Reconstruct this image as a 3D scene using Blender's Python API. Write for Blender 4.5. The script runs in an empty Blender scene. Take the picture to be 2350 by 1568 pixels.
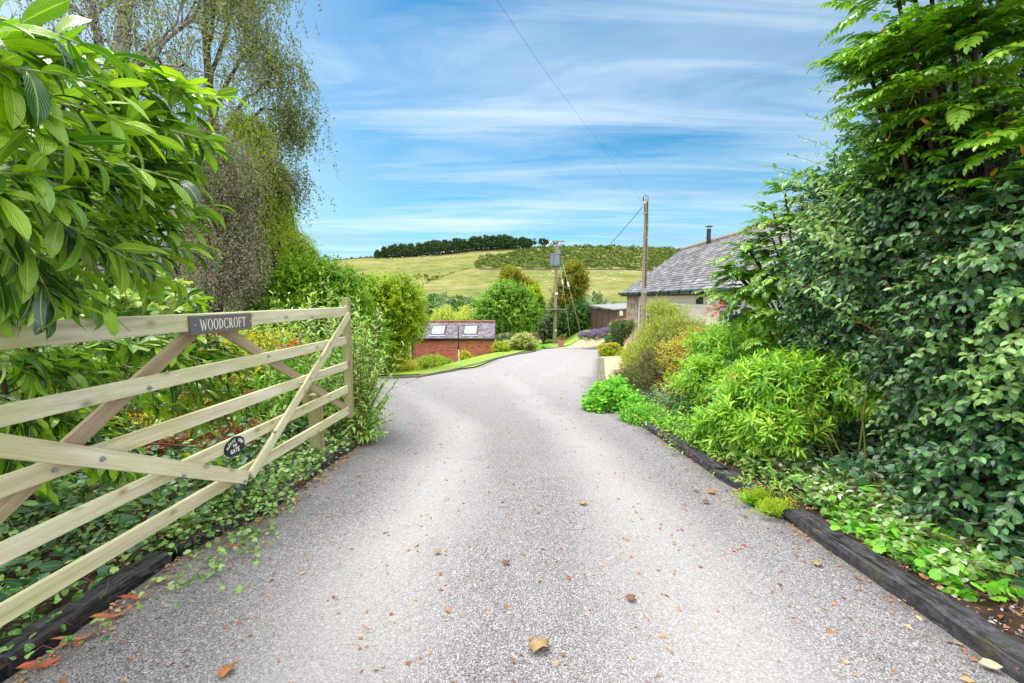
import bpy, math, numpy as np
from math import radians, sin, cos, pi, atan2, sqrt, tan
from mathutils import Vector, Matrix

SC = bpy.context.scene
COL = SC.collection

# ---------------------------------------------------------------- camera
F, CX, CY = 1044.0, 1175.0, 784.0
TH = math.atan(100.0 / 1044.0)
CAM = np.array([0.0, 0.0, 1.45])
cd = bpy.data.cameras.new('camera'); cam = bpy.data.objects.new('camera', cd); COL.objects.link(cam)
cam.location = CAM; cam.rotation_euler = (pi / 2 - TH, 0, 0)
cd.sensor_width = 36.0; cd.lens = 36.0 * F / 2350.0; cd.clip_start = 0.05; cd.clip_end = 6000
SC.camera = cam

# ---------------------------------------------------------------- sun, sky, exposure
SUN_DIR = Vector((-0.38, 0.30, 0.88)).normalized()          # towards the sun
sun_el = math.asin(SUN_DIR.z); sun_az = atan2(SUN_DIR.x, SUN_DIR.y)
ld = bpy.data.lights.new('sun', 'SUN'); ld.energy = 2.5; ld.angle = radians(24); ld.color = (1.0, 0.955, 0.88)
sun = bpy.data.objects.new('sun', ld); COL.objects.link(sun)
sun.rotation_euler = (-SUN_DIR).to_track_quat('-Z', 'Y').to_euler()
SC.view_settings.view_transform = 'Standard'; SC.view_settings.look = 'None'
SC.view_settings.exposure = 0.62; SC.view_settings.gamma = 1.0
SC.view_settings.use_curve_mapping = False


class NT:
    """small helper around a node tree"""
    def __init__(s, tree):
        s.t = tree; s.t.nodes.clear()
    def n(s, typ, inp=None, **kw):
        nd = s.t.nodes.new(typ)
        for k, v in kw.items(): setattr(nd, k, v)
        if inp:
            for k, v in inp.items():
                if isinstance(v, tuple) and len(v) == 2 and hasattr(v[0], 'outputs'):
                    s.t.links.new(v[0].outputs[v[1]], nd.inputs[k])
                elif hasattr(v, 'outputs'):
                    s.t.links.new(v.outputs[0], nd.inputs[k])
                else:
                    nd.inputs[k].default_value = v
        return nd
    def math(s, op, a, b=None, c=None, clamp=False):
        i = {0: a}
        if b is not None: i[1] = b
        if c is not None: i[2] = c
        return s.n('ShaderNodeMath', i, operation=op, use_clamp=clamp)
    def ramp(s, fac, stops, interp='LINEAR'):
        nd = s.n('ShaderNodeValToRGB', {0: fac})
        cr = nd.color_ramp; cr.interpolation = interp
        while len(cr.elements) < len(stops): cr.elements.new(0.5)
        for e, (p, c) in zip(cr.elements, stops):
            e.position = p
            e.color = (c[0], c[1], c[2], 1) if isinstance(c, (tuple, list)) else (c, c, c, 1)
        return nd
    def mix(s, fac, a, b, mode='MIX'):
        nd = s.t.nodes.new('ShaderNodeMix'); nd.data_type = 'RGBA'; nd.blend_type = mode
        for k, v in ((0, fac), (6, a), (7, b)):
            if isinstance(v, tuple) and len(v) == 2 and hasattr(v[0], 'outputs'): s.t.links.new(v[0].outputs[v[1]], nd.inputs[k])
            elif hasattr(v, 'outputs'):
                s.t.links.new(v.outputs[2] if v.bl_idname == 'ShaderNodeMix' else v.outputs[0], nd.inputs[k])
            else:
                nd.inputs[k].default_value = v if k == 0 else (v[0], v[1], v[2], 1)
        return nd
    def noise(s, vec, scale, detail=3, rough=0.55, dist=0.0, **kw):
        return s.n('ShaderNodeTexNoise', {'Vector': vec, 'Scale': scale, 'Detail': detail, 'Roughness': rough, 'Distortion': dist}, **kw)
    def mapping(s, vec, scale=(1, 1, 1), rot=(0, 0, 0), loc=(0, 0, 0)):
        return s.n('ShaderNodeMapping', {'Vector': vec, 'Scale': scale, 'Rotation': rot, 'Location': loc})


W = bpy.data.worlds.new('World'); SC.world = W; W.use_nodes = True
t = NT(W.node_tree)
tc = t.n('ShaderNodeTexCoord')
sky = t.n('ShaderNodeTexSky', sky_type='NISHITA', sun_disc=False, sun_elevation=sun_el, sun_rotation=sun_az,
          air_density=1.0, dust_density=0.6, ozone_density=2.6)
sx = t.n('ShaderNodeSeparateXYZ', {0: (tc, 'Generated')})
zz = t.math('ADD', t.math('MAXIMUM', (sx, 2), 0.0), 0.055)
u = t.math('DIVIDE', (sx, 0), zz); v = t.math('DIVIDE', (sx, 1), zz)
pl = t.n('ShaderNodeCombineXYZ', {0: u, 1: v, 2: 0.0})
# long cirrus streaks, patches of high cloud, low grey bands
m1 = t.mapping(pl, (0.42, 1.9, 1), (0, 0, radians(-24)), (3.1, 1.7, 0))
wisp = t.ramp(t.noise(m1, 1.0, 10, 0.64, 0.9), [(0.44, 0.0), (0.60, 0.55), (0.74, 1.0)])
m2 = t.mapping(pl, (0.35, 0.8, 1), (0, 0, radians(-12)), (9.4, 4.2, 0))
patch = t.ramp(t.noise(m2, 0.95, 6, 0.55, 0.4), [(0.42, 0.0), (0.72, 1.0)])
m3 = t.mapping(pl, (0.12, 0.55, 1), (0, 0, radians(4)), (1.3, 7.7, 0))
band = t.ramp(t.noise(m3, 1.5, 8, 0.6, 0.5), [(0.45, 0.0), (0.62, 1.0)])
cl = t.math('ADD', t.math('MULTIPLY', wisp, 0.60), t.math('MULTIPLY', patch, 0.66), clamp=True)
# brighter cloud veil towards the upper left (west)
side = t.n('ShaderNodeMapRange', {0: (sx, 0), 1: -0.15, 2: -0.75, 3: 0.0, 4: 0.95})
cl = t.math('MAXIMUM', cl, side)
skyc = t.mix(1.0, sky, (0.27, 0.93, 1.14), 'MULTIPLY')
horiz = t.n('ShaderNodeMapRange', {0: (sx, 2), 1: 0.0, 2: 0.34, 3: 0.62, 4: 0.0})
skyc = t.mix(horiz, skyc, (3.9, 7.2, 8.6))
skyc = t.mix(t.math('MULTIPLY', cl, 0.72), skyc, (7.6, 8.7, 9.3))
bandm = t.math('MULTIPLY', band, t.n('ShaderNodeMapRange', {0: (sx, 2), 1: 0.34, 2: 0.10, 3: 0.0, 4: 0.75}))
skyc = t.mix(bandm, skyc, (3.6, 5.2, 7.0))
# bright cloud added out of view, overhead and behind the viewer, as fill light
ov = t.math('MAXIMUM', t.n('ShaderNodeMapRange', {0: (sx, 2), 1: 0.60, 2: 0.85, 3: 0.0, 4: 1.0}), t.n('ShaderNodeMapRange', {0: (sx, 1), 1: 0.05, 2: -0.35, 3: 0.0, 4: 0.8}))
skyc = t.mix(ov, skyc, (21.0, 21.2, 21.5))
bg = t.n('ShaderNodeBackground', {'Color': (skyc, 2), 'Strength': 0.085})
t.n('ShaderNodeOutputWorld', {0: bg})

# ---------------------------------------------------------------- measuring helpers
def ray(px, py):
    r = (px - CX) / F; u_ = -(py - CY) / F; c, s = cos(TH), sin(TH)
    return np.array([r, c + u_ * s, -s + u_ * c])
def at(px, py, y):
    d = ray(px, py); return CAM + d * (y / d[1])
def px_m(d): return d / F
def toP(P):
    d = np.asarray(P) - CAM; c, sn = cos(TH), sin(TH); f_ = d[..., 1] * c - d[..., 2] * sn; u_ = d[..., 1] * sn + d[..., 2] * c
    return CX + F * d[..., 0] / f_, CY - F * u_ / f_

def interp(x, pts):
    return np.interp(x, [p[0] for p in pts], [p[1] for p in pts])
def sstep(a, b, x):
    t_ = np.clip((x - a) / (b - a), 0, 1); return t_ * t_ * (3 - 2 * t_)

PROF = [(-20, 0.5), (-4, 0.15), (1.5, 0.0), (4, -0.08), (6, -0.20), (10, -0.50), (14, -0.85), (20, -1.2), (25, -1.5), (30, -1.77),
        (36, -2.05), (45, -2.6), (60, -4.5), (80, -8), (110, -13), (150, -12)]
RIDGE = [(-6000, 600), (400, 606), (730, 601), (765, 598.8), (860, 591), (934, 587.6), (1012, 582.6), (1103, 573), (1205, 568.3), (1272, 567.3),
         (1408, 567.3), (1510, 570.7), (1560, 574), (1800, 582), (2350, 600), (9000, 640)]
KERB = [(-3.6, 12.6), (-2.6, 12.95), (-1.25, 15.5), (-0.67, 19.6), (0.5, 24.5), (2.4, 28.6), (4.3, 31.5), (6.6, 33.0)]   # lawn edge of the drive, in plan

def Hn(x, y):
    x = np.asarray(x, float); y = np.asarray(y, float)
    z = interp(y, PROF) + 0.012 * np.sin(x * 1.3 + y * 0.7)
    kx = np.interp(y, [p[1] for p in KERB], [p[0] for p in KERB], left=-3.6)
    s = np.where(y < 12.6, np.maximum(0, -x - 7), (kx - x) * 0.85)
    drop = sstep(0.7, 5.5, s) * 2.3 * sstep(10, 14, y)
    drop = drop * (1 - 0.85 * sstep(28, 34, y) * sstep(0.5, 3, x))
    z = z - drop
    xr = interp(y, XR)
    bank = np.clip(x - xr - 0.15, 0, 5) * 0.10 * (1 - sstep(26, 34, y))
    z = z + bank
    z = z + 0.95 * sstep(27, 33, y) * sstep(3.6, 6, x) * (1 - sstep(50, 80, y))
    return z
XR = [(-20, 2.0), (1.0, 1.97), (2.04, 1.93), (3.0, 1.87), (3.28, 1.84), (3.77, 1.75), (4.96, 1.68), (6.58, 1.57), (7.3, 1.45), (8.5, 1.55), (9.97, 1.84), (19.5, 3.72), (23, 4.8), (30, 6.2), (60, 14)]
def H(x, y):
    x = np.asarray(x, float); y = np.asarray(y, float)
    d = np.maximum(np.hypot(x, np.maximum(y, 1e-3)), 1e-3)
    yy = np.maximum(y, 0.2 * d)
    px = CX + F * x / np.maximum(y, 0.15 * d)
    rp = interp(px, RIDGE)
    R = 560.0
    tt = np.clip((yy - 170) / (R - 170), 0, None)
    py = 716 + (rp - 716) * np.minimum(tt, 1) ** 0.85
    zh = 1.45 + (684 - py) / F * yy
    zr = 1.45 + (684 - rp) / F * R
    over = np.clip((yy - R) / 1500.0, 0, 1)
    zh = np.where(yy > R, zr * (1 - over) - 40 * over + (yy - R) * 0.012, zh)
    back = sstep(0, -60, y)
    zh = zh * (1 - back) + 0.5 * back
    w = sstep(90, 175, d) * (1 - back) + back * sstep(60, 120, d)
    return Hn(x, np.minimum(y, 150)) * (1 - w) + zh * w
def G(px, py):
    """point where the line of sight through a pixel meets the near terrain"""
    d = ray(px, py); ts = np.concatenate([np.arange(1.0, 60, 0.01), np.arange(60, 700, 0.5)])
    P = CAM + ts[:, None] * d
    k = np.argmax(P[:, 2] <= H(P[:, 0], P[:, 1]))
    return P[k]
def h(x, y): return float(H(x, y))

# ---------------------------------------------------------------- object helpers
def tag(o, label=None, cat=None, group=None, kind=None):
    if label: o['label'] = label
    if cat: o['category'] = cat
    if group: o['group'] = group
    if kind: o['kind'] = kind
    return o
def empty(name, loc, label=None, cat=None, group=None):
    o = bpy.data.objects.new(name, None); COL.objects.link(o); o.location = [float(c) for c in loc]
    o.empty_display_size = 0.1
    return tag(o, label, cat, group)
ROOTLOC = {}
def mesh(name, verts, faces, mat, parent=None, uv=None, smooth=False, local=False):
    """verts (N,3) world coordinates (local to the parent when local=True), faces (M,k) int array or list of lists"""
    verts = np.asarray(verts, np.float64).reshape(-1, 3)
    if parent is not None and not local:
        verts = verts - np.array(parent_world(parent))
    me = bpy.data.meshes.new(name)
    if isinstance(faces, np.ndarray):
        M, k = faces.shape
        me.vertices.add(len(verts)); me.vertices.foreach_set('co', verts.astype(np.float32).ravel())
        me.loops.add(M * k); me.loops.foreach_set('vertex_index', faces.astype(np.int32).ravel())
        me.polygons.add(M); me.polygons.foreach_set('loop_start', np.arange(0, M * k, k, dtype=np.int32))
        me.update(calc_edges=True)
    else:
        me.from_pydata([tuple(v_) for v_ in verts.tolist()], [], faces); me.update()
    if uv is not None:
        l = me.uv_layers.new(name='UVMap')
        uv = np.asarray(uv, np.float32)
        idx = np.empty(len(me.loops), np.int32); me.loops.foreach_get('vertex_index', idx)
        l.data.foreach_set('uv', (uv[idx] if len(uv) == len(verts) else uv).astype(np.float32).ravel())
    if smooth: me.polygons.foreach_set('use_smooth', np.ones(len(me.polygons), bool))
    me.materials.append(mat)
    o = bpy.data.objects.new(name, me); COL.objects.link(o)
    if parent is not None: o.parent = parent
    return o
def parent_world(p):
    l = np.array(p.location)
    while p.parent is not None:
        p = p.parent; l = l + np.array(p.location)
    return l

class MB:
    """collects shapes into one mesh, with uv"""
    def __init__(s): s.v = []; s.f = []; s.uv = []; s.n = 0
    def add(s, v, f, uv=None):
        v = np.asarray(v, float).reshape(-1, 3)
        s.v.append(v); s.f += [[i + s.n for i in q] for q in f]
        s.uv.append(np.asarray(uv, float) if uv is not None else v[:, :2]); s.n += len(v); return s
    def box(s, c, size, R=None):
        hx, hy, hz = [a / 2 for a in size]
        v = np.array([[x, y, z] for x in (-hx, hx) for y in (-hy, hy) for z in (-hz, hz)])
        if R is not None: v = v @ np.array(R).T
        return s.add(v + np.array(c), [[0, 1, 3, 2], [4, 6, 7, 5], [0, 4, 5, 1], [2, 3, 7, 6], [0, 2, 6, 4], [1, 5, 7, 3]])
    def tube(s, pts, r, n=8, caps=True):
        pts = np.asarray(pts, float); r = np.broadcast_to(r, (len(pts),))
        T = np.gradient(pts, axis=0); T /= np.linalg.norm(T, axis=1)[:, None] + 1e-12
        ref = np.array([0.13, 0.21, 1.0]) if abs(T[0, 2]) < 0.9 else np.array([1.0, 0.1, 0.05])
        S = np.cross(T, ref); S /= np.linalg.norm(S, axis=1)[:, None]; U_ = np.cross(S, T)
        a = np.arange(n) * 2 * pi / n
        ring = pts[:, None] + r[:, None, None] * (np.cos(a)[None, :, None] * S[:, None] + np.sin(a)[None, :, None] * U_[:, None])
        L = np.concatenate([[0], np.cumsum(np.linalg.norm(np.diff(pts, axis=0), axis=1))])
        uv = np.stack([np.broadcast_to(L[:, None], (len(pts), n)), np.broadcast_to((a / 2 / pi)[None], (len(pts), n))], -1)
        f = [[i * n + j, i * n + (j + 1) % n, (i + 1) * n + (j + 1) % n, (i + 1) * n + j] for i in range(len(pts) - 1) for j in range(n)]
        if caps: f += [list(range(n))[::-1], [(len(pts) - 1) * n + j for j in range(n)]]
        return s.add(ring.reshape(-1, 3), f, uv.reshape(-1, 2))
    def lathe(s, c, prof, n=16):
        """prof: list of (r, z)"""
        a = np.arange(n) * 2 * pi / n
        v = np.array([[c[0] + r * cos(b), c[1] + r * sin(b), c[2] + z] for r, z in prof for b in a])
        f = [[i * n + j, i * n + (j + 1) % n, (i + 1) * n + (j + 1) % n, (i + 1) * n + j] for i in range(len(prof) - 1) for j in range(n)]
        f += [list(range(n))[::-1], [(len(prof) - 1) * n + j for j in range(n)]]
        return s.add(v, f)
    def build(s, name, mat, parent=None, smooth=False, local=False, bevel=0.0):
        v = np.concatenate(s.v)
        o = mesh(name, v, s.f, mat, parent, uv=np.concatenate(s.uv), smooth=smooth, local=local)
        if bevel:
            m = o.modifiers.new('bevel', 'BEVEL'); m.width = bevel; m.segments = 2; m.limit_method = 'ANGLE'
        return o

# ---------------------------------------------------------------- materials
MATS = {}
def newmat(name):
    m = bpy.data.materials.new(name); m.use_nodes = True; MATS[name] = m
    return m, NT(m.node_tree)
def simple(name, col, rough=0.6, metal=0.0, var=0.0, vscale=8.0, bump=0.0, bscale=60.0, spec=0.5, col2=None):
    m, t = newmat(name)
    tc = t.n('ShaderNodeTexCoord')
    base = col
    if var or col2:
        nz = t.noise((tc, 'Object'), vscale, 5, 0.6)
        c2 = col2 or tuple(c * (1 - var) for c in col)
        base = t.ramp(nz, [(0.3, c2), (0.7, col)])
    i = {'Base Color': base if hasattr(base, 'outputs') else (*base, 1), 'Roughness': rough, 'Metallic': metal, 'Specular IOR Level': spec}
    p = t.n('ShaderNodeBsdfPrincipled', i)
    if bump:
        b = t.n('ShaderNodeBump', {'Height': t.noise((tc, 'Object'), bscale, 4, 0.6), 'Strength': bump, 'Distance': 0.01})
        t.t.links.new(b.outputs[0], p.inputs['Normal'])
    t.n('ShaderNodeOutputMaterial', {0: p})
    return m
def leafmat(name, cols, trans=0.38, rough=0.42, spec=0.45, tint=(1.5, 1.45, 0.6), clump=1.6, veins=None, back=None, bumpy=0.0):
    """cols: list of colours picked per leaf; clumps of leaves lean lighter or darker with the plant's own growth"""
    m, t = newmat(name)
    g = t.n('ShaderNodeNewGeometry'); tc = t.n('ShaderNodeTexCoord')
    n = len(cols)
    rnd = (g, 'Random Per Island')
    nz = t.noise((tc, 'Object'), clump, 2, 0.5)
    f = t.math('ADD', t.math('MULTIPLY', rnd, 0.80), t.math('MULTIPLY', t.math('SUBTRACT', nz, 0.40), 1.1), clamp=True)
    col = t.ramp(f, [(i / max(n - 1, 1), c) for i, c in enumerate(cols)])
    last = col
    hgt = None
    if veins:
        uv = t.n('ShaderNodeSeparateXYZ', {0: (tc, 'UV')})
        au = t.math('ABSOLUTE', t.math('SUBTRACT', (uv, 0), 0.5))
        mid = t.ramp(au, [(0.0, 1.0), (0.028, 0.75), (0.06, 0.0)])
        w = t.math('SINE', t.math('MULTIPLY', t.math('SUBTRACT', (uv, 1), t.math('MULTIPLY', au, 0.9)), veins))
        sv = t.ramp(w, [(0.90, 0.0), (1.0, 0.22)])
        vv = t.math('MAXIMUM', mid, sv)
        last = t.mix(t.math('MULTIPLY', vv, 0.55), col, tuple(min(1, c * 1.0 + 0.12) for c in cols[-1]))
        hgt = t.math('ADD', t.math('MULTIPLY', w, 0.22), t.math('MULTIPLY', mid, -1.0))
    bk = t.mix(0.5, last, back if back else tuple(min(1, c * 1.35 + 0.02) for c in cols[-1]))
    lastc = t.mix((g, 'Backfacing'), last, bk)
    p = t.n('ShaderNodeBsdfPrincipled', {'Base Color': (lastc, 2), 'Roughness': rough, 'Specular IOR Level': spec})
    if hgt is not None or bumpy:
        hh = hgt if hgt is not None else t.noise((tc, 'Object'), 60, 3)
        b = t.n('ShaderNodeBump', {'Height': hh, 'Strength': bumpy or 0.25, 'Distance': 0.004})
        t.t.links.new(b.outputs[0], p.inputs['Normal'])
    tr = t.n('ShaderNodeBsdfTranslucent', {'Color': (t.mix(1.0, last, tint, 'MULTIPLY'), 2)})
    ms = t.n('ShaderNodeMixShader', {0: trans, 1: p, 2: tr})
    t.n('ShaderNodeOutputMaterial', {0: ms})
    return m
def barkmat(name, cols, scale=14.0, stretch=0.25, bump=0.6, bands=None):
    m, t = newmat(name)
    tc = t.n('ShaderNodeTexCoord')
    mp = t.mapping((tc, 'Object'), (1, 1, stretch))
    nz = t.noise(mp, scale, 6, 0.65)
    col = t.ramp(nz, [(0.3, cols[0]), (0.5, cols[1]), (0.72, cols[-1])])
    if bands:
        mp2 = t.mapping((tc, 'Object'), (0.6, 0.6, 5.0))
        b2 = t.ramp(t.noise(mp2, 3.0, 5, 0.6), [(0.52, 0.0), (0.6, 1.0)])
        col = t.mix(b2, col, bands)
    p = t.n('ShaderNodeBsdfPrincipled', {'Base Color': (col, 2) if bands else col, 'Roughness': 0.85, 'Specular IOR Level': 0.2})
    b = t.n('ShaderNodeBump', {'Height': nz, 'Strength': bump, 'Distance': 0.02})
    t.t.links.new(b.outputs[0], p.inputs['Normal'])
    t.n('ShaderNodeOutputMaterial', {0: p})
    return m

# ---------------------------------------------------------------- leaf templates: (verts [x across, y along, z up], quads, uv)
def T_grid(rows, cols, width, bend=0.0, fold=0.0, twist=0.0, wave=0.0, zip_=0.0, serr=0.0, seed=0):
    r = np.random.default_rng(seed)
    v = []; uv = []
    for i in range(rows + 1):
        y = i / rows; w = width(y)
        if serr and i % 2: w *= 1 + serr
        for j in range(cols + 1):
            a = j / cols * 2 - 1
            x = a * w * 0.5
            z = fold * abs(a) * w * 0.5 + wave * sin(y * 9 + a * 2 + seed) * abs(a)
            tw = twist * y; x, z = x * cos(tw) - z * sin(tw), x * sin(tw) + z * cos(tw)
            v.append([x, y, z]); uv.append([j / cols, y])
    v = np.array(v)
    if bend:                       # bend downwards along the length
        a = v[:, 1] * bend; y0 = v[:, 1].copy(); z0 = v[:, 2].copy()
        v[:, 1] = np.sin(a) / bend + np.sin(a) * z0; v[:, 2] = -(1 - np.cos(a)) / bend + np.cos(a) * z0
    f = np.array([[i * (cols + 1) + j, i * (cols + 1) + j + 1, (i + 1) * (cols + 1) + j + 1, (i + 1) * (cols + 1) + j] for i in range(rows) for j in range(cols)])
    return v, f, np.array(uv)
def oval(w, peak=0.5, stalk=0.04):
    def g(y):
        if y < 0.02: return stalk * w
        a = y / peak * 0.5 if y < peak else 0.5 + (y - peak) / (1 - peak) * 0.5
        return max(0.03 * w, w * sin(pi * a) ** 0.72)
    return g
def T_poly(outline, cup=0.15, seed=0):
    """lobed leaf: outline points (x,y) around a petiole point at the origin; fan of quads"""
    o = np.array(outline, float); n = len(o)
    c = np.array([[0, 0.28]])
    v = np.concatenate([c, o]); z = -cup * np.linalg.norm(v - c, axis=1) ** 2 * 1.5
    z += 0.03 * np.sin(np.arange(n + 1) * 2.4 + seed)
    V = np.column_stack([v, z])
    if n % 2: raise ValueError
    f = np.array([[0, 1 + i, 1 + (i + 1) % n, 1 + (i + 2) % n] for i in range(0, n, 2)])
    return V, f, v + 0.5
def lobed(n_lobes=5, depth=0.35, seed=0):
    pts = [(0, 0)]
    for k in range(n_lobes):
        a = radians(-115 + 230 * k / (n_lobes - 1)); R = 0.72 + 0.28 * cos(a * 0.8)
        if k > 0:
            b = radians(-115 + 230 * (k - 0.5) / (n_lobes - 1)); rr = R * (1 - depth)
            pts.append((sin(b) * rr * 0.75, 0.28 + cos(b) * rr * 0.72))
        pts.append((sin(a) * R * 0.75, 0.28 + cos(a) * R * 0.72))
    if len(pts) % 2: pts.append((0.05, 0.02))
    return pts
def T_merge(parts):
    V, Fc, UV, n = [], [], [], 0
    for v, f, uv in parts:
        V.append(v); Fc.append(f + n); UV.append(uv); n += len(v)
    return np.concatenate(V), np.concatenate(Fc), np.concatenate(UV)
def T_xf(tp, loc, ang, s, tilt=0.0):
    v, f, uv = tp; v = v * s
    c, sn = cos(tilt), sin(tilt); v = np.column_stack([v[:, 0], v[:, 1] * c - v[:, 2] * sn, v[:, 1] * sn + v[:, 2] * c])
    c, sn = cos(ang), sin(ang); v = np.column_stack([v[:, 0] * c + v[:, 1] * sn, -v[:, 0] * sn + v[:, 1] * c, v[:, 2]])
    return v + np.array(loc), f, uv
def T_pinnate(pairs, leaf_w, bend=0.5, spiny=True, seed=0, L=0.34):
    """long compound leaf (frond) of paired leaflets along a stalk"""
    r = np.random.default_rng(seed); parts = []
    lw = oval(leaf_w, 0.35, 0.5)
    lf = T_grid(5, 2, lw, bend=0.6, fold=0.25, serr=0.45 if spiny else 0.0, seed=seed)
    for k in range(pairs):
        y = 0.16 + 0.80 * k / pairs; s = L * (0.75 + 0.45 * sin(pi * min(1, (k + 1.2) / pairs)))
        for sd in (-1, 1):
            parts.append(T_xf(lf, (0, y, 0.01 * r.standard_normal()), sd * radians(66 - 22 * k / pairs + r.normal() * 5), s, tilt=r.normal() * 0.16))
    parts.append(T_xf(lf, (0, 0.95, 0), 0, L * 0.8))
    rach = T_grid(5, 1, lambda y: 0.018 * (1.2 - y))
    parts.append(rach)
    v, f, uv = T_merge(parts)
    y0 = v[:, 1].copy(); z0 = v[:, 2].copy(); a = y0 * bend
    v = v.copy(); v[:, 1] = np.sin(a) / bend + np.sin(a) * z0; v[:, 2] = -(1 - np.cos(a)) / bend + np.cos(a) * z0
    return v, f, uv

TP = {}
TP['laurel'] = [T_grid(7, 4, oval(0.31, 0.55), bend=b, fold=fo, twist=tw, wave=0.010, seed=k) for k, (b, fo, tw) in
                enumerate([(0.55, 0.25, 0.15), (0.9, 0.35, -0.2), (0.3, 0.15, 0.3), (1.15, 0.3, 0.1)])]
TP['oval'] = [T_grid(4, 2, oval(0.52, 0.5), bend=b, fold=0.3, seed=k) for k, b in enumerate([0.4, 0.8, 0.15])]
TP['lance'] = [T_grid(4, 2, oval(0.19, 0.45), bend=b, fold=0.3, seed=k) for k, b in enumerate([0.5, 0.95, 0.2])]
TP['budd'] = [T_grid(5, 2, oval(0.27, 0.40), bend=b, fold=0.3, serr=0.08, seed=k) for k, b in enumerate([0.7, 1.1, 0.35])]
TP['narrow'] = [T_grid(2, 2, oval(0.30, 0.5), bend=b, fold=0.25) for b in (0.4, 0.8)]
TP['small'] = [T_grid(2, 2, oval(0.55, 0.5), bend=b, fold=0.35) for b in (0.3, 0.8)]
TP['tiny'] = [(np.array([[0, 0, 0], [0.32, 0.5, 0.08], [0, 1, -0.05], [-0.32, 0.5, 0.08]]), np.array([[0, 1, 2, 3]]), np.array([[.5, 0], [1, .5], [.5, 1], [0, .5]])),
              (np.array([[0, 0, 0], [0.28, 0.45, -0.1], [0, 1, 0.1], [-0.28, 0.55, -0.06]]), np.array([[0, 1, 2, 3]]), np.array([[.5, 0], [1, .5], [.5, 1], [0, .5]]))]
def heart():
    o = [(0, 0.0), (-0.20, -0.10), (-0.42, 0.06), (-0.47, 0.32), (-0.36, 0.58), (-0.18, 0.82), (0, 1.0), (0.18, 0.82), (0.36, 0.58), (0.47, 0.32), (0.42, 0.06), (0.20, -0.10)]
    v, f, uv = T_poly(o, 0.25, 1); return v, f, np.column_stack([v[:, 0] + .5, v[:, 1]])
TP['heart'] = [heart()]
TP['lance'] = [T_grid(4, 2, oval(0.21, 0.45), bend=b, fold=0.35, seed=k) for k, b in enumerate([0.5, 0.95, 0.2])]
TP['maple'] = [T_poly(lobed(5, 0.34), 0.18, s) for s in (0, 2)]
TP['round'] = [T_poly(lobed(7, 0.13), 0.22, s) for s in (0, 3)]
TP['mahonia'] = [T_pinnate(10, 0.36, bend=b, seed=s, L=0.20) for b, s in ((0.7, 0), (1.1, 1), (0.45, 2))]
TP['fern'] = [T_pinnate(11, 0.30, bend=1.1, spiny=False, seed=3, L=0.15)]
TP['blade'] = [T_grid(3, 1, lambda y: 0.035 * (1.05 - y), bend=b) for b in (0.5, 1.1)]
TP['strip'] = [T_grid(5, 2, oval(0.16, 0.5), bend=b, fold=-0.6, twist=0.7, wave=0.02, seed=s) for b, s in ((-0.5, 1), (0.6, 2))]

def unit(a): return a / (np.linalg.norm(a, axis=-1, keepdims=True) + 1e-9)
def leaves(name, tkey, P, D, N, S, mat, parent=None, rng=None, smooth=True, uvs=True):
    """one mesh of leaves: position P, direction D, facing N, size S"""
    rng = rng or np.random.default_rng(1)
    P = np.asarray(P, float); D = unit(np.asarray(D, float)); N = np.asarray(N, float)
    N = unit(N - (N * D).sum(-1, keepdims=True) * D); X = np.cross(D, N)
    S = np.broadcast_to(np.asarray(S, float), (len(P),))
    tps = TP[tkey]; pick = rng.integers(0, len(tps), len(P))
    V, Fc, UV, n = [], [], [], 0
    for k, (tv, tf, tu) in enumerate(tps):
        i = np.where(pick == k)[0]
        if not len(i): continue
        sgn = rng.choice([-1.0, 1.0], len(i))
        w = (tv[None, :, 0:1] * X[i][:, None] * sgn[:, None, None] + tv[None, :, 1:2] * D[i][:, None] + tv[None, :, 2:3] * N[i][:, None]) * S[i][:, None, None] + P[i][:, None]
        V.append(w.reshape(-1, 3)); nv = len(tv)
        ff = tf[None] + (np.arange(len(i)) * nv)[:, None, None] + n
        Fc.append(ff.reshape(-1, 4)); UV.append(np.tile(tu, (len(i), 1))); n += nv * len(i)
    return mesh(name, np.concatenate(V), np.concatenate(Fc), mat, parent, uv=np.concatenate(UV) if uvs else None, smooth=smooth)
def tubes(name, P, R, mat, parent=None, sides=4):
    """P (N,K,3) polylines, R (N,K) radii -> one mesh"""
    P = np.asarray(P, float); Nn, K, _ = P.shape; R = np.broadcast_to(R, (Nn, K))
    T = unit(np.gradient(P, axis=1)); ref = np.array([0.31, 0.17, 0.93]); S = unit(np.cross(T, ref)); U_ = np.cross(S, T)
    a = np.arange(sides) * 2 * pi / sides
    V = P[:, :, None] + R[:, :, None, None] * (np.cos(a)[:, None] * S[:, :, None] + np.sin(a)[:, None] * U_[:, :, None])
    i, k, j = np.meshgrid(np.arange(Nn), np.arange(K - 1), np.arange(sides), indexing='ij')
    b = i * K * sides; j2 = (j + 1) % sides
    Fc = np.stack([b + k * sides + j, b + k * sides + j2, b + (k + 1) * sides + j2, b + (k + 1) * sides + j], -1).reshape(-1, 4)
    return mesh(name, V.reshape(-1, 3), Fc, mat, parent, smooth=True)

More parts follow.
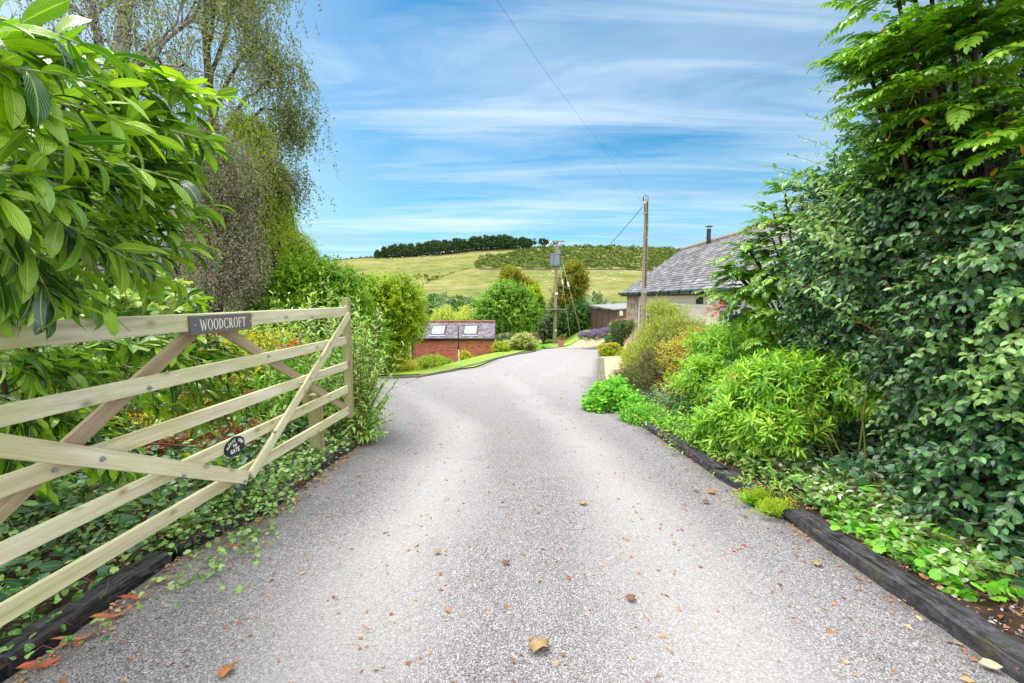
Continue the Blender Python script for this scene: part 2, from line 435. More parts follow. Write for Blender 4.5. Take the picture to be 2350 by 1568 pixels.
def blob(px, py, d, rx, ry, rd):
    """an ellipsoid of growth: centre seen at (px,py) at distance d, half sizes"""
    return (at(px, py, d), np.array([rx * px_m(d), rd, ry * px_m(d)]))
def shell(blobs, n, rng, rmin=0.72, rmax=1.05, deep=0.66, lump=0.10):
    vol = np.array([b[1][0] * b[1][1] + b[1][1] * b[1][2] + b[1][0] * b[1][2] for b in blobs]); vol /= vol.sum()
    P, Nn = [], []
    got = 0
    for _ in range(12):
        k = rng.choice(len(blobs), n * 2, p=vol); u_ = unit(rng.standard_normal((n * 2, 3)))
        C = np.array([b[0] for b in blobs])[k]; Rr = np.array([b[1] for b in blobs])[k]
        r = rng.uniform(rmin, rmax, n * 2)[:, None]
        r = r * (1 + lump * np.sin(u_[:, :1] * 7 + k[:, None] * 1.7) * np.cos(u_[:, 2:] * 6 + u_[:, 1:2] * 5 + k[:, None]))
        p = C + u_ * Rr * r; nn = unit(u_ / Rr)
        ok = np.ones(n * 2, bool)
        for j, b in enumerate(blobs):
            q = np.linalg.norm((p - b[0]) / b[1], axis=1); ok &= ~((q < deep) & (k != j))
        ok &= p[:, 2] > H(p[:, 0], p[:, 1]) + 0.02
        P.append(p[ok]); Nn.append(nn[ok]); got += ok.sum()
        if got >= n: break
    return np.concatenate(P)[:n], np.concatenate(Nn)[:n]
def shoots(P, D, L, nleaf, rng, t0=0.25, spread=1.05, tipspread=0.5, droop=0.15, sag=0.2, face_up=0.8, jitter=0.15, opposite=False):
    """curved shoots from P (start) along D of length L carrying nleaf leaves each -> poly (N,K,3), leaf P, D, N"""
    n = len(P); D = unit(D); L = np.broadcast_to(L, (n,))
    K = 5; tk = np.linspace(0, 1, K)
    side = unit(rng.standard_normal((n, 3))) * 0.12
    poly = P[:, None] + D[:, None] * (tk * 1.0)[None, :, None] * L[:, None, None] + side[:, None] * (tk ** 2)[None, :, None] * L[:, None, None]
    poly[..., 2] -= sag * (tk ** 2)[None] * L[:, None]
    tl = np.linspace(t0, 1.0, nleaf)
    if opposite: tl = np.repeat(np.linspace(t0, 1.0, (nleaf + 1) // 2), 2)[:nleaf]
    LP = P[:, None] + D[:, None] * tl[None, :, None] * L[:, None, None] + side[:, None] * (tl ** 2)[None, :, None] * L[:, None, None]
    LP[..., 2] -= sag * (tl ** 2)[None] * L[:, None]
    T = D[:, None] + 2 * side[:, None] * tl[None, :, None]; T = T.repeat(1, axis=1).copy(); T[..., 2] -= 2 * sag * tl[None]
    T = unit(T)
    ref = unit(np.cross(T, np.array([0.05, 0.03, 1.0]))); ref2 = np.cross(ref, T)
    if opposite: ang = np.arange(nleaf)[None] * pi + (np.arange(nleaf) // 2)[None] * (pi / 2) + rng.uniform(0, 6.28, (n, 1))
    else: ang = np.arange(nleaf)[None] * 2.4 + rng.uniform(0, 6.28, (n, 1))
    rad = np.cos(ang)[..., None] * ref + np.sin(ang)[..., None] * ref2
    a = (spread + (tipspread - spread) * tl ** 2)[None, :, None]
    LD = T * np.cos(a) + rad * np.sin(a) + rng.standard_normal((n, nleaf, 3)) * jitter; LD[..., 2] -= droop
    LD = unit(LD)
    LN = T * 0.5 + np.array([0, 0, 1.0]) * face_up + rng.standard_normal((n, nleaf, 3)) * 0.28
    return poly, LP.reshape(-1, 3), LD.reshape(-1, 3), LN.reshape(-1, 3)
def stretch(n, k, rng, lo, hi, tip=0.7):
    s = rng.uniform(lo, hi, (n, k)); s *= np.linspace(1.0, tip, k)[None]; return s.ravel()

def shrub(name, label, cat, blobs, nsh, tkey, size, mat, stem, rng, L=0.3, nleaf=9, up=0.5, out=0.8, group=None, base=None, root=None,
          fill=0.5, part='foliage', stem_r=0.004, twig=True, rmin=0.7, boughs=8, bough_r=0.02, lump=0.10, deep=0.66, reject=None, **kw):
    """a whole shrub: root empty > foliage, stems"""
    c = np.mean([b[0] for b in blobs], axis=0)
    if base is None: base = (c[0], c[1], h(c[0], c[1]))
    if root is None: root = empty(name, base, label, cat, group)
    P, Nn = shell(blobs, nsh, rng, rmin=rmin, rmax=1.0, lump=lump, deep=deep)
    D = unit(Nn * out + np.array([0, 0, up]) + rng.standard_normal(P.shape) * 0.25)
    Ls = rng.uniform(0.6, 1.25, len(P)) * L
    poly, LP, LD, LN = shoots(P - D * Ls[:, None] * 0.6, D, Ls, nleaf, rng, **kw)
    S = stretch(len(P), nleaf, rng, size[0], size[1])
    if fill:          # sparse leaves inside the crown
        m = int(len(P) * nleaf * fill * 0.4); Pi, Ni = shell(blobs, m, rng, rmin=0.3, rmax=0.78, deep=0.0, lump=lump)
        LP = np.concatenate([LP, Pi]); LD = np.concatenate([LD, unit(rng.standard_normal(Pi.shape))])
        LN = np.concatenate([LN, unit(rng.standard_normal(Pi.shape)) + np.array([0, 0, 0.5])]); S = np.concatenate([S, rng.uniform(size[0], size[1], len(Pi))])
    ok = LP[:, 2] > H(LP[:, 0], LP[:, 1]) + 0.005
    if reject is not None:
        ok &= ~reject(LP); kp_ = ~reject(P); poly = poly[kp_]
    leaves(part, tkey, LP[ok], LD[ok], LN[ok], S[ok], mat, root, rng)
    if twig:
        bz = np.array(base, float)
        tg = P[rng.choice(len(P), min(boughs * 6, len(P)), replace=False)]
        K = 6; tk = np.linspace(0, 1, K)
        st = bz + rng.normal(0, 0.10, (len(tg), 3)) * np.array([1, 1, 0])
        mid = (st + tg) / 2 + np.array([0, 0, 0.12]) * np.linalg.norm(tg - st, axis=1, keepdims=True) + rng.normal(0, 0.05, tg.shape)
        b = ((1 - tk) ** 2)[None, :, None] * st[:, None] + (2 * tk * (1 - tk))[None, :, None] * mid[:, None] + (tk ** 2)[None, :, None] * tg[:, None]
        R = np.linspace(bough_r, bough_r * 0.25, K)[None].repeat(len(tg), 0)
        so = tubes('stems', b, R, stem, root, 5)
        tubes('twigs', poly, np.linspace(stem_r, stem_r * 0.4, 5)[None], stem, root, 3)
    return root

# ================================================================ SETTING: ground, drive, lawn, gravel
def m_ground():
    m, t = newmat('ground')
    g = t.n('ShaderNodeNewGeometry'); pos = (g, 'Position')
    sp = t.n('ShaderNodeSeparateXYZ', {0: pos})
    soil = t.ramp(t.noise(pos, 9, 8, 0.7), [(0.3, (0.018, 0.012, 0.008)), (0.55, (0.05, 0.035, 0.022)), (0.75, (0.11, 0.085, 0.055))])
    mp = t.mapping(pos, (0.008, 0.013, 0.02))
    f1 = t.ramp(t.noise(mp, 1.6, 9, 0.68, 0.6), [(0.34, (0.125, 0.17, 0.035)), (0.5, (0.205, 0.212, 0.055)), (0.64, (0.27, 0.25, 0.10))])
    f2 = t.ramp(t.noise(pos, 0.09, 8, 0.75), [(0.35, 0.66), (0.6, 1.12)])
    fld = t.mix(1.0, f1, f2, 'MULTIPLY')
    d = t.n('ShaderNodeMapRange', {0: (sp, 1), 1: 48.0, 2: 80.0, 3: 0.0, 4: 1.0})
    c = t.mix(d, soil, fld)
    p = t.n('ShaderNodeBsdfPrincipled', {'Base Color': (c, 2), 'Roughness': 0.95, 'Specular IOR Level': 0.1})
    b = t.n('ShaderNodeBump', {'Height': t.noise(pos, 25, 6, 0.7), 'Strength': 0.7, 'Distance': 0.03})
    t.t.links.new(b.outputs[0], p.inputs['Normal'])
    t.n('ShaderNodeOutputMaterial', {0: p}); return m
def m_drive():
    m, t = newmat('drive')
    tc = t.n('ShaderNodeTexCoord'); g = t.n('ShaderNodeNewGeometry'); pos = (g, 'Position')
    uv = t.n('ShaderNodeSeparateXYZ', {0: (tc, 'UV')})
    vo = t.n('ShaderNodeTexVoronoi', {'Vector': pos, 'Scale': 165.0, 'Randomness': 1.0})
    chip = t.ramp((vo, 'Color'), [(0.0, (0.07, 0.068, 0.072)), (0.22, (0.145, 0.14, 0.145)), (0.5, (0.235, 0.225, 0.225)), (0.78, (0.34, 0.325, 0.32)), (1.0, (0.56, 0.53, 0.50))])
    gap = t.ramp((vo, 'Distance'), [(0.42, 1.0), (0.75, 0.42)])
    chip = t.mix(1.0, chip, gap, 'MULTIPLY')
    vo2 = t.n('ShaderNodeTexVoronoi', {'Vector': pos, 'Scale': 62.0})
    big = t.ramp((vo2, 'Color'), [(0.0, 0.84), (0.5, 1.0), (1.0, 1.18)])
    chip = t.mix(0.8, chip, big, 'MULTIPLY')
    # dust worn pale by the wheels, darker bitumen between and at the edges
    au = t.math('ABSOLUTE', t.math('SUBTRACT', t.math('ABSOLUTE', t.math('SUBTRACT', (uv, 0), 0.51)), 0.20))
    tr = t.n('ShaderNodeMapRange', {0: au, 1: 0.0, 2: 0.17, 3: 1.0, 4: 0.0}, interpolation_type='SMOOTHSTEP')
    mpw = t.mapping(pos, (1.0, 0.45, 1))
    wn = t.noise(mpw, 1.5, 5, 0.6)
    tr = t.math('ADD', t.math('MULTIPLY', tr, 0.80), t.math('MULTIPLY', t.math('SUBTRACT', wn, 0.45), 0.9), clamp=True)
    sp = t.n('ShaderNodeSeparateXYZ', {0: pos})
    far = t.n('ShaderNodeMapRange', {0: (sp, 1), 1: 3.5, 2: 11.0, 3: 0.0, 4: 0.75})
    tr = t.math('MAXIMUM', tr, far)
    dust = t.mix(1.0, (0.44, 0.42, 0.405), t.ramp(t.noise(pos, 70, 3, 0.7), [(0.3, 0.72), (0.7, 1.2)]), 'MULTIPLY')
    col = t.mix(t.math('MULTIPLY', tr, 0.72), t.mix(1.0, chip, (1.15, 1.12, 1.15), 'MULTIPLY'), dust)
    dark = t.ramp(t.noise(pos, 3.1, 6, 0.7), [(0.60, 1.0), (0.72, 0.66)])
    col = t.mix(0.7, col, dark, 'MULTIPLY')
    # soil and moss worked into the surface along both edges
    ed = t.math('ABSOLUTE', t.math('SUBTRACT', (uv, 0), 0.5))
    edn = t.math('ADD', ed, t.math('MULTIPLY', t.math('SUBTRACT', t.noise(pos, 4.5, 6, 0.7), 0.5), 0.16))
    edm = t.n('ShaderNodeMapRange', {0: edn, 1: 0.43, 2: 0.50, 3: 0.0, 4: 0.65})
    col = t.mix(edm, col, (0.085, 0.078, 0.05))
    p = t.n('ShaderNodeBsdfPrincipled', {'Base Color': (col, 2), 'Roughness': 0.8, 'Specular IOR Level': 0.35})
    hh = t.math('SUBTRACT', 1.0, (vo, 'Distance'))
    b = t.n('ShaderNodeBump', {'Height': hh, 'Strength': 0.9, 'Distance': 0.004})
    t.t.links.new(b.outputs[0], p.inputs['Normal'])
    t.n('ShaderNodeOutputMaterial', {0: p}); return m
def m_gravel():
    m, t = newmat('gravel')
    g = t.n('ShaderNodeNewGeometry'); pos = (g, 'Position')
    vo = t.n('ShaderNodeTexVoronoi', {'Vector': pos, 'Scale': 48.0})
    c = t.ramp((vo, 'Color'), [(0.0, (0.20, 0.13, 0.06)), (0.4, (0.48, 0.36, 0.19)), (0.75, (0.62, 0.50, 0.31)), (1.0, (0.8, 0.72, 0.55))])
    p = t.n('ShaderNodeBsdfPrincipled', {'Base Color': c, 'Roughness': 0.8})
    b = t.n('ShaderNodeBump', {'Height': t.math('SUBTRACT', 1.0, (vo, 'Distance')), 'Strength': 1.0, 'Distance': 0.01})
    t.t.links.new(b.outputs[0], p.inputs['Normal'])
    t.n('ShaderNodeOutputMaterial', {0: p}); return m
MG = m_ground(); MD = m_drive(); MGR = m_gravel()
M_LAWN = simple('lawn', (0.30, 0.42, 0.07), 0.9, var=0.35, vscale=2.0, bump=0.6, bscale=90, spec=0.1, col2=(0.21, 0.34, 0.045))
M_GRASS = leafmat('grass', [(0.20, 0.34, 0.03), (0.34, 0.48, 0.05), (0.46, 0.54, 0.12)], trans=0.3, rough=0.6, spec=0.2)

# ground: one sheet on rings round the viewpoint, out to the horizon
rr = np.concatenate([np.arange(0.6, 6, 0.25), np.arange(6, 20, 0.5), np.arange(20, 60, 1.0), np.geomspace(60, 620, 90), np.geomspace(660, 5200, 14)])
na = 360
aa = np.linspace(-pi, pi, na, endpoint=False)
X_ = rr[:, None] * np.sin(aa)[None]; Y_ = rr[:, None] * np.cos(aa)[None]
Z_ = H(X_, Y_) - 0.07 * (1 - sstep(40, 90, np.hypot(X_, Y_)))
V = np.stack([X_, Y_, Z_], -1).reshape(-1, 3); V = np.concatenate([V, [[0, 0, h(0, 0) - 0.07]]])
i, j = np.meshgrid(np.arange(len(rr) - 1), np.arange(na), indexing='ij')
Fq = np.stack([i * na + j, i * na + (j + 1) % na, (i + 1) * na + (j + 1) % na, (i + 1) * na + j], -1).reshape(-1, 4)[:, ::-1]
fl = [list(q) for q in Fq.tolist()] + [[len(V) - 1, (k + 1) % na, k] for k in range(na)]
g_ = mesh('ground', V, fl, MG, smooth=True); tag(g_, kind='structure')

def ribbon(name, ys, xl, xr, mat, nx=24, dz=0.0, wob=0.0):
    u_ = np.linspace(0, 1, nx + 1)
    X = xl[:, None] * (1 - u_) + xr[:, None] * u_; Y = np.broadcast_to(ys[:, None], X.shape)
    Z = H(X, Y) + dz
    v = np.stack([X, Y, Z], -1).reshape(-1, 3); n = nx + 1
    i, j = np.meshgrid(np.arange(len(ys) - 1), np.arange(nx), indexing='ij')
    f = np.stack([i * n + j, i * n + j + 1, (i + 1) * n + j + 1, (i + 1) * n + j], -1).reshape(-1, 4)
    uv = np.stack([np.broadcast_to(u_, X.shape), Y], -1).reshape(-1, 2)
    o = mesh(name, v, f, mat, uv=uv, smooth=True); return tag(o, kind='structure')
XL = [(-20, -2.1), (1.0, -2.04), (1.75, -1.93), (2.5, -1.93), (2.75, -1.84), (3.06, -1.70), (3.9, -1.68), (4.8, -1.63), (5.6, -1.75), (7, -2.4), (9, -3.6), (11, -5.5), (12.4, -6.5)]
ys = np.concatenate([np.arange(-8, 12.6, 0.2), np.arange(12.6, 33.2, 0.2)])
kx = np.interp(ys, [p[1] for p in KERB], [p[0] for p in KERB])
xl = np.where(ys < 12.6, interp(ys, XL), kx)
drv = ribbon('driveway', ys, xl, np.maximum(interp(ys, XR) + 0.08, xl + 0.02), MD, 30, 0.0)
# planted beds either side, soil a little above the ground sheet
M_SOIL = simple('soil', (0.075, 0.052, 0.034), 0.95, col2=(0.022, 0.015, 0.010), vscale=9, bump=1.0, bscale=30, spec=0.1)
yb_ = np.arange(-6, 12.4, 0.2)
lb_ = interp(yb_, XL)
ribbon('soil', yb_, lb_ - 5.0, lb_ - 0.03, M_SOIL, 30, 0.035)
yb_ = np.arange(-6, 9.6, 0.2); rb_ = interp(yb_, XR)
ribbon('soil', yb_, rb_ + 0.05, rb_ + 4.5, M_SOIL, 30, 0.035)
# golden gravel beside the drive and at its far end
ygr = np.arange(8.5, 32, 0.25)
ribbon('gravel', ygr, interp(ygr, XR) - 0.0, interp(ygr, XR) + 5.2, MGR, 10, 0.006)
yq = np.arange(28.2, 33.6, 0.2)
kq = np.interp(yq, [p[1] for p in KERB], [p[0] for p in KERB])
tag(ribbon('gravel', yq, kq + 0.2, kq + 5.5, MGR, 10, 0.012), kind='structure')
# lawn beyond the drive
yl = np.concatenate([np.arange(12.7, 16, 0.15), np.arange(16, 44, 0.3)])
kl = np.interp(yl, [p[1] for p in KERB], [p[0] for p in KERB])
kl = np.where(yl > 33, 6.6 + (yl - 33) * 0.3, kl)
wl = interp(yl, [(12.7, 1.2), (14, 2.6), (18, 3.0), (24, 3.6), (30, 5.5), (44, 9)])
ribbon('lawn', yl, kl - wl, kl - 0.02, M_LAWN, 26, 0.035)
# tufts of grass over the lawn
rg = np.random.default_rng(5)
n = 42000
yy_ = 12.8 + 29 * rg.random(n) ** 1.7; kk = np.interp(yy_, yl, kl); xx_ = kk - 0.06 - rg.random(n) * np.interp(yy_, yl, wl) * 0.98
Pg = np.stack([xx_, yy_, H(xx_, yy_) + 0.03], -1)
Dg = rg.normal(0, 0.35, (n, 3)) + np.array([0, 0, 1])
o = leaves('grass', 'blade', Pg, Dg, rg.standard_normal((n, 3)), rg.uniform(0.03, 0.065, n), M_GRASS, rng=rg); tag(o, kind='stuff')

# ================================================================ WOOD
def m_wood(name, base, dark, light, green=0.5, knots=True, rough=0.75, gcol=(0.36, 0.40, 0.10)):
    m, t = newmat(name)
    tc = t.n('ShaderNodeTexCoord'); g = t.n('ShaderNodeNewGeometry')
    oi = t.n('ShaderNodeObjectInfo')
    uv = (tc, 'UV')
    off = t.n('ShaderNodeCombineXYZ', {0: t.math('MULTIPLY', (oi, 'Random'), 37.0), 1: t.math('MULTIPLY', (oi, 'Random'), 11.0), 2: (oi, 'Random')})
    uvo = t.n('ShaderNodeVectorMath', {0: uv, 1: off}, operation='ADD')
    mp = t.mapping(uvo, (1.6, 42, 1))
    gr = t.noise(mp, 1.3, 7, 0.66, 0.6)
    mp2 = t.mapping(uvo, (0.7, 9, 1))
    g2 = t.noise(mp2, 1.6, 3, 0.5, 0.8)
    col = t.ramp(gr, [(0.36, dark), (0.47, base), (0.60, light)])
    col = t.mix(0.55, col, t.ramp(g2, [(0.3, dark), (0.6, light)]))
    last = col
    wth = t.ramp(t.noise(t.mapping(uvo, (1.1, 14, 1)), 1.7, 8, 0.7, 0.5), [(0.42, 0.0), (0.66, 1.0)])
    last = t.mix(t.math('MULTIPLY', wth, 0.42), last, tuple(c * 0.62 for c in base))
    if knots:
        mp3 = t.mapping(uvo, (5.0, 9.5, 1))
        vo = t.n('ShaderNodeTexVoronoi', {'Vector': mp3, 'Scale': 1.0, 'Randomness': 0.9}, voronoi_dimensions='2D')
        kn = t.ramp((vo, 'Distance'), [(0.05, 1.0), (0.08, 0.55), (0.11, 0.75), (0.14, 0.25), (0.26, 0.0)])
        pick = t.math('GREATER_THAN', (t.n('ShaderNodeSeparateXYZ', {0: (vo, 'Color')}), 0), 0.74)
        kn = t.math('MULTIPLY', kn, pick)
        last = t.mix(t.math('MULTIPLY', kn, 0.75), last, tuple(c * 0.42 for c in dark))
    ns = t.n('ShaderNodeSeparateXYZ', {0: (g, 'Normal')})
    top = t.n('ShaderNodeMapRange', {0: (ns, 2), 1: 0.35, 2: 0.9, 3: 0.0, 4: 0.65})
    al = t.ramp(t.noise((g, 'Position'), 2.3, 5, 0.65), [(0.40, 0.0), (0.68, 1.0)])
    ga = t.math('MULTIPLY', t.math('MAXIMUM', t.math('MULTIPLY', al, 0.85), top), green)
    last = t.mix(ga, last, gcol)
    p = t.n('ShaderNodeBsdfPrincipled', {'Base Color': (last, 2), 'Roughness': rough, 'Specular IOR Level': 0.3})
    b = t.n('ShaderNodeBump', {'Height': gr, 'Strength': 0.6, 'Distance': 0.004})
    t.t.links.new(b.outputs[0], p.inputs['Normal'])
    t.n('ShaderNodeOutputMaterial', {0: p}); return m
MW = m_wood('pale_timber', (0.66, 0.585, 0.40), (0.44, 0.36, 0.22), (0.80, 0.75, 0.58), green=0.55, gcol=(0.47, 0.50, 0.11))
MW2 = m_wood('brown_timber', (0.34, 0.24, 0.15), (0.20, 0.12, 0.07), (0.46, 0.36, 0.25), green=0.25)
MPOST = m_wood('post_timber', (0.33, 0.30, 0.16), (0.20, 0.17, 0.09), (0.44, 0.41, 0.24), green=0.6, gcol=(0.26, 0.29, 0.06))
MPOLE = m_wood('pole_timber', (0.30, 0.235, 0.16), (0.14, 0.10, 0.06), (0.42, 0.36, 0.27), green=0.35, knots=False, gcol=(0.22, 0.22, 0.07))
def m_sleep():
    m, t = newmat('sleeper_timber')
    tc = t.n('ShaderNodeTexCoord'); g = t.n('ShaderNodeNewGeometry'); pos = (g, 'Position')
    mp = t.mapping((tc, 'UV'), (2.2, 34, 1))
    crack = t.ramp(t.noise(mp, 1.0, 9, 0.75, 1.2), [(0.40, 0.15), (0.47, 1.0)])
    blot = t.ramp(t.noise(pos, 16, 8, 0.75), [(0.30, (0.016, 0.014, 0.016)), (0.50, (0.055, 0.050, 0.058)), (0.72, (0.13, 0.12, 0.14))])
    c = t.mix(1.0, blot, crack, 'MULTIPLY')
    dirt = t.ramp(t.noise(pos, 6, 7, 0.75), [(0.55, 0.0), (0.66, 1.0)])
    c = t.mix(t.math('MULTIPLY', dirt, 0.55), c, (0.10, 0.095, 0.04))
    p = t.n('ShaderNodeBsdfPrincipled', {'Base Color': (c, 2), 'Roughness': 0.62, 'Specular IOR Level': 0.35})
    hh = t.math('ADD', crack, t.math('MULTIPLY', t.noise(pos, 60, 6, 0.7), 1.2))
    b = t.n('ShaderNodeBump', {'Height': hh, 'Strength': 0.9, 'Distance': 0.008})
    t.t.links.new(b.outputs[0], p.inputs['Normal'])
    t.n('ShaderNodeOutputMaterial', {0: p}); return m
MSLEEP = m_sleep()
MSLEEP2 = m_wood('weathered_sleeper', (0.16, 0.13, 0.10), (0.06, 0.05, 0.04), (0.27, 0.24, 0.20), green=0.3, knots=False, gcol=(0.12, 0.15, 0.04))
M_STEEL = simple('galvanised_steel', (0.42, 0.43, 0.45), 0.4, 0.85)
M_IRON = simple('black_iron', (0.012, 0.013, 0.022), 0.35, 0.3, bump=0.2)
M_WHITE = simple('white_paint', (0.78, 0.77, 0.70), 0.5)
M_CREAM = simple('cream_letters', (0.80, 0.76, 0.60), 0.5)
M_SLATEP = simple('slate_plaque', (0.125, 0.135, 0.175), 0.42, var=0.35, vscale=9, bump=0.15, bscale=30, col2=(0.16, 0.13, 0.10))
M_BLACK = simple('black_plastic', (0.012, 0.012, 0.014), 0.3)
M_WIRE = simple('cable', (0.05, 0.05, 0.05), 0.6)

# ---------------------------------------------------------------- the gate
GX = lambda y: -1.9364 + 0.0596 * y
gd = np.array([0.0596, 1.0, 0.0]); gd /= np.linalg.norm(gd); gn = np.array([gd[1], -gd[0], 0.0])
GO = np.array([GX(0.90), 0.90, 0.0])
def gp(s, z, w=0.0): return GO + gd * s + gn * w + np.array([0, 0, z])
def s_of(y): return (y - 0.90) / gd[1]
def plank(name, A, B, wA, wB, thick, w0, mat, parent, seg=10, bev=0.004):
    """board in the gate's plane from A=(s,z) to B=(s,z)"""
    A = np.array(A, float); B = np.array(B, float); d = (B - A); L = np.linalg.norm(d); d /= L; q = np.array([-d[1], d[0]])
    v, uv = [], []
    for k in range(seg + 1):
        f_ = k / seg; c = A + d * L * f_; w = (wA * (1 - f_) + wB * f_) / 2
        for a, b in ((-1, -1), (1, -1), (1, 1), (-1, 1)):
            sz = c + q * w * a; v.append(gp(sz[0], sz[1], w0 + b * thick / 2)); uv.append((L * f_, a * w + b * thick * 0.5))
    f = [[0, 1, 2, 3], [seg * 4 + 3, seg * 4 + 2, seg * 4 + 1, seg * 4]]
    for k in range(seg):
        for j in range(4): f.append([k * 4 + j, (k + 1) * 4 + j, (k + 1) * 4 + (j + 1) % 4, k * 4 + (j + 1) % 4])
    o = mesh(name, v, f, mat, parent, uv=uv)
    m = o.modifiers.new('bevel', 'BEVEL'); m.width = bev; m.segments = 2; m.limit_method = 'ANGLE'
    return o
gate = empty('field_gate', (GX(0.90), 0.90, h(GX(0.9), 0.9)), 'pale weathered wooden five bar gate standing open beside the drive', 'gate')
SL = s_of(4.56)
zt = 1.312
plank('top_rail', (0.0, zt + 0.002), (SL - 0.02, zt + 0.004), 0.100, 0.084, 0.070, 0.0, MW, gate)
RZ = [1.026, 0.772, 0.533, 0.312]
for z in RZ: plank('rail', (0.06, z), (SL - 0.02, z), 0.078, 0.078, 0.024, 0.0, MW, gate)
plank('meeting_stile', (SL + 0.015, 0.235), (SL + 0.015, 1.455), 0.075, 0.072, 0.066, 0.0, MPOST, gate, bev=0.008)
plank('hanging_stile', (-0.02, 0.20), (-0.02, 1.75), 0.09, 0.09, 0.07, 0.0, MW, gate, bev=0.008)
VB = (s_of(2.85), 0.300)
plank('brace', (0.05, 1.235), (VB[0] + 0.006, VB[1] - 0.01), 0.082, 0.082, 0.022, 0.0475, MW, gate)
plank('brace', (VB[0] + 0.045, VB[1] - 0.012), (SL - 0.035, 1.285), 0.072, 0.070, 0.022, 0.0480, MW, gate)
plank('brace', (s_of(2.60), 1.28), (0.07, 0.315), 0.078, 0.078, 0.022, -0.0235, MW2, gate)
plank('brace', (s_of(2.76), 1.28), (SL - 0.03, 0.335), 0.070, 0.070, 0.022, -0.0235, MW2, gate)
def bolt(s, z, w, r=0.008):
    b = MB(); c = gp(s, z, w)
    A = [c - gn * 0.005, c + gn * 0.003]; b.tube(A, [r * 1.45, r * 1.45], 14)
    b.tube([c + gn * 0.003, c + gn * 0.010], [r, r], 6); b.tube([c + gn * 0.010, c + gn * 0.017], [r * 0.55, r * 0.5], 8)
    return b.build('bolt', M_STEEL, gate)
def gpix(px, py):
    r = ray(px, py); n_ = np.array([1, -0.0596, 0]); tt = (-1.9364 - CAM[0]) / (r @ n_); P = CAM + r * tt; return s_of(P[1]), P[2]
for px, py, w in [(204, 1053, .060), (117, 1079, .014), (396, 1092, .060), (523, 1115, .060), (541, 1104, .060), (336, 891, .014), (612, 817, .014), (612, 991, .060),
                  (695, 867, .060), (738, 760, .060), (675, 880, .060), (753, 911, .014), (752, 907, .0), (796, 942, .014), (785, 705, .035)]:
    if w > 0:
        s, z = gpix(px, py); bolt(s, z, w)
s, z = gpix(777, 691); bolt(SL + 0.005, z, 0.034, 0.009)
# name plaque and the small oval plate, lettering built stroke by stroke
ps0, ps1 = s_of(2.462), s_of(2.985)
b = MB(); 
def gbox(b, s0, s1, z0, z1, w0, w1):
    v = [gp(s, z, w) for s in (s0, s1) for w in (w0, w1) for z in (z0, z1)]
    b.add(v, [[0, 1, 3, 2], [4, 6, 7, 5], [0, 4, 5, 1], [2, 3, 7, 6], [0, 2, 6, 4], [1, 5, 7, 3]])
gbox(b, ps0, ps1, 1.247, 1.352, 0.0355, 0.052)
plaque = b.build('name_plaque', M_SLATEP, gate, bevel=0.002)
def ring_pts(cx, cy, a, b_, a2, b2, t0, t1, n=22, dx=0.0):
    o, i = [], []
    for k in range(n + 1):
        th = t0 + (t1 - t0) * k / n
        o.append((cx + a * cos(th), cy + b_ * sin(th))); i.append((cx + dx + a2 * cos(th), cy + b2 * sin(th)))
    return o, i
def quadstrip(o, i): return [(o[k], o[k + 1], i[k + 1], i[k]) for k in range(len(o) - 1)]
def stroke(x0, y0, x1, y1, w):
    d = np.array([x1 - x0, y1 - y0]); q = np.array([-d[1], d[0]]) / np.linalg.norm(d) * w / 2
    a, c = np.array([x0, y0]), np.array([x1, y1]); return [(tuple(a - q), tuple(c - q), tuple(c + q), tuple(a + q))]
def hs(x0, x1, y, w=0.055): return [((x0, y - w / 2), (x1, y - w / 2), (x1, y + w / 2), (x0, y + w / 2))]
def serif(ch):
    q = []; T, t_ = 0.15, 0.06
    if ch == 'W':
        q = stroke(0.06, 1, 0.33, 0, T) + stroke(0.33, 0, 0.56, 0.88, t_) + stroke(0.50, 0.9, 0.76, 0, T) + stroke(0.76, 0, 1.02, 1, t_) + hs(-0.06, 0.2, 0.985) + hs(0.90, 1.14, 0.985); w = 1.10
    elif ch == 'O':
        q = quadstrip(*ring_pts(0.40, 0.5, 0.40, 0.53, 0.245, 0.475, 0, 2 * pi, 32)); w = 0.82
    elif ch == 'C':
        q = quadstrip(*ring_pts(0.42, 0.5, 0.42, 0.53, 0.27, 0.475, radians(42), radians(318), 26)) + stroke(0.735, 0.98, 0.735, 0.68, 0.05) + stroke(0.70, 0.12, 0.80, 0.22, 0.06); w = 0.80
    elif ch == 'D':
        q = stroke(0.14, 0, 0.14, 1, T) + quadstrip(*ring_pts(0.16, 0.5, 0.58, 0.50, 0.43, 0.445, -pi / 2, pi / 2, 20)) + hs(0.0, 0.2, 0.025) + hs(0.0, 0.2, 0.975); w = 0.78
    elif ch == 'R':
        q = stroke(0.14, 0, 0.14, 1, T) + quadstrip(*ring_pts(0.18, 0.74, 0.42, 0.26, 0.27, 0.205, -pi / 2, pi / 2, 16)) + stroke(0.30, 0.50, 0.68, 0.0, T) + hs(0.0, 0.3, 0.025) + hs(0.0, 0.2, 0.975) + hs(0.60, 0.80, 0.025); w = 0.76
    elif ch == 'F':
        q = stroke(0.14, 0, 0.14, 1, T) + hs(0.0, 0.60, 0.965, 0.07) + hs(0.14, 0.48, 0.52, 0.06) + stroke(0.58, 0.99, 0.58, 0.78, 0.05) + stroke(0.47, 0.63, 0.47, 0.42, 0.05) + hs(0.0, 0.3, 0.025); w = 0.64
    elif ch == 'T':
        q = stroke(0.36, 0, 0.36, 1, T) + hs(0.0, 0.72, 0.965, 0.07) + stroke(0.02, 1.0, 0.02, 0.76, 0.05) + stroke(0.70, 1.0, 0.70, 0.76, 0.05) + hs(0.22, 0.50, 0.025); w = 0.74
    return q, w
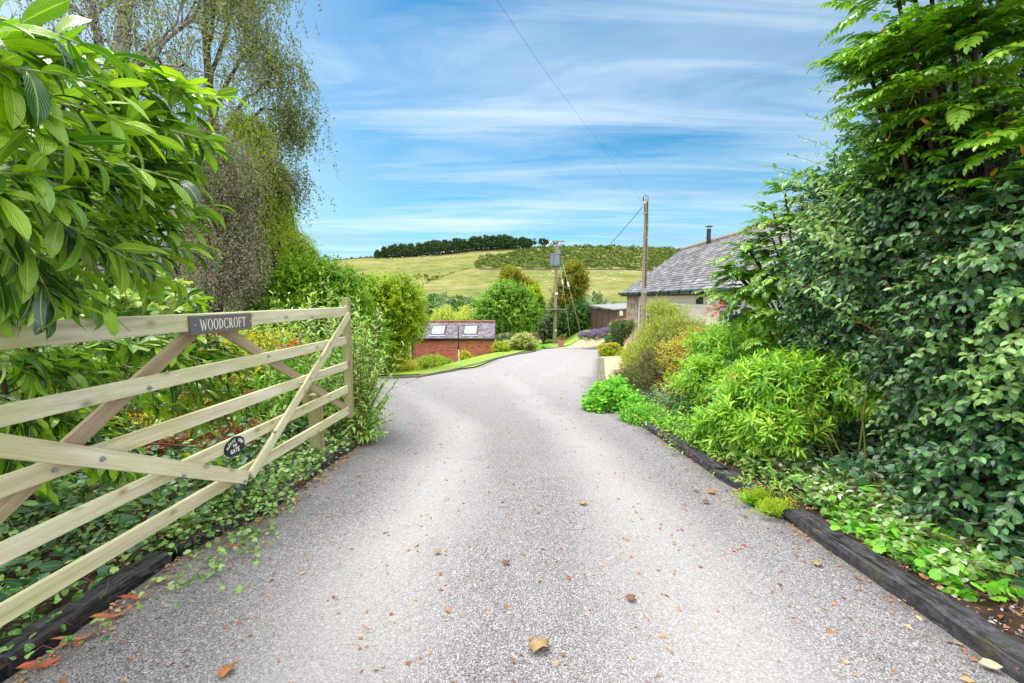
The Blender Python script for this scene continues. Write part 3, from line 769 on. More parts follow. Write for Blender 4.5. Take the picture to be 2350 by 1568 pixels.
def letters(text, font, s0, zb, hgt, wid, w, thick, mat, parent, gap=0.10, name='lettering'):
    b = MB(); x = 0; allq = []
    for ch in text:
        if ch == ' ': x += 0.5; continue
        q, wd = font(ch)
        allq += [[(p[0] + x, p[1]) for p in f] for f in q]; x += wd + gap
    x -= gap; k = wid / x
    for n_, f in enumerate(allq):
        e = 0.00002 * (n_ % 9)
        v = [gp(s0 + p[0] * k, zb + p[1] * hgt, w) for p in f] + [gp(s0 + p[0] * k, zb + p[1] * hgt, w + thick + e) for p in f]
        b.add(v, [[0, 1, 2, 3], [7, 6, 5, 4], [0, 4, 5, 1], [1, 5, 6, 2], [2, 6, 7, 3], [3, 7, 4, 0]])
    return b.build(name, mat, parent)
letters('WOODCROFT', serif, ps0 + 0.068, 1.270, 0.060, 0.395, 0.0518, 0.0012, M_CREAM, plaque)
for s in (ps0 + 0.028, ps1 - 0.018):
    b = MB(); c = gp(s, 1.30, 0.052); b.tube([c, c + gn * 0.004, c + gn * 0.006], [0.0065, 0.0055, 0.002], 12); b.build('screw', M_STEEL, plaque, smooth=True)
def plain(ch):
    P = {'P': [(0, 0, 0, 1), (0, 1, .5, 1), (.5, 1, .5, .5), (.5, .5, 0, .5)], 'L': [(0, 0, 0, 1), (0, 0, .5, 0)],
         'E': [(0, 0, 0, 1), (0, 0, .5, 0), (0, .5, .4, .5), (0, 1, .5, 1)], 'A': [(0, 0, .3, 1), (.3, 1, .6, 0), (.12, .35, .48, .35)],
         'S': [(.5, .9, .25, 1), (.25, 1, 0, .75), (0, .75, .5, .3), (.5, .3, .25, 0), (.25, 0, 0, .12)],
         'H': [(0, 0, 0, 1), (.5, 0, .5, 1), (0, .5, .5, .5)], 'U': [(0, 1, 0, .15), (0, .15, .25, 0), (.25, 0, .5, .15), (.5, .15, .5, 1)],
         'T': [(.3, 0, .3, 1), (0, 1, .6, 1)], 'G': [(.5, .85, .25, 1), (.25, 1, 0, .7), (0, .7, 0, .3), (0, .3, .25, 0), (.25, 0, .5, .12), (.5, .12, .5, .45), (.5, .45, .28, .45)]}
    q = []
    for sg in P[ch]: q += stroke(*sg, 0.17)
    return q, 0.62 if ch in 'AT' else 0.52
os_, oz = s_of(2.80), 0.516
b = MB(); n = 40
outer = [(os_ + 0.094 * cos(k * 2 * pi / n), oz + 0.062 * sin(k * 2 * pi / n)) for k in range(n)]
v = [gp(s, z, 0.013) for s, z in outer] + [gp(s, z, 0.020) for s, z in outer] + \
    [gp(os_ + (s - os_) * 0.95, oz + (z - oz) * 0.93, 0.022) for s, z in outer] + [gp(os_ + (s - os_) * 0.90, oz + (z - oz) * 0.87, 0.0185) for s, z in outer]
f = [[r * n + k, r * n + (k + 1) % n, (r + 1) * n + (k + 1) % n, (r + 1) * n + k] for r in range(3) for k in range(n)] + [[3 * n + k for k in range(n)], [k for k in range(n)][::-1]]
b.add(v, f); oval_p = b.build('oval_plate', M_IRON, gate)
# arc of words over the top, two straight lines under it
def arc_letters(text, hgt, a0, a1):
    b = MB(); chars = list(text)
    for k, ch in enumerate(chars):
        if ch == ' ': continue
        th = a0 + (a1 - a0) * k / (len(chars) - 1); q, wd = plain(ch)
        cs, cz = os_ + 0.069 * cos(th), oz + 0.038 * sin(th)
        rot = atan2(-0.038 * cos(th), 0.069 * sin(th)) if sin(th) > 0.01 else 0
        for f in q:
            v = []
            for lift in (0.0184, 0.0212 + 0.00002 * k):
                for p in f:
                    x = (p[0] - wd / 2) * hgt * 0.9; y = (p[1] - 0.5) * hgt
                    v.append(gp(cs + x * cos(rot) - y * sin(rot), cz + x * sin(rot) + y * cos(rot), lift))
            b.add(v, [[0, 1, 2, 3], [7, 6, 5, 4], [0, 4, 5, 1], [1, 5, 6, 2], [2, 6, 7, 3], [3, 7, 4, 0]])
    return b.build('lettering', M_WHITE, oval_p)
arc_letters('PLEASE SHUT', 0.019, radians(172), radians(8))
letters('THE', plain, os_ - 0.020, oz - 0.002, 0.017, 0.040, 0.0184, 0.0028, M_WHITE, oval_p, gap=0.28)
letters('GATE', plain, os_ - 0.042, oz - 0.038, 0.025, 0.084, 0.0184, 0.0030, M_WHITE, oval_p, gap=0.28)

# gate stop post behind the gate, with its stop block
P0 = at(730, 1078, 4.08)
post = empty('gate_post', (P0[0], 4.08, h(P0[0], 4.08)), 'short square wooden stop post standing behind the open gate', 'post')
b = MB(); b.box((P0[0], 4.08, (h(P0[0], 4.08) - 0.2 + 0.62) / 2), (0.10, 0.10, 0.82)); o = b.build('shaft', MPOST, post, bevel=0.008)
# give the shaft a lengthwise grain
l = o.data.uv_layers[0].data
for lp in o.data.loops:
    c = o.data.vertices[lp.vertex_index].co; l[lp.index].uv = (c.z, c.x + c.y)
b = MB(); b.box((P0[0] - 0.075, 4.08, 0.55), (0.045, 0.09, 0.14)); b.build('stop_block', MPOST, post, bevel=0.004)

# ---------------------------------------------------------------- timber edging
def sleeper(A, B, wid, hgt, inward, label, group, mat=MSLEEP, seed=0, sink=0.06, name='timber_sleeper'):
    hgt *= 0.72
    """A, B: plan points on the drive side; inward: +1 right of the line A->B"""
    r = np.random.default_rng(seed)
    A = np.array(A[:2], float); B = np.array(B[:2], float); d = B - A; L = np.linalg.norm(d); d /= L; q = np.array([d[1], -d[0]]) * inward
    nl, prof = max(6, int(L / 0.06)), [(0.0, 0.0), (0.0, 0.35), (0.004, 0.75), (0.02, 0.98), (0.25, 1.0), (0.55, 1.02), (0.85, 1.0), (0.985, 0.95), (1.0, 0.6), (1.0, 0.0)]
    v, uv = [], []
    K = len(prof)
    n1 = np.cumsum(r.normal(0, 1, nl + 1)); n1 = (n1 - n1.mean()) / (n1.std() + 1e-6)
    for k in range(nl + 1):
        f_ = k / nl; c = A + d * L * f_
        gz = h(*(c + q * wid * 0.5)) - sink
        for j, (a, z) in enumerate(prof):
            w_ = a * wid + r.normal(0, 0.0022) + n1[k] * 0.0022; zz = z * (hgt + sink) + (r.normal(0, 0.0018) + n1[k] * 0.0015 if z > 0.1 else 0)
            p = c + q * w_; v.append((p[0], p[1], gz + zz)); uv.append((L * f_, a * wid + z * hgt))
    f = [[k * K + j, (k + 1) * K + j, (k + 1) * K + j + 1, k * K + j + 1] for k in range(nl) for j in range(K - 1)]
    f += [list(range(K))[::-1], [nl * K + j for j in range(K)]]
    o = mesh(name, v, f, mat, uv=uv, smooth=False)
    return tag(o, label, 'timber edging', group)
gR = 'dark timber sleepers edging the right of the drive'
E = lambda px, py: G(px, py)
sleeper(G(2440, 1640), G(1797, 1190), 0.155, 0.10, 1, 'long dark sleeper nearest the viewer along the right of the drive', gR, seed=1)
sleeper(G(1740, 1152), G(1641, 1097), 0.15, 0.09, 1, 'short dark sleeper just beyond the lime green frothy flowers', gR, seed=2)
sleeper(G(1638, 1092), G(1522, 1012), 0.15, 0.09, 1, 'mossy dark sleeper in the middle of the right edging', gR, seed=3)
sleeper(G(1519, 1010), G(1422, 948), 0.13, 0.08, 1, 'narrow dark sleeper running up to the bright green geranium clump', gR, seed=4)
sleeper(G(1366, 886), G(1373, 824), 0.24, 0.07, 1, 'grey weathered sleeper lying between the drive and the golden gravel', gR, MSLEEP2, seed=5)
gL = 'timber edging along the left of the drive'
sleeper(G(20, 1541), G(395, 1291), 0.13, 0.08, -1, 'black damp sleeper under the near end of the gate', gL, seed=6)
sleeper(G(415, 1273), G(618, 1178), 0.13, 0.065, -1, 'dark sleeper half buried in trailing leaves under the gate', gL, seed=7)
sleeper(G(622, 1172), G(738, 1082), 0.13, 0.07, -1, 'dark sleeper ending beside the short stop post', gL, seed=8)
sleeper(G(744, 1078), G(832, 1016), 0.14, 0.09, -1, 'dark sleeper beyond the short stop post under the tall shrub', gL, seed=9)
gK = 'log edging round the lawn'
kp = [G(*p) for p in ((872, 870), (962, 867), (1062, 847), (1140, 825), (1192, 813.5), (1231, 807))]
kl_ = ['first length of log edging where the lawn starts at the left', 'curved length of log edging in front of the red brick outbuilding', 'log edging length by the foot of the white bird feeder pole',
       'log edging length before the tall flower bed', 'last log edging length beside the fern']
for k in range(5):
    sleeper(kp[k], kp[k + 1] * 0.99 + kp[k] * 0.01, 0.13, 0.09, -1, kl_[k], gK, MSLEEP2, seed=20 + k, name='edging_log')
sleeper(G(1262, 800), G(1300, 796), 0.14, 0.08, -1, 'short brown log edging piece beside the terracotta pot', gK, MSLEEP2, seed=30, name='edging_log')

# ---------------------------------------------------------------- buildings
def m_brick():
    m, t = newmat('brick')
    tc = t.n('ShaderNodeTexCoord')
    br = t.n('ShaderNodeTexBrick', {'Vector': (tc, 'UV'), 'Color1': (0.66, 0.15, 0.07, 1), 'Color2': (0.36, 0.09, 0.06, 1), 'Mortar': (0.58, 0.50, 0.40, 1),
            'Scale': 1.0, 'Mortar Size': 0.007, 'Bias': -0.15, 'Brick Width': 0.225, 'Row Height': 0.075})
    # some bricks burnt dark, some pale orange
    br2 = t.n('ShaderNodeTexBrick', {'Vector': (tc, 'UV'), 'Color1': (0, 0, 0, 1), 'Color2': (1, 1, 1, 1), 'Mortar': (0, 0, 0, 1), 'Scale': 1.0, 'Mortar Size': 0.007, 'Bias': 0.0, 'Brick Width': 0.225, 'Row Height': 0.075})
    wn = t.ramp(br2, [(0.05, (0.55, 0.5, 0.6)), (0.3, (1.0, 1.0, 1.0)), (0.75, (1.25, 1.3, 1.2)), (0.95, (1.6, 2.0, 1.6))])
    c = t.mix(1.0, br, wn, 'MULTIPLY')
    nz = t.ramp(t.noise((tc, 'UV'), 14, 5, 0.7), [(0.3, 0.75), (0.7, 1.2)])
    c = t.mix(1.0, c, nz, 'MULTIPLY')
    p = t.n('ShaderNodeBsdfPrincipled', {'Base Color': (c, 2), 'Roughness': 0.85})
    b = t.n('ShaderNodeBump', {'Height': t.math('SUBTRACT', 1.0, (br, 'Fac')), 'Strength': 0.5, 'Distance': 0.008})
    t.t.links.new(b.outputs[0], p.inputs['Normal'])
    t.n('ShaderNodeOutputMaterial', {0: p}); return m
def m_slate(name, cols, moss=0.3):
    m, t = newmat(name)
    g = t.n('ShaderNodeNewGeometry')
    c = t.ramp((g, 'Random Per Island'), [(0.0, cols[0]), (0.45, cols[1]), (0.8, cols[2]), (1.0, cols[3])])
    nz = t.ramp(t.noise((g, 'Position'), 7.0, 6, 0.7), [(0.3, 0.72), (0.7, 1.2)])
    c = t.mix(1.0, c, nz, 'MULTIPLY')
    ms = t.ramp(t.noise((g, 'Position'), 3.2, 8, 0.75), [(0.60, 0.0), (0.68, 1.0)])
    c = t.mix(t.math('MULTIPLY', ms, moss), c, (0.10, 0.085, 0.03))
    p = t.n('ShaderNodeBsdfPrincipled', {'Base Color': (c, 2), 'Roughness': 0.55, 'Specular IOR Level': 0.4})
    t.n('ShaderNodeOutputMaterial', {0: p}); return m
M_BRICK = m_brick()
M_SLATE = m_slate('roof_slate', [(0.11, 0.10, 0.108), (0.175, 0.163, 0.168), (0.235, 0.22, 0.222), (0.32, 0.30, 0.295)])
M_SLATE_B = m_slate('mossy_slate', [(0.13, 0.105, 0.13), (0.20, 0.165, 0.195), (0.25, 0.22, 0.25), (0.32, 0.28, 0.31)], 0.45)
M_RIDGE = simple('ridge_tile', (0.40, 0.13, 0.06), 0.85, col2=(0.07, 0.055, 0.02), vscale=12, bump=0.8, bscale=40)
M_RIDGE2 = simple('ridge_tile_pale', (0.34, 0.22, 0.15), 0.85, var=0.4, vscale=6, bump=0.4, bscale=30)
M_RENDER = simple('white_render', (0.74, 0.72, 0.66), 0.9, var=0.12, vscale=3, bump=0.3, bscale=25)
M_GLASS = simple('dark_glass', (0.03, 0.04, 0.05), 0.06, spec=0.8)
M_SKYGLASS = simple('skylight_blind', (0.72, 0.74, 0.74), 0.12, var=0.06, vscale=1.0, spec=0.7)
M_LEAD = simple('lead_flashing', (0.24, 0.26, 0.32), 0.5, var=0.2, vscale=8)
M_FRAMEW = simple('window_paint', (0.76, 0.77, 0.76), 0.35)
M_FELT = simple('roofing_felt', (0.27, 0.275, 0.28), 0.9, var=0.22, vscale=2.5, bump=0.3, bscale=60)
M_SHED = simple('brown_stain', (0.105, 0.055, 0.045), 0.7, var=0.35, vscale=6, bump=0.3, bscale=30)
M_CONC = simple('concrete', (0.42, 0.40, 0.35), 0.9, var=0.3, vscale=4, bump=0.4)
def m_stone():
    m, t = newmat('stone')
    g = t.n('ShaderNodeNewGeometry')
    mp = t.mapping((g, 'Position'), (1, 1, 1.6))
    vo = t.n('ShaderNodeTexVoronoi', {'Vector': mp, 'Scale': 3.6, 'Randomness': 0.85})
    ve = t.n('ShaderNodeTexVoronoi', {'Vector': mp, 'Scale': 3.6, 'Randomness': 0.85}, feature='DISTANCE_TO_EDGE')
    c = t.ramp((vo, 'Color'), [(0, (0.20, 0.12, 0.07)), (0.4, (0.36, 0.25, 0.16)), (0.7, (0.45, 0.33, 0.24)), (1, (0.5, 0.42, 0.34))])
    c = t.mix(t.ramp((ve, 'Distance'), [(0.0, 1.0), (0.06, 0.0)]), c, (0.40, 0.36, 0.29))
    p = t.n('ShaderNodeBsdfPrincipled', {'Base Color': (c, 2), 'Roughness': 0.9})
    b = t.n('ShaderNodeBump', {'Height': (ve, 'Distance'), 'Strength': 0.8, 'Distance': 0.05})
    t.t.links.new(b.outputs[0], p.inputs['Normal'])
    t.n('ShaderNodeOutputMaterial', {0: p}); return m
M_STONE = m_stone()

def slates(name, O, U_, Vd, width, length, sw, course, mat, parent, seed=0, holes=(), thick=0.009, tilt=0.018):
    """rows of overlapping slates: O top-left of the slope, U_ along, Vd down the slope"""
    r = np.random.default_rng(seed); O, U_, Vd = map(np.array, (O, U_, Vd)); N_ = np.cross(U_, Vd); N_ = N_ * (1 if N_[2] > 0 else -1)
    v, f, n = [], [], 0
    rows = int(round(length / course))
    for k in range(rows):
        x = -(k % 2) * sw / 2
        while x < width:
            w = sw * r.uniform(0.93, 1.0); x0, x1 = max(x, 0), min(x + w, width)
            y0, y1 = k * course - course * 0.15, (k + 1) * course + r.normal(0, 0.006)
            cx_, cy_ = (x0 + x1) / 2, (y0 + y1) / 2
            if x1 - x0 > 0.02 and not any(a < cx_ < b_ and c < cy_ < d_ for a, b_, c, d_ in holes):
                tl = r.normal(0, 0.003); tr = r.normal(0, 0.003)
                q = []
                for (xx, yy, nz) in ((x0, y0, 0), (x1, y0, 0), (x1, y1, tilt + tr), (x0, y1, tilt + tl)):
                    q.append(O + U_ * xx + Vd * yy + N_ * nz)
                q2 = [p - N_ * thick for p in q]
                v += q + q2; f += [[n, n + 1, n + 2, n + 3], [n + 7, n + 6, n + 5, n + 4], [n + 3, n + 2, n + 6, n + 7], [n, n + 3, n + 7, n + 4], [n + 2, n + 1, n + 5, n + 6]]; n += 8
            x += sw
    # underlay so nothing shows through
    q = [O + N_ * -0.03, O + U_ * width + N_ * -0.03, O + U_ * width + Vd * length + N_ * -0.03, O + Vd * length + N_ * -0.03]
    v += q + [p - N_ * 0.06 for p in q]; f += [[n, n + 1, n + 2, n + 3], [n + 7, n + 6, n + 5, n + 4], [n, n + 4, n + 5, n + 1], [n + 1, n + 5, n + 6, n + 2], [n + 2, n + 6, n + 7, n + 3], [n + 3, n + 7, n + 4, n]]
    return mesh(name, v, f, mat, parent)
def wallbox(b, x0, x1, y0, y1, z0, z1):
    """box with uv in metres on its vertical faces"""
    for (A, B_) in (((x0, y0), (x1, y0)), ((x1, y0), (x1, y1)), ((x1, y1), (x0, y1)), ((x0, y1), (x0, y0))):
        L = math.hypot(B_[0] - A[0], B_[1] - A[1])
        b.add([(A[0], A[1], z0), (B_[0], B_[1], z0), (B_[0], B_[1], z1), (A[0], A[1], z1)], [[0, 1, 2, 3]], [(0, z0 + 9), (L, z0 + 9), (L, z1 + 9), (0, z1 + 9)])
    b.add([(x0, y0, z1), (x1, y0, z1), (x1, y1, z1), (x0, y1, z1)], [[0, 1, 2, 3]])

# red brick outbuilding
bx0, bx1, by, bz = -5.55, -1.05, 25.15, -0.80
brk = empty('brick_outbuilding', (bx0, by, h(bx0, by)), 'small red brick outbuilding with slate roof and two roof windows', 'outbuilding')
b = MB(); wallbox(b, bx0, bx1, by, by + 2.9, -4.2, bz); b.build('wall', M_BRICK, brk)
Vd = np.array([0, -1.60, -0.86]); SLN = np.linalg.norm(Vd); Vd /= SLN
O_ = np.array([bx0 - 0.10, by + 1.45, bz + 0.86 + 0.02])
wid = bx1 - bx0 + 0.18
hole = [(0.24 * wid - 0.03, 0.385 * wid + 0.03, 0.25 * SLN, 0.80 * SLN), (0.63 * wid - 0.03, 0.775 * wid + 0.03, 0.25 * SLN, 0.80 * SLN)]
slates('roof', O_, (1, 0, 0), Vd, wid, SLN, 0.26, 0.125, M_SLATE_B, brk, 3, hole)
Vb = np.array([0, 1.60, -0.86]) / SLN
slates('rear_roof', O_, (1, 0, 0), Vb, wid, SLN, 0.26, 0.25, M_SLATE_B, brk, 4)
b = MB()
rgd = np.random.default_rng(2)
for k in range(12):
    w = wid / 12; c = O_ + np.array([w * (k + .5), 0, 0.02 + rgd.normal(0, 0.006)])
    b.box(c + np.array([0, -0.05, 0.0]), (w * 0.97, 0.14, 0.05), Matrix.Rotation(0.48, 3, 'X')); b.box(c + np.array([0, 0.05, 0.0]), (w * 0.97, 0.14, 0.048), Matrix.Rotation(-0.48, 3, 'X'))
b.build('ridge_tiles', M_RIDGE, brk)
NB = np.array([0, -0.86, 1.60]) / SLN
for k, (f0, f1) in enumerate(((0.245, 0.385), (0.635, 0.775))):
    def rp(a, d_, n_): return O_ + np.array([1, 0, 0]) * a * wid + Vd * d_ * SLN + NB * n_
    def slab(b, a0, a1, d0, d1, n0, n1):
        v = [rp(a, d_, n_) for a in (a0, a1) for d_ in (d0, d1) for n_ in (n0, n1)]
        b.add(v, [[0, 1, 3, 2], [4, 6, 7, 5], [0, 4, 5, 1], [2, 3, 7, 6], [0, 2, 6, 4], [1, 5, 7, 3]])
    b = MB(); e = 0.012
    slab(b, f0 - e, f1 + e, 0.255, 0.30, -0.02, 0.085); slab(b, f0 - e, f1 + e, 0.76, 0.80, -0.02, 0.07)
    slab(b, f0 - e, f0, 0.30, 0.76, -0.02, 0.075); slab(b, f1, f1 + e, 0.30, 0.76, -0.02, 0.075)
    wn_ = b.build('roof_window', simple('roof_window_frame', (0.10, 0.10, 0.11), 0.5), brk)
    b = MB(); slab(b, f0 + .001, f1 - .001, 0.302, 0.758, 0.0, 0.045); b.build('pane', M_SKYGLASS, wn_)
    b = MB(); slab(b, f0 - 0.02, f1 + 0.02, 0.80, 0.90, 0.005, 0.035); b.build('flashing', M_LEAD, wn_)
b = MB(); ez = O_[2] + Vd[2] * SLN
b.tube([(bx0 - 0.12, by - 0.20, ez - 0.03), (bx1 + 0.1, by - 0.20, ez - 0.03)], 0.055, 8); b.box(((bx0 + bx1) / 2, by - 0.05, ez - 0.05), (wid, 0.10, 0.15))
b.build('gutter', M_BLACK, brk)
b = MB(); b.tube([(bx0 - 0.02, by - 0.20, ez - 0.05), (bx0 + 0.02, by - 0.06, ez - 0.28), (bx0 + 0.03, by - 0.06, -4.1)], 0.045, 8); b.build('downpipe', M_BLACK, brk)

# the cottage
WX = 6.30
cot = empty('cottage', (WX, 24.8, h(WX, 24.8)), 'low white cottage with a long grey slate roof behind the shrubs', 'cottage')
b = MB(); wallbox(b, WX, 12.1, 5.0, 24.75, -2.6, 1.60); b.build('wall', M_RENDER, cot)
b = MB(); wallbox(b, WX - 0.04, WX + 0.6, 22.75, 24.9, -2.6, 1.598); wallbox(b, WX + 0.6, 12.1, 24.76, 24.9, -2.6, 1.595)
b.add([(WX, 24.83, 1.6), (12.1, 24.83, 1.6), (9.2, 24.83, 3.9)], [[0, 1, 2]], [(0, 0), (1, 0), (.5, 1)]); b.build('stone_corner', M_STONE, cot)
Vr = np.array([-3.25, 0, -2.36]); LR = np.linalg.norm(Vr); Vr /= LR
slates('roof', (9.2, 5.0, 4.05), (0, 1, 0), Vr, 20.05, LR, 0.30, 0.165, M_SLATE, cot, 7)
Vr2 = np.array([3.25, 0, -2.36]) / LR
slates('rear_roof', (9.2, 5.0, 4.05), (0, 1, 0), Vr2, 20.05, LR, 0.30, 0.40, M_SLATE, cot, 8)
b = MB()
for k in range(44):
    y0 = 5.0 + k * 20.05 / 44; c = (9.2, y0 + 0.228, 4.09 + rgd.normal(0, 0.005))
    b.tube([(c[0], y0 + 0.005, c[2] - 0.05), (c[0], y0 + 0.448, c[2] - 0.05)], 0.105, 8)
b.build('ridge_tiles', M_RIDGE2, cot, smooth=False)
b = MB(); b.tube([(5.88, 5.0, 1.64), (5.88, 25.1, 1.67)], 0.062, 10)
for y0 in np.arange(6, 25, 1.0): b.box((5.885, y0, 1.66), (0.15, 0.05, 0.13))
for y0 in (12.0, 14.2, 17.6, 21.3): b.tube([(5.88, y0, 1.645), (5.88, y0 + 0.16, 1.645)], 0.074, 10)
b.box((6.06, 15.0, 1.60), (0.22, 20.1, 0.14)); b.build('gutter', M_BLACK, cot)
b = MB(); fx, fy = 9.05, 21.3
b.tube([(fx, fy, 3.8), (fx, fy, 4.60)], 0.092, 16); b.tube([(fx, fy, 4.19), (fx, fy, 4.22)], 0.100, 16); b.tube([(fx, fy, 4.595), (fx, fy, 4.60)], 0.10, 16)
for a in range(4): b.tube([(fx + .08 * cos(a * pi / 2), fy + .08 * sin(a * pi / 2), 4.6), (fx + .08 * cos(a * pi / 2), fy + .08 * sin(a * pi / 2), 4.70)], 0.006, 4)
b.lathe((fx, fy, 4.70), [(0.165, 0.0), (0.17, 0.012), (0.09, 0.05), (0.0, 0.062)], 18); b.build('flue', M_BLACK, cot, smooth=False)
def wy(px): return WX * F / (px - CX)
def window(y0, y1, z0, z1, nx, nz, name='window', glass=M_GLASS):
    fr = MB(); X0 = WX - 0.03
    th = 0.06
    fr.box((X0 - 0.015, y0 + th / 2, (z0 + z1) / 2), (0.09, th, z1 - z0)); fr.box((X0 - 0.015, y1 - th / 2, (z0 + z1) / 2), (0.09, th, z1 - z0))
    fr.box((X0 - 0.013, (y0 + y1) / 2, z0 + th / 2), (0.088, y1 - y0 - 2 * th, th)); fr.box((X0 - 0.013, (y0 + y1) / 2, z1 - th / 2), (0.088, y1 - y0 - 2 * th, th))
    for k in range(1, nx):
        yy = y0 + (y1 - y0) * k / nx; fr.box((X0 - 0.008, yy, (z0 + z1) / 2), (0.06, 0.075 if k % 2 == 0 else 0.03, z1 - z0 - 2 * th))
    for k in range(1, nz):
        z_ = z0 + (z1 - z0) * k / nz; fr.box((X0 - 0.007, (y0 + y1) / 2, z_), (0.05, y1 - y0 - 2 * th, 0.03))
    w_ = fr.build(name, M_FRAMEW, cot)
    p = MB(); p.box((X0 + 0.005, (y0 + y1) / 2, (z0 + z1) / 2), (0.03, y1 - y0 - 2 * th, z1 - z0 - 2 * th)); p.build('pane', glass, w_)
    return w_
window(wy(1503), wy(1470), -1.25, 1.18, 4, 5, 'french_window')
window(wy(1560), wy(1538), -0.2, 1.12, 3, 3)
window(wy(1702), wy(1653), -0.05, 1.14, 4, 3)
window(wy(1900), wy(1800), -0.05, 1.14, 4, 3)
for a, c in ((1652, 1700), (1597, 1612)):
    b = MB(); b.box((WX - 0.012, (wy(a) + wy(c)) / 2, 1.37), (0.03, wy(a) - wy(c), 0.24)); b.build('dark_transom', M_GLASS, cot)
b = MB(); b.box((WX - 0.04, (wy(1540) + wy(1640)) / 2, 1.20), (0.10, wy(1540) - wy(1640), 0.07)); b.build('lintel_beam', M_FRAMEW, cot)

# brown timber shed
s0, s1 = (6.87, 30.0), (6.27, 36.0)
shed = empty('timber_shed', (6.87, 30.0, -0.95), 'dark brown timber shed with a flat grey felt roof beyond the cottage', 'shed')
sx1 = 10.2
zb_ = -1.10
def P_side(t_, z): return (s0[0] + (s1[0] - s0[0]) * t_, s0[1] + (s1[1] - s0[1]) * t_, z)
b = MB(); nb = 13; top = (0.66, 0.93)
for k in range(nb):
    za, zc = zb_ + (top[0] - zb_) * k / nb, zb_ + (top[0] - zb_) * (k + 1) / nb
    for t0_ in range(6):
        ta, tb = t0_ / 6, (t0_ + 1) / 6 - 0.004
        A = P_side(ta, za); B_ = P_side(tb, za); C_ = P_side(tb, zc - 0.006); D_ = P_side(ta, zc - 0.006)
        o_ = 0.014
        b.add([(A[0] - o_, A[1], A[2]), (B_[0] - o_, B_[1], B_[2]), (C_[0], C_[1], C_[2]), (D_[0], D_[1], D_[2]), (A[0] + .05, A[1], A[2]), (B_[0] + .05, B_[1], B_[2]), (C_[0] + .05, C_[1], C_[2]), (D_[0] + .05, D_[1], D_[2])],
              [[0, 3, 2, 1], [0, 1, 5, 4], [3, 7, 6, 2], [4, 5, 6, 7], [0, 4, 7, 3], [1, 2, 6, 5]])
b.build('side_wall', M_SHED, shed)
b = MB()
for k in range(16):
    za = zb_ + k * 0.115; z2 = za + 0.105
    b.add([(s0[0] + .02, s0[1] - 0.022, za), (sx1, s0[1] - 0.022, za), (sx1, s0[1] - 0.004, z2), (s0[0] + .02, s0[1] - 0.004, z2), (s0[0] + .02, s0[1] + .03, za), (sx1, s0[1] + .03, za), (sx1, s0[1] + .03, z2), (s0[0] + .02, s0[1] + .03, z2)],
          [[0, 1, 2, 3], [0, 4, 5, 1], [3, 2, 6, 7], [4, 7, 6, 5]])
b.build('gable_wall', simple('worn_boards', (0.20, 0.13, 0.11), 0.8, var=0.4, vscale=5), shed)
b = MB()
for p in (P_side(0, 0), P_side(0.25, 0), P_side(0.5, 0), P_side(0.75, 0), P_side(1, 0)):
    b = MB(); b.box((p[0] - 0.012, p[1], (zb_ + .64) / 2), (0.05, 0.07, .64 - zb_)); b.build('batten', M_SHED, shed)
b = MB(); z0, z1, z2 = 0.70, 0.78, 1.04
ov = 0.16
R_ = [(s0[0] - ov, s0[1] - ov, 0.72), (sx1, s0[1] - ov, 0.98), (sx1, s1[1] + ov, 1.10), (s1[0] - ov, s1[1] + ov, 0.90)]
b.add([r_ for r_ in R_] + [(r_[0], r_[1], r_[2] - 0.07) for r_ in R_], [[0, 1, 2, 3], [7, 6, 5, 4], [0, 4, 5, 1], [1, 5, 6, 2], [2, 6, 7, 3], [3, 7, 4, 0]])
b.build('roof', M_FELT, shed, bevel=0.01)
b = MB(); b.box(((s0[0] + s1[0]) / 2 - 0.0, 33, zb_ - 0.12), (0.25, 6.0, 0.30), Matrix.Rotation(0.0997, 3, 'Z')); b.build('plinth', M_CONC, shed)
b = MB(); b.box((s0[0] + 0.30, s0[1] - 0.06, 0.45), (0.22, 0.08, 0.32)); b.build('meter_box', M_CREAM, shed, bevel=0.008)

# ---------------------------------------------------------------- poles and wires
def sag(A, B, s, n=14):
    A, B = np.array(A, float), np.array(B, float); t_ = np.linspace(0, 1, n)[:, None]
    p = A * (1 - t_) + B * t_; p[:, 2] -= 4 * s * (t_ * (1 - t_))[:, 0]; return p
def knobbly(A, B, r0, r1, n=16, seed=0):
    rr_ = np.random.default_rng(seed); t_ = np.linspace(0, 1, n)[:, None]
    p = np.array(A) * (1 - t_) + np.array(B) * t_; p[:, :2] += rr_.normal(0, 0.006, (n, 2)); return p, np.linspace(r0, r1, n)
pa = at(1275, 793, 36.0); pa[2] = h(pa[0], 36.0)
pA = empty('utility_pole', pa, 'wooden utility pole carrying a grey transformer, standing on the lawn', 'utility pole')
topA = at(1276, 551, 36.0)[2]
b = MB(); p, r = knobbly((pa[0] - 0.08, 36, pa[2] - 0.3), (pa[0] + 0.05, 36, topA), 0.155, 0.105); b.tube(p, r, 12); b.build('pole', MPOLE, pA, smooth=True)
b = MB(); b.box((pa[0] + 0.08, 35.86, topA - 0.12), (1.08, 0.10, 0.09)); b.build('crossarm', MPOLE, pA)
b = MB(); b.tube([(pa[0] + 0.45, 35.85, topA - 0.15), (pa[0] + 0.07, 35.85, topA - 0.55)], 0.02, 5); b.tube([(pa[0] - 0.32, 35.85, topA - 0.15), (pa[0] + 0.03, 35.85, topA - 0.5)], 0.02, 5); b.build('bracket', M_STEEL, pA)
M_TRANS = simple('transformer_grey', (0.20, 0.245, 0.30), 0.5, var=0.15, vscale=3)
b = MB(); tx, tz = at(1273, 597, 35.7)[0], at(1273, 597, 35.7)[2]
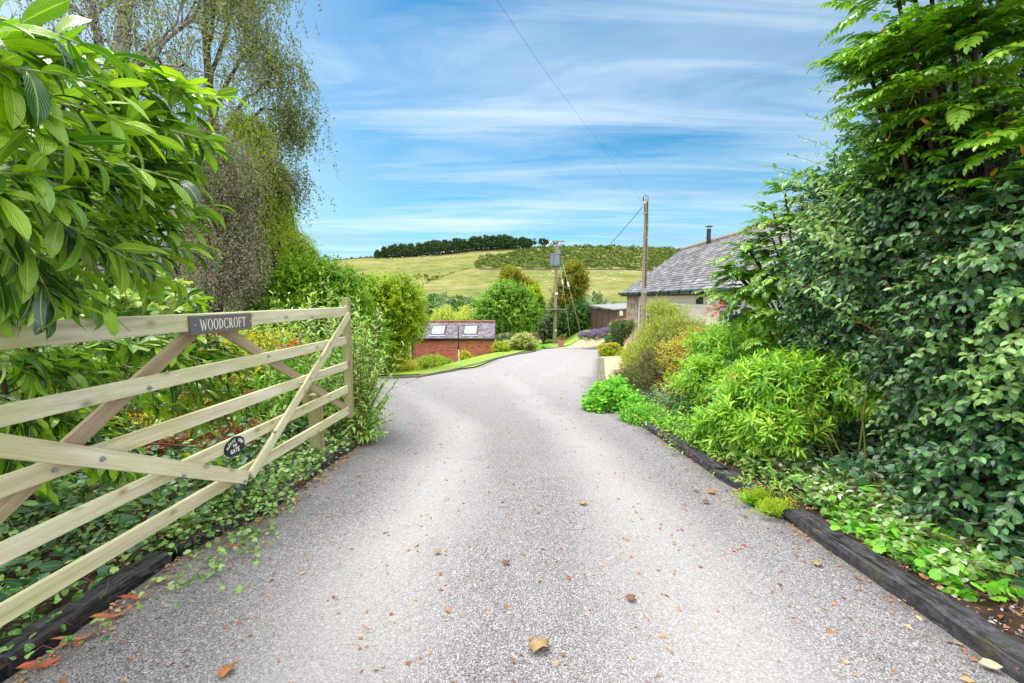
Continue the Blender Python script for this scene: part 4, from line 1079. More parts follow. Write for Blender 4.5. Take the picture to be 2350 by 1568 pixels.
b.box((tx, 35.65, tz), (0.70, 0.40, 0.88)); b.box((tx, 35.65, tz + 0.47), (0.80, 0.46, 0.07)); b.box((tx - .1, 35.42, tz), (0.05, 0.05, 0.8)); tr = b.build('transformer', M_TRANS, pA, bevel=0.02)
M_PORC = simple('brown_porcelain', (0.06, 0.025, 0.015), 0.3)
for q in (-0.37, 0.38):
    for z_ in (0.30, 0.15): b = MB(); b.tube([(tx + q, 35.5, tz + z_), (tx + q * 1.25, 35.45, tz + z_ + 0.02)], [0.045, 0.03], 8); b.build('bushing', M_PORC, tr)
b = MB(); 
b.tube(sag((tx - 0.45, 35.5, tz + 0.3), (pa[0] - 1.05, 35.6, topA - 1.5), 0.05), 0.012, 4); b.tube(sag((pa[0] - 0.4, 35.8, topA - 0.1), (pa[0] - 1.0, 35.7, topA - 0.75), 0.25), 0.012, 4)
b.tube(sag((pa[0] - 0.4, 35.7, topA - 0.2), (pa[0] - 0.5, 35.6, tz + 0.45), -0.1), 0.010, 4); b.build('jumper_wires', M_WIRE, pA)
b = MB(); b.tube([(pa[0] - 0.55, 35.8, topA - 0.25), (pa[0] - 0.38, 35.8, topA - 0.1)], 0.06, 8); b.tube([(pa[0] - 0.80, 35.8, topA - 0.52), (pa[0] - 0.62, 35.8, topA - 0.36)], 0.06, 8); b.build('insulators', M_WHITE, pA)
zc_ = at(1275, 710, 36)[2]
b = MB(); b.box((pa[0] - 0.0, 36, zc_), (1.55, 0.9, 0.03)); 
for k in range(9): b.tube([(pa[0] - 0.78 + k * 0.19, 35.5, zc_ + 0.015), (pa[0] - 0.80 + k * 0.20, 35.42, zc_ + 0.07)], 0.01, 4)
b.build('anti_climb_guard', simple('guard_blue_grey', (0.22, 0.28, 0.33), 0.6), pA)
b = MB(); b.box((pa[0] + 0.02, 35.86, at(0, 674, 36)[2]), (0.22, 0.05, 0.18)); b.build('sign', M_WHITE, pA); b = MB(); b.box((pa[0], 35.84, at(0, 758, 36)[2]), (0.14, 0.05, 0.16)); b.build('sign', M_WHITE, pA)
for k, (tp, ip, bp, bd) in enumerate((((1278, 556), (1290.5, 645), (1309.5, 786), 34.5), ((1279, 556), (1302.6, 647), (1334, 762), 33.8))):
    T_ = at(*tp, 36.0); B0 = at(*bp, bd); B0[2] = h(B0[0], B0[1])
    b = MB(); b.tube([T_, B0], 0.018, 5); gw = b.build('stay_wire', M_STEEL, pA)
    f_ = (ip[1] - tp[1]) / (bp[1] - tp[1]); c = T_ * (1 - f_) + B0 * f_; c2 = T_ * (1 - f_ - .05) + B0 * (f_ + .05)
    b = MB(); b.tube([c, c2], 0.07, 8); b.build('insulator', M_WHITE, gw)
    c3 = T_ * 0.06 + B0 * 0.94
    b = MB(); b.tube([T_ * 0.48 + B0 * 0.52, c3], 0.028, 6); b.build('stay_guard', simple('rusty_guard', (0.30, 0.15, 0.09), 0.7), gw)

pb = at(1481, 690, 19.0); pb[2] = h(pb[0], 19.0)
pB = empty('telegraph_pole', pb, 'tall bare wooden pole in front of the cottage roof', 'telegraph pole')
topB = at(1481, 456, 19.0)[2]; xB = at(1481, 570, 19.0)[0]
b = MB(); p, r = knobbly((xB - 0.01, 19, pb[2] - 0.3), (xB, 19, topB), 0.115, 0.088, 20, 3); b.tube(p, r, 12); b.build('pole', MPOLE, pB, smooth=True)
b = MB(); b.box((xB + 0.01, 18.89, (topB + 1.6) / 2), (0.035, 0.03, topB - 1.9)); b.build('cable_cover', simple('cover_strip', (0.05, 0.045, 0.04), 0.6), pB)
for z_ in np.arange(1.9, topB, 0.5): b = MB(); b.box((xB + 0.01, 18.872, z_), (0.06, 0.012, 0.02)); b.build('cleat', M_STEEL, pB)
b = MB(); b.box((xB, 18.86, at(0, 668, 19)[2]), (0.15, 0.06, 0.20)); b.build('junction_box', simple('grey_box', (0.35, 0.36, 0.36), 0.5), pB, bevel=0.008)
b = MB(); b.box((xB - 0.10, 18.93, topB - 0.17), (0.10, 0.06, 0.10)); b.tube([(xB - 0.14, 18.93, topB - 0.62), (xB - 0.02, 18.9, topB - 0.62)], 0.018, 6); b.tube([(xB - 0.14, 18.93, topB - 0.62), (xB - 0.14, 18.93, topB - 0.54)], 0.018, 6)
b.build('bracket', M_STEEL, pB)
th_ = np.linspace(0, pi * 1.4, 12); b = MB()
b.tube(np.stack([xB - 0.06 + 0.11 * np.cos(th_), np.full(12, 18.93), topB - 0.02 + 0.13 * np.sin(th_)], -1), 0.012, 5); b.tube(sag((xB - 0.15, 18.93, topB + 0.05), (xB - 0.09, 18.9, topB - 0.5), 0.0), 0.012, 5); b.build('cable_loop', M_WIRE, pB)
wA = at(1475, 475, 19.0)
w = MB(); w.tube(sag(wA, at(1349, 612, 30.0), 0.10), 0.013, 4); w.tube(sag(at(1349, 612, 30.0), at(1290, 627, 35.5), 0.32), 0.012, 4)
tag(w.build('overhead_cable', M_WIRE), 'black cable dropping from the tall pole down to the transformer pole', 'cable')
w = MB(); pts = [at(1474, 466, 19.0), at(1430, 402, 15.0), at(1350, 295, 11.5), at(1270, 190, 9.0), at(1195, 82, 7.0), at(1140, 0, 5.9), at(1060, -160, 4.4)]
w.tube(pts, 0.0022, 4); tag(w.build('overhead_cable', M_WIRE), 'thin high cable crossing the sky from the top of the tall pole', 'cable')

# bird feeder pole on the lawn
fb = G(1053, 838); fd = fb[1]
bf = empty('bird_feeder_pole', fb, 'slim bird feeder pole, white below and black above, on the lawn', 'bird feeder')
zt_ = at(1051, 749, fd)[2]; zm = at(1051, 800, fd)[2]
b = MB(); b.tube([(fb[0], fd, fb[2] - 0.1), (fb[0], fd, zm)], 0.022, 8); b.build('lower_tube', M_WHITE, bf)
b = MB(); b.tube([(fb[0], fd, zm - 0.02), (fb[0] - 0.01, fd, zt_)], 0.017, 8); b.lathe((fb[0], fd, zm - 0.03), [(0.03, 0), (0.035, 0.02), (0.02, 0.05)], 10); b.build('upper_tube', M_BLACK, bf)
for sg in (-1, 1):
    for zo, R_ in ((0.0, 0.13), (-0.24, 0.12)):
        th_ = np.linspace(pi, -0.5, 12)
        b = MB(); b.tube(np.stack([fb[0] + sg * (R_ + R_ * np.cos(th_)), np.full(12, fd), zt_ + zo - 0.05 + R_ * 0.9 * np.sin(th_)], -1), 0.007, 5); b.build('hook', M_BLACK, bf)

# terracotta pot with a faded plant
tp_ = G(1287, 797); 
pot = empty('plant_pot', tp_, 'pale terracotta pot holding a dry brown plant beside the utility pole', 'plant pot')
b = MB(); b.lathe(tp_, [(0.15, 0.0), (0.19, 0.18), (0.22, 0.36), (0.25, 0.36), (0.25, 0.44), (0.21, 0.44), (0.20, 0.40)], 18); b.build('pot', simple('terracotta', (0.46, 0.30, 0.21), 0.8, var=0.2), pot, smooth=False)

# ================================================================ PLANTS
R_ = lambda s: np.random.default_rng(s)
ML_LAUREL = leafmat('laurel_leaf', [(0.008, 0.045, 0.012), (0.02, 0.10, 0.014), (0.07, 0.22, 0.012), (0.22, 0.44, 0.012), (0.38, 0.60, 0.02)], trans=0.30, rough=0.20, spec=0.85, clump=1.6, veins=60, bumpy=0.45)
ML_HEDGE = leafmat('hedge_leaf', [(0.006, 0.026, 0.016), (0.012, 0.055, 0.026), (0.028, 0.115, 0.036), (0.12, 0.30, 0.07)], trans=0.18, rough=0.27, spec=0.7, clump=1.8, veins=40, bumpy=0.35, tint=(1.5, 1.5, 0.5))
ML_HEDGEY = leafmat('hedge_young_leaf', [(0.05, 0.17, 0.04), (0.14, 0.34, 0.06), (0.30, 0.50, 0.14)], trans=0.34, rough=0.28, spec=0.7, clump=2, veins=40)
ML_MAH = leafmat('mahonia_leaf', [(0.027, 0.108, 0.014), (0.068, 0.216, 0.014), (0.149, 0.351, 0.018), (0.270, 0.459, 0.024)], trans=0.34, rough=0.28, spec=0.55, clump=1.3)
ML_MAHY = leafmat('mahonia_old_leaf', [(0.540, 0.351, 0.012), (0.675, 0.270, 0.012)], trans=0.3, rough=0.4)
ML_EUPH = leafmat('spurge_leaf', [(0.03, 0.15, 0.045), (0.10, 0.34, 0.05), (0.28, 0.54, 0.04), (0.48, 0.68, 0.06)], trans=0.36, rough=0.42, spec=0.4, clump=3.2, veins=1)
ML_FINE = leafmat('fine_leaf', [(0.08, 0.16, 0.02), (0.22, 0.36, 0.02), (0.44, 0.56, 0.03), (0.60, 0.66, 0.06)], trans=0.38, rough=0.5, spec=0.3, clump=1.4)
ML_FINEDK = leafmat('fine_dark_leaf', [(0.041, 0.081, 0.024), (0.108, 0.176, 0.036), (0.189, 0.270, 0.048)], trans=0.3, rough=0.5, spec=0.3, clump=2)
ML_SPIREA = leafmat('spirea_leaf', [(0.162, 0.270, 0.024), (0.351, 0.486, 0.036), (0.567, 0.594, 0.060), (0.608, 0.324, 0.072)], trans=0.35, rough=0.5, spec=0.3, clump=3)
ML_GERAN = leafmat('geranium_leaf', [(0.068, 0.270, 0.024), (0.162, 0.486, 0.036), (0.297, 0.648, 0.060)], trans=0.36, rough=0.5, spec=0.3, clump=3)
ML_LIME = leafmat('lime_flower', [(0.30, 0.42, 0.02), (0.48, 0.56, 0.04)], trans=0.3, rough=0.6, spec=0.2)
ML_COVER = leafmat('ground_cover_leaf', [(0.02, 0.09, 0.02), (0.05, 0.18, 0.02), (0.14, 0.34, 0.05), (0.36, 0.52, 0.16)], trans=0.26, rough=0.42, spec=0.45, clump=3.0, veins=30)
ML_COVERD = leafmat('dark_cover_leaf', [(0.016, 0.068, 0.024), (0.041, 0.135, 0.048), (0.108, 0.230, 0.120)], trans=0.2, rough=0.45, spec=0.4, clump=4, veins=30)
ML_BUDD = leafmat('tall_shrub_leaf', [(0.068, 0.203, 0.036), (0.162, 0.378, 0.048), (0.324, 0.567, 0.108), (0.513, 0.702, 0.216)], trans=0.34, rough=0.5, spec=0.3, clump=1.5, veins=36)
ML_SYC = leafmat('sycamore_leaf', [(0.068, 0.216, 0.060), (0.149, 0.351, 0.084), (0.297, 0.486, 0.120), (0.567, 0.594, 0.192)], trans=0.34, rough=0.45, spec=0.35, clump=1.0)
ML_YELL = leafmat('yellow_leaf', [(0.30, 0.38, 0.02), (0.48, 0.50, 0.02), (0.66, 0.60, 0.04)], trans=0.38, rough=0.5, spec=0.3, clump=2)
ML_BIRCH = leafmat('birch_leaf', [(0.045, 0.075, 0.025), (0.12, 0.18, 0.045), (0.21, 0.30, 0.06), (0.28, 0.25, 0.15)], trans=0.42, rough=0.5, spec=0.3, clump=0.5, tint=(1.35, 1.4, 0.7))
ML_WEEP = leafmat('weeping_leaf', [(0.13, 0.18, 0.08), (0.27, 0.33, 0.15), (0.44, 0.41, 0.27), (0.58, 0.46, 0.40)], trans=0.42, rough=0.55, spec=0.3, clump=1.2, tint=(1.2, 1.2, 0.9))
ML_COLUMN = leafmat('column_leaf', [(0.06, 0.13, 0.015), (0.18, 0.30, 0.025), (0.38, 0.50, 0.03), (0.54, 0.60, 0.07)], trans=0.42, rough=0.5, spec=0.3, clump=0.8)
ML_HAZEL = leafmat('hazel_leaf', [(0.02, 0.09, 0.01), (0.07, 0.22, 0.012), (0.18, 0.38, 0.015), (0.34, 0.54, 0.02)], trans=0.36, rough=0.42, spec=0.4, clump=1.1)
ML_HAZELY = leafmat('beech_leaf', [(0.04, 0.12, 0.01), (0.14, 0.28, 0.012), (0.32, 0.48, 0.015), (0.50, 0.60, 0.02)], trans=0.38, rough=0.45, spec=0.3, clump=1.0)
ML_ROUND = leafmat('maple_tree_leaf', [(0.027, 0.108, 0.014), (0.068, 0.216, 0.018), (0.162, 0.365, 0.024), (0.297, 0.486, 0.036)], trans=0.32, rough=0.45, spec=0.35, clump=0.7)
ML_DARK = leafmat('dark_tree_leaf', [(0.020, 0.068, 0.014), (0.047, 0.149, 0.024), (0.108, 0.257, 0.036)], trans=0.3, rough=0.45, spec=0.35, clump=0.8)
ML_COPPER = leafmat('bronze_tree_leaf', [(0.054, 0.121, 0.014), (0.176, 0.230, 0.018), (0.378, 0.324, 0.024)], trans=0.32, rough=0.45, spec=0.35, clump=0.7)
ML_WILLOW = leafmat('willow_leaf', [(0.270, 0.378, 0.060), (0.459, 0.567, 0.096), (0.648, 0.729, 0.168)], trans=0.38, rough=0.5, spec=0.3, clump=0.6)
ML_GREY = leafmat('grey_green_leaf', [(0.068, 0.121, 0.060), (0.149, 0.230, 0.108), (0.257, 0.351, 0.168)], trans=0.28, rough=0.5, spec=0.3, clump=1.0)
ML_PINE = simple('pine_needles', (0.085, 0.14, 0.05), 0.9, col2=(0.03, 0.06, 0.025), vscale=0.25, spec=0.1)
ML_LAV = leafmat('lavender_leaf', [(0.162, 0.230, 0.108), (0.297, 0.365, 0.180)], trans=0.2, rough=0.6, clump=2)
MF_LAV = leafmat('lavender_flower', [(0.20, 0.13, 0.38), (0.34, 0.24, 0.55)], trans=0.3, rough=0.6)
MF_YEL = leafmat('yellow_flower', [(0.75, 0.50, 0.01), (0.85, 0.66, 0.02)], trans=0.3, rough=0.5, tint=(1.2, 1.1, 0.5))
MF_RED = leafmat('red_flower', [(0.70, 0.03, 0.03), (0.80, 0.14, 0.08)], trans=0.3, rough=0.5, tint=(1.2, .8, .8))
MF_PINK = leafmat('pink_flower', [(0.36, 0.13, 0.17), (0.52, 0.27, 0.28), (0.36, 0.20, 0.13)], trans=0.25, rough=0.6, tint=(1.2, .9, .9))
MF_PALE = leafmat('pale_flower', [(0.55, 0.50, 0.34), (0.72, 0.66, 0.52)], trans=0.3, rough=0.6)
MF_ORANGE = leafmat('orange_flower', [(0.62, 0.33, 0.10), (0.72, 0.48, 0.18)], trans=0.3, rough=0.6)
ML_RED = leafmat('red_leaf', [(0.216, 0.041, 0.036), (0.405, 0.081, 0.060), (0.189, 0.216, 0.048)], trans=0.3, rough=0.5)
ML_DEAD = leafmat('fallen_leaf', [(0.20, 0.085, 0.03), (0.36, 0.17, 0.06), (0.48, 0.28, 0.12), (0.50, 0.38, 0.22), (0.28, 0.07, 0.03)], trans=0.15, rough=0.7, spec=0.2, clump=9, tint=(1.2, 1, .8))
MS_GREEN = simple('green_stem', (0.14, 0.20, 0.05), 0.6, var=0.3)
MS_BROWN = simple('brown_stem', (0.13, 0.075, 0.045), 0.8, var=0.4, vscale=12)
MS_RED = simple('reddish_stem', (0.24, 0.10, 0.07), 0.7, var=0.35, vscale=12)
MS_PALE = simple('tan_stem', (0.28, 0.19, 0.12), 0.7, var=0.3, vscale=12)
MB_BIRCH = barkmat('birch_bark', [(0.10, 0.085, 0.075), (0.34, 0.31, 0.30), (0.55, 0.52, 0.50)], 9, 0.5, bands=(0.045, 0.04, 0.035))
MB_DARK = barkmat('dark_bark', [(0.03, 0.022, 0.018), (0.075, 0.055, 0.042), (0.15, 0.12, 0.10)], 14)
MB_RED = barkmat('red_bark', [(0.10, 0.04, 0.028), (0.22, 0.095, 0.06), (0.34, 0.18, 0.12)], 16)

def heads(name, P, r, mat, parent, rng, k=14, leaf=0.012, flat=0.5, tkey='tiny'):
    """small flower heads: k petals round each point"""
    n = len(P); D = unit(rng.standard_normal((n, k, 3)) + np.array([0, 0, 0.4])); D[..., 2] *= flat
    Q = (P[:, None] + D * r * rng.uniform(0.3, 1, (n, k, 1))).reshape(-1, 3)
    return leaves(name, tkey, Q, D.reshape(-1, 3), rng.standard_normal((n * k, 3)), rng.uniform(0.7, 1.3, n * k) * leaf, mat, parent, rng, uvs=False)

# ---------------------------------------------------------------- cherry laurel, left foreground
rng = R_(11)
lau = empty('cherry_laurel', (-2.9, 2.2, 0), 'big glossy cherry laurel with large leaves hanging over the gate', 'laurel')
SH = []
def sprays(A, B, n, dA=0.10, dB=0.16, L=None):
    """n shoots from near A to near B (world points)"""
    for _ in range(n):
        a = A + rng.normal(0, dA, 3); b_ = B + rng.normal(0, dB, 3); SH.append((a, b_))
for (ax, ay, ad, bx, by_, bd, n) in [
        (20, 150, 1.7, 300, 110, 1.75, 3), (60, 200, 1.7, 430, 175, 1.9, 6), (180, 260, 1.8, 500, 250, 2.1, 5), (120, 300, 1.7, 420, 300, 1.9, 6),
        (200, 380, 1.9, 485, 330, 2.2, 5), (150, 450, 1.8, 480, 440, 2.2, 6), (200, 500, 1.9, 450, 500, 2.1, 6), (220, 540, 1.9, 440, 580, 2.1, 6), (160, 540, 1.8, 370, 590, 2.0, 3),
        (60, 380, 1.5, 330, 400, 1.6, 6), (0, 480, 1.4, 260, 560, 1.55, 6), (-60, 560, 1.4, 150, 660, 1.5, 6), (60, 580, 1.7, 200, 640, 1.9, 3),
        (-80, 250, 1.3, 200, 260, 1.4, 6), (-80, 20, 1.3, 160, 60, 1.4, 5), (-100, 140, 1.25, 100, 170, 1.3, 5),
        (-120, 400, 1.3, 60, 440, 1.3, 5), (-100, 620, 1.5, 60, 700, 1.6, 5), (260, 160, 2.0, 455, 130, 2.1, 4), (300, 420, 2.2, 470, 400, 2.4, 4),
        (-60, 330, 1.5, 180, 330, 1.6, 6), (60, 520, 1.7, 300, 480, 1.8, 6),
        # hanging behind the gate and poking through it
        (-60, 800, 2.2, 150, 860, 2.4, 10), (60, 790, 2.5, 300, 850, 2.8, 12), (180, 790, 2.8, 430, 820, 3.0, 12), (330, 800, 3.0, 520, 830, 3.3, 10), (300, 850, 3.2, 590, 900, 3.5, 12),
        (250, 900, 3.1, 500, 960, 3.4, 10), (60, 930, 2.6, 250, 980, 2.8, 10), (-40, 1000, 2.4, 120, 1050, 2.6, 8), (200, 1020, 2.9, 330, 1090, 3.0, 6), (420, 780, 3.2, 545, 800, 3.4, 6), (-60, 900, 2.4, 90, 960, 2.6, 10), (430, 1030, 3.3, 520, 1080, 3.4, 3),
        (420, 700, 3.2, 530, 690, 3.3, 3)]:
    if by_ < 760 and bx > 250: bx -= 38
    sprays(at(ax, ay, ad), at(bx, by_, bd), n, 0.07, 0.07)
A = np.array([s[0] for s in SH]); B = np.array([s[1] for s in SH])
Dv = B - A; keep = rng.random(len(A)) < .80; A, B, Dv = A[keep], B[keep], Dv[keep]; L = np.linalg.norm(Dv, axis=1)
poly, LP, LD, LN = shoots(A, Dv, L, 12, rng, t0=0.22, spread=0.95, tipspread=0.35, droop=0.12, sag=0.10, face_up=1.2, jitter=0.2)
S = stretch(len(A), 12, rng, 0.125, 0.19, 0.75)
# keep leaves of the low sprays behind the gate, except a few
s_gate = LP[:, 0] - (-1.9364 + 0.0596 * LP[:, 1]); tipx = s_gate + LD[:, 0] * S
low = (LP[:, 2] < 1.42) & (LP[:, 1] > 1.2) & (LP[:, 2] > 0.2)
ok = ~(low & (np.maximum(s_gate, tipx) > -0.05)) | (low & (rng.random(len(LP)) < 0.13) & (LP[:, 1] > 2.3))
ok &= np.linalg.norm(LP - CAM, axis=1) > 0.95
Pi, Ni = shell([blob(60, 370, 2.5, 300, 230, 0.7), blob(-100, 850, 3.0, 380, 200, 0.6), blob(-200, 250, 1.9, 260, 500, 0.6)], 2600, rng, rmin=0.2, rmax=1.0, deep=0)
oki = (Pi[:, 0] < -1.95 + 0.0596 * Pi[:, 1] - 0.12) | (Pi[:, 2] > 1.5)
Pi = Pi[oki & (np.linalg.norm(Pi - CAM, axis=1) > 1.4)]
leaves('foliage', 'laurel', np.concatenate([LP[ok], Pi]), np.concatenate([LD[ok], unit(rng.standard_normal(Pi.shape) * np.array([1, 1, .5]) - np.array([0, 0, .3]))]),
       np.concatenate([LN[ok], rng.standard_normal(Pi.shape) * .5 + np.array([0.3, 0, 1])]), np.concatenate([S[ok], rng.uniform(.11, .16, len(Pi))]), ML_LAUREL, lau, rng)
tubes('twigs', poly, np.linspace(0.0048, 0.002, 5)[None], simple('laurel_shoot', (0.20, 0.27, 0.05), 0.5), lau, 5)
root0 = np.array([-3.5, 2.9, 0.0]); st = root0 + rng.normal(0, 0.12, (len(A), 3)) * np.array([1, 1, 0])
tk = np.linspace(0, 1, 7); midp = (st + A) / 2 + np.array([-0.35, 0.2, 0.35])
sel = rng.random(len(A)) < 0.10
bz = ((1 - tk) ** 2)[None, :, None] * st[:, None] + (2 * tk * (1 - tk))[None, :, None] * midp[:, None] + (tk ** 2)[None, :, None] * A[:, None]
tubes('branches', bz[sel], np.linspace(0.020, 0.005, 7)[None], MS_BROWN, lau, 6)

# ---------------------------------------------------------------- trees
def limb(P0, P1, r0, r1, rng, n=9, wob=0.05, sagm=0.0):
    t_ = np.linspace(0, 1, n)[:, None]; P0, P1 = np.array(P0, float), np.array(P1, float); L = np.linalg.norm(P1 - P0)
    w = np.cumsum(rng.normal(0, 1, (n, 3)), axis=0); w -= t_ * w[-1]; w -= (1 - t_) * w[0]
    p = P0 * (1 - t_) + P1 * t_ + w * wob * L / 3; p[:, 2] += sagm * L * (4 * t_ * (1 - t_))[:, 0]
    return p, np.linspace(r0, r1, n)
def branchy(b, P0, P1, r0, r1, rng, depth, out, wob=0.06, nb=4, spread=0.5, up=0.15):
    p, r = limb(P0, P1, r0, r1, rng, 9, wob, 0.05); b.tube(p, r, 7 if r0 > 0.03 else 4, caps=False)
    if depth == 0: out.append(p[-1]); return
    L = np.linalg.norm(np.array(P1) - np.array(P0)); d0 = (np.array(P1) - np.array(P0)) / L
    for k in range(nb):
        i = int(rng.integers(3, 9)); d = unit(d0 + rng.normal(0, spread, 3) + np.array([0, 0, up])); l = L * rng.uniform(0.35, 0.6)
        branchy(b, p[i], p[i] + d * l, r[i] * 0.62, r[i] * 0.22, rng, depth - 1, out, wob, nb, spread, up)
    out.append(p[-1])
def hang(name, starts, rng, lo, hi, nleaf, size, mat, root, wind=0.12, per=3, tkey='tiny', spread=0.25, stem=MS_BROWN, sr=0.004):
    """weeping strands with small leaves"""
    P = np.repeat(starts, per, axis=0) + rng.normal(0, spread, (len(starts) * per, 3)); n = len(P); L = rng.uniform(lo, hi, n)
    K = 4; tk = np.linspace(0, 1, K); dx = rng.normal(0, wind, (n, 2))
    poly = np.repeat(P[:, None], K, 1).copy(); poly[..., 2] -= tk[None] * L[:, None]; poly[..., :2] += dx[:, None] * np.sin(tk * 1.6)[None, :, None] * L[:, None, None]
    tl = np.linspace(0.02, 1, nleaf); Q = np.repeat(P[:, None], nleaf, 1).copy(); Q[..., 2] -= tl[None] * L[:, None]; Q[..., :2] += dx[:, None] * np.sin(tl * 1.6)[None, :, None] * L[:, None, None]
    Q += rng.normal(0, 0.035, Q.shape); Q = Q.reshape(-1, 3)
    D = rng.normal(0, 0.6, Q.shape) - np.array([0, 0, 0.7])
    leaves(name, tkey, Q, D, rng.standard_normal(Q.shape), rng.uniform(size[0], size[1], len(Q)), mat, root, rng, uvs=False)
    tubes('twigs', poly, np.linspace(sr, sr * 0.4, K)[None], stem, root, 3)

# silver birch whose limbs reach over the laurel
rng = R_(21); D1 = 10.5
bt = at(232, 640, D1); bt[2] = h(bt[0], D1)
bir = empty('silver_birch', bt, 'tall silver birch with a pale forked trunk and thin drooping twigs above the laurel', 'tree')
b = MB(); tips = []
tr_pts = [tuple(bt - np.array([0, 0, .2])), at(236, 450, D1), at(240, 330, D1), at(252, 230, D1), at(276, 130, D1), at(288, 0, D1), at(300, -160, D1), at(330, -380, D1)]
tr_pts = np.array([np.array(p) for p in tr_pts]); b.tube(tr_pts, [0.24, 0.21, 0.20, 0.19, 0.16, 0.12, 0.09, 0.05], 12, caps=False)
for (a, e, r0) in (((252, 228), (465, 10), .085), ((252, 228), (215, 20), .07), ((262, 180), (180, -60), .06), ((276, 130), (330, -80), .07), ((246, 300), (330, 150), .06), ((240, 330), (120, 170), .05),
                   ((330, 150), (500, -20), .05), ((288, 20), (400, -260), .06), ((288, 0), (200, -260), .06), ((240, 380), (330, 240), .045), ((240, 380), (470, 300), .05), ((252, 228), (420, 150), .06), ((232, 500), (100, 400), .05), ((276, 130), (90, -40), .05)):
    branchy(b, at(*a, D1), at(*e, D1 + rng.normal(0, 1.0)), r0, r0 * 0.3, rng, 2, tips, nb=5, spread=0.42, up=0.0)
b.build('trunk', MB_BIRCH, bir, smooth=True)
tips = np.array(tips)
hang('foliage', tips, rng, 0.25, 0.8, 15, (0.04, 0.065), ML_BIRCH, bir, per=5, spread=0.38, sr=0.004, wind=.4)

# great weeping limb of a second birch, the dark brown-green curtain seen against the sky
rng = R_(22); D2 = 13.5
b2 = at(545, 690, D2); b2[2] = h(b2[0], D2)
bir2 = empty('weeping_birch', b2, 'dark tall birch with arching limbs and weeping curtains against the sky', 'tree')
b = MB(); tips = []
b.tube(np.array([b2 - [0, 0, .3], at(548, 600, D2), at(520, 470, D2), at(500, 330, D2), at(480, 200, D2), at(470, 60, D2), at(480, -80, D2)]), [.2, .17, .15, .13, .11, .08, .05], 10, caps=False)
for (a, m_, e, r0) in (((500, 330), (560, 230), (640, 170), .07), ((505, 350), (600, 250), (665, 255), .06), ((510, 400), (600, 330), (655, 300), .05), ((490, 260), (550, 140), (600, 90), .07), ((480, 200), (520, 60), (540, 0), .07),
                       ((475, 100), (500, -40), (560, -60), .06), ((515, 430), (580, 400), (640, 400), .045), ((470, 60), (500, -60), (540, -160), .05)):
    p, r = limb(at(*a, D2), at(*m_, D2 + rng.normal(0, .6)), r0, r0 * .6, rng, 8, .05); b.tube(p, r, 7, caps=False)
    branchy(b, p[-1], at(*e, D2 + rng.normal(0, .9)), r0 * .6, r0 * .2, rng, 2, tips, nb=5, spread=0.42, up=-0.05)
b.build('trunk', MB_DARK, bir2, smooth=True)
tips = np.array(tips)
hang('foliage', tips, rng, 0.25, 0.95, 17, (0.055, 0.085), ML_BIRCH, bir2, per=5, spread=0.28, wind=.35)
# purple-brown weeping small tree
rng = R_(23)
def curtain(name, label, cat, base, blobs, n, mat, rng, lo, hi, size, nleaf, trunkmat=MB_DARK, tr=0.12, branches=14, part='foliage', wind=0.12, per=1):
    root = empty(name, base, label, cat)
    b = MB(); top = max(bb[0][2] + bb[1][2] * 0.6 for bb in blobs); c = np.mean([bb[0] for bb in blobs], axis=0)
    p, r = limb((base[0], base[1], base[2] - .2), (c[0], c[1], top), tr, tr * .25, rng, 12, .04); b.tube(p, r, 9, caps=False)
    P, Nn = shell(blobs, n, rng, rmin=0.35, rmax=1.0, deep=0.3)
    for q in P[rng.choice(len(P), branches, replace=False)]:
        i = int(rng.integers(3, 10)); pp, r2 = limb(p[i], q, r[i] * .5, .01, rng, 8, .08, .08); b.tube(pp, r2, 5, caps=False)
    b.build('trunk', trunkmat, root, smooth=True)
    hang(part, P, rng, lo, hi, nleaf, size, mat, root, per=per, wind=wind, spread=0.1)
    return root
b3 = at(480, 690, 11.5); b3[2] = h(b3[0], 11.5)
curtain('weeping_tree', 'purplish brown weeping tree with fine pinkish leaves left of the green column', 'tree', b3,
        [blob(520, 400, 11.5, 70, 90, .8), blob(505, 500, 11.5, 85, 110, .9), blob(520, 600, 11.2, 80, 90, .9), blob(470, 330, 11.8, 60, 70, .7)], 1900, ML_WEEP, rng, 0.2, 0.6, (0.04, 0.06), 13, branches=34, wind=.5, per=2)
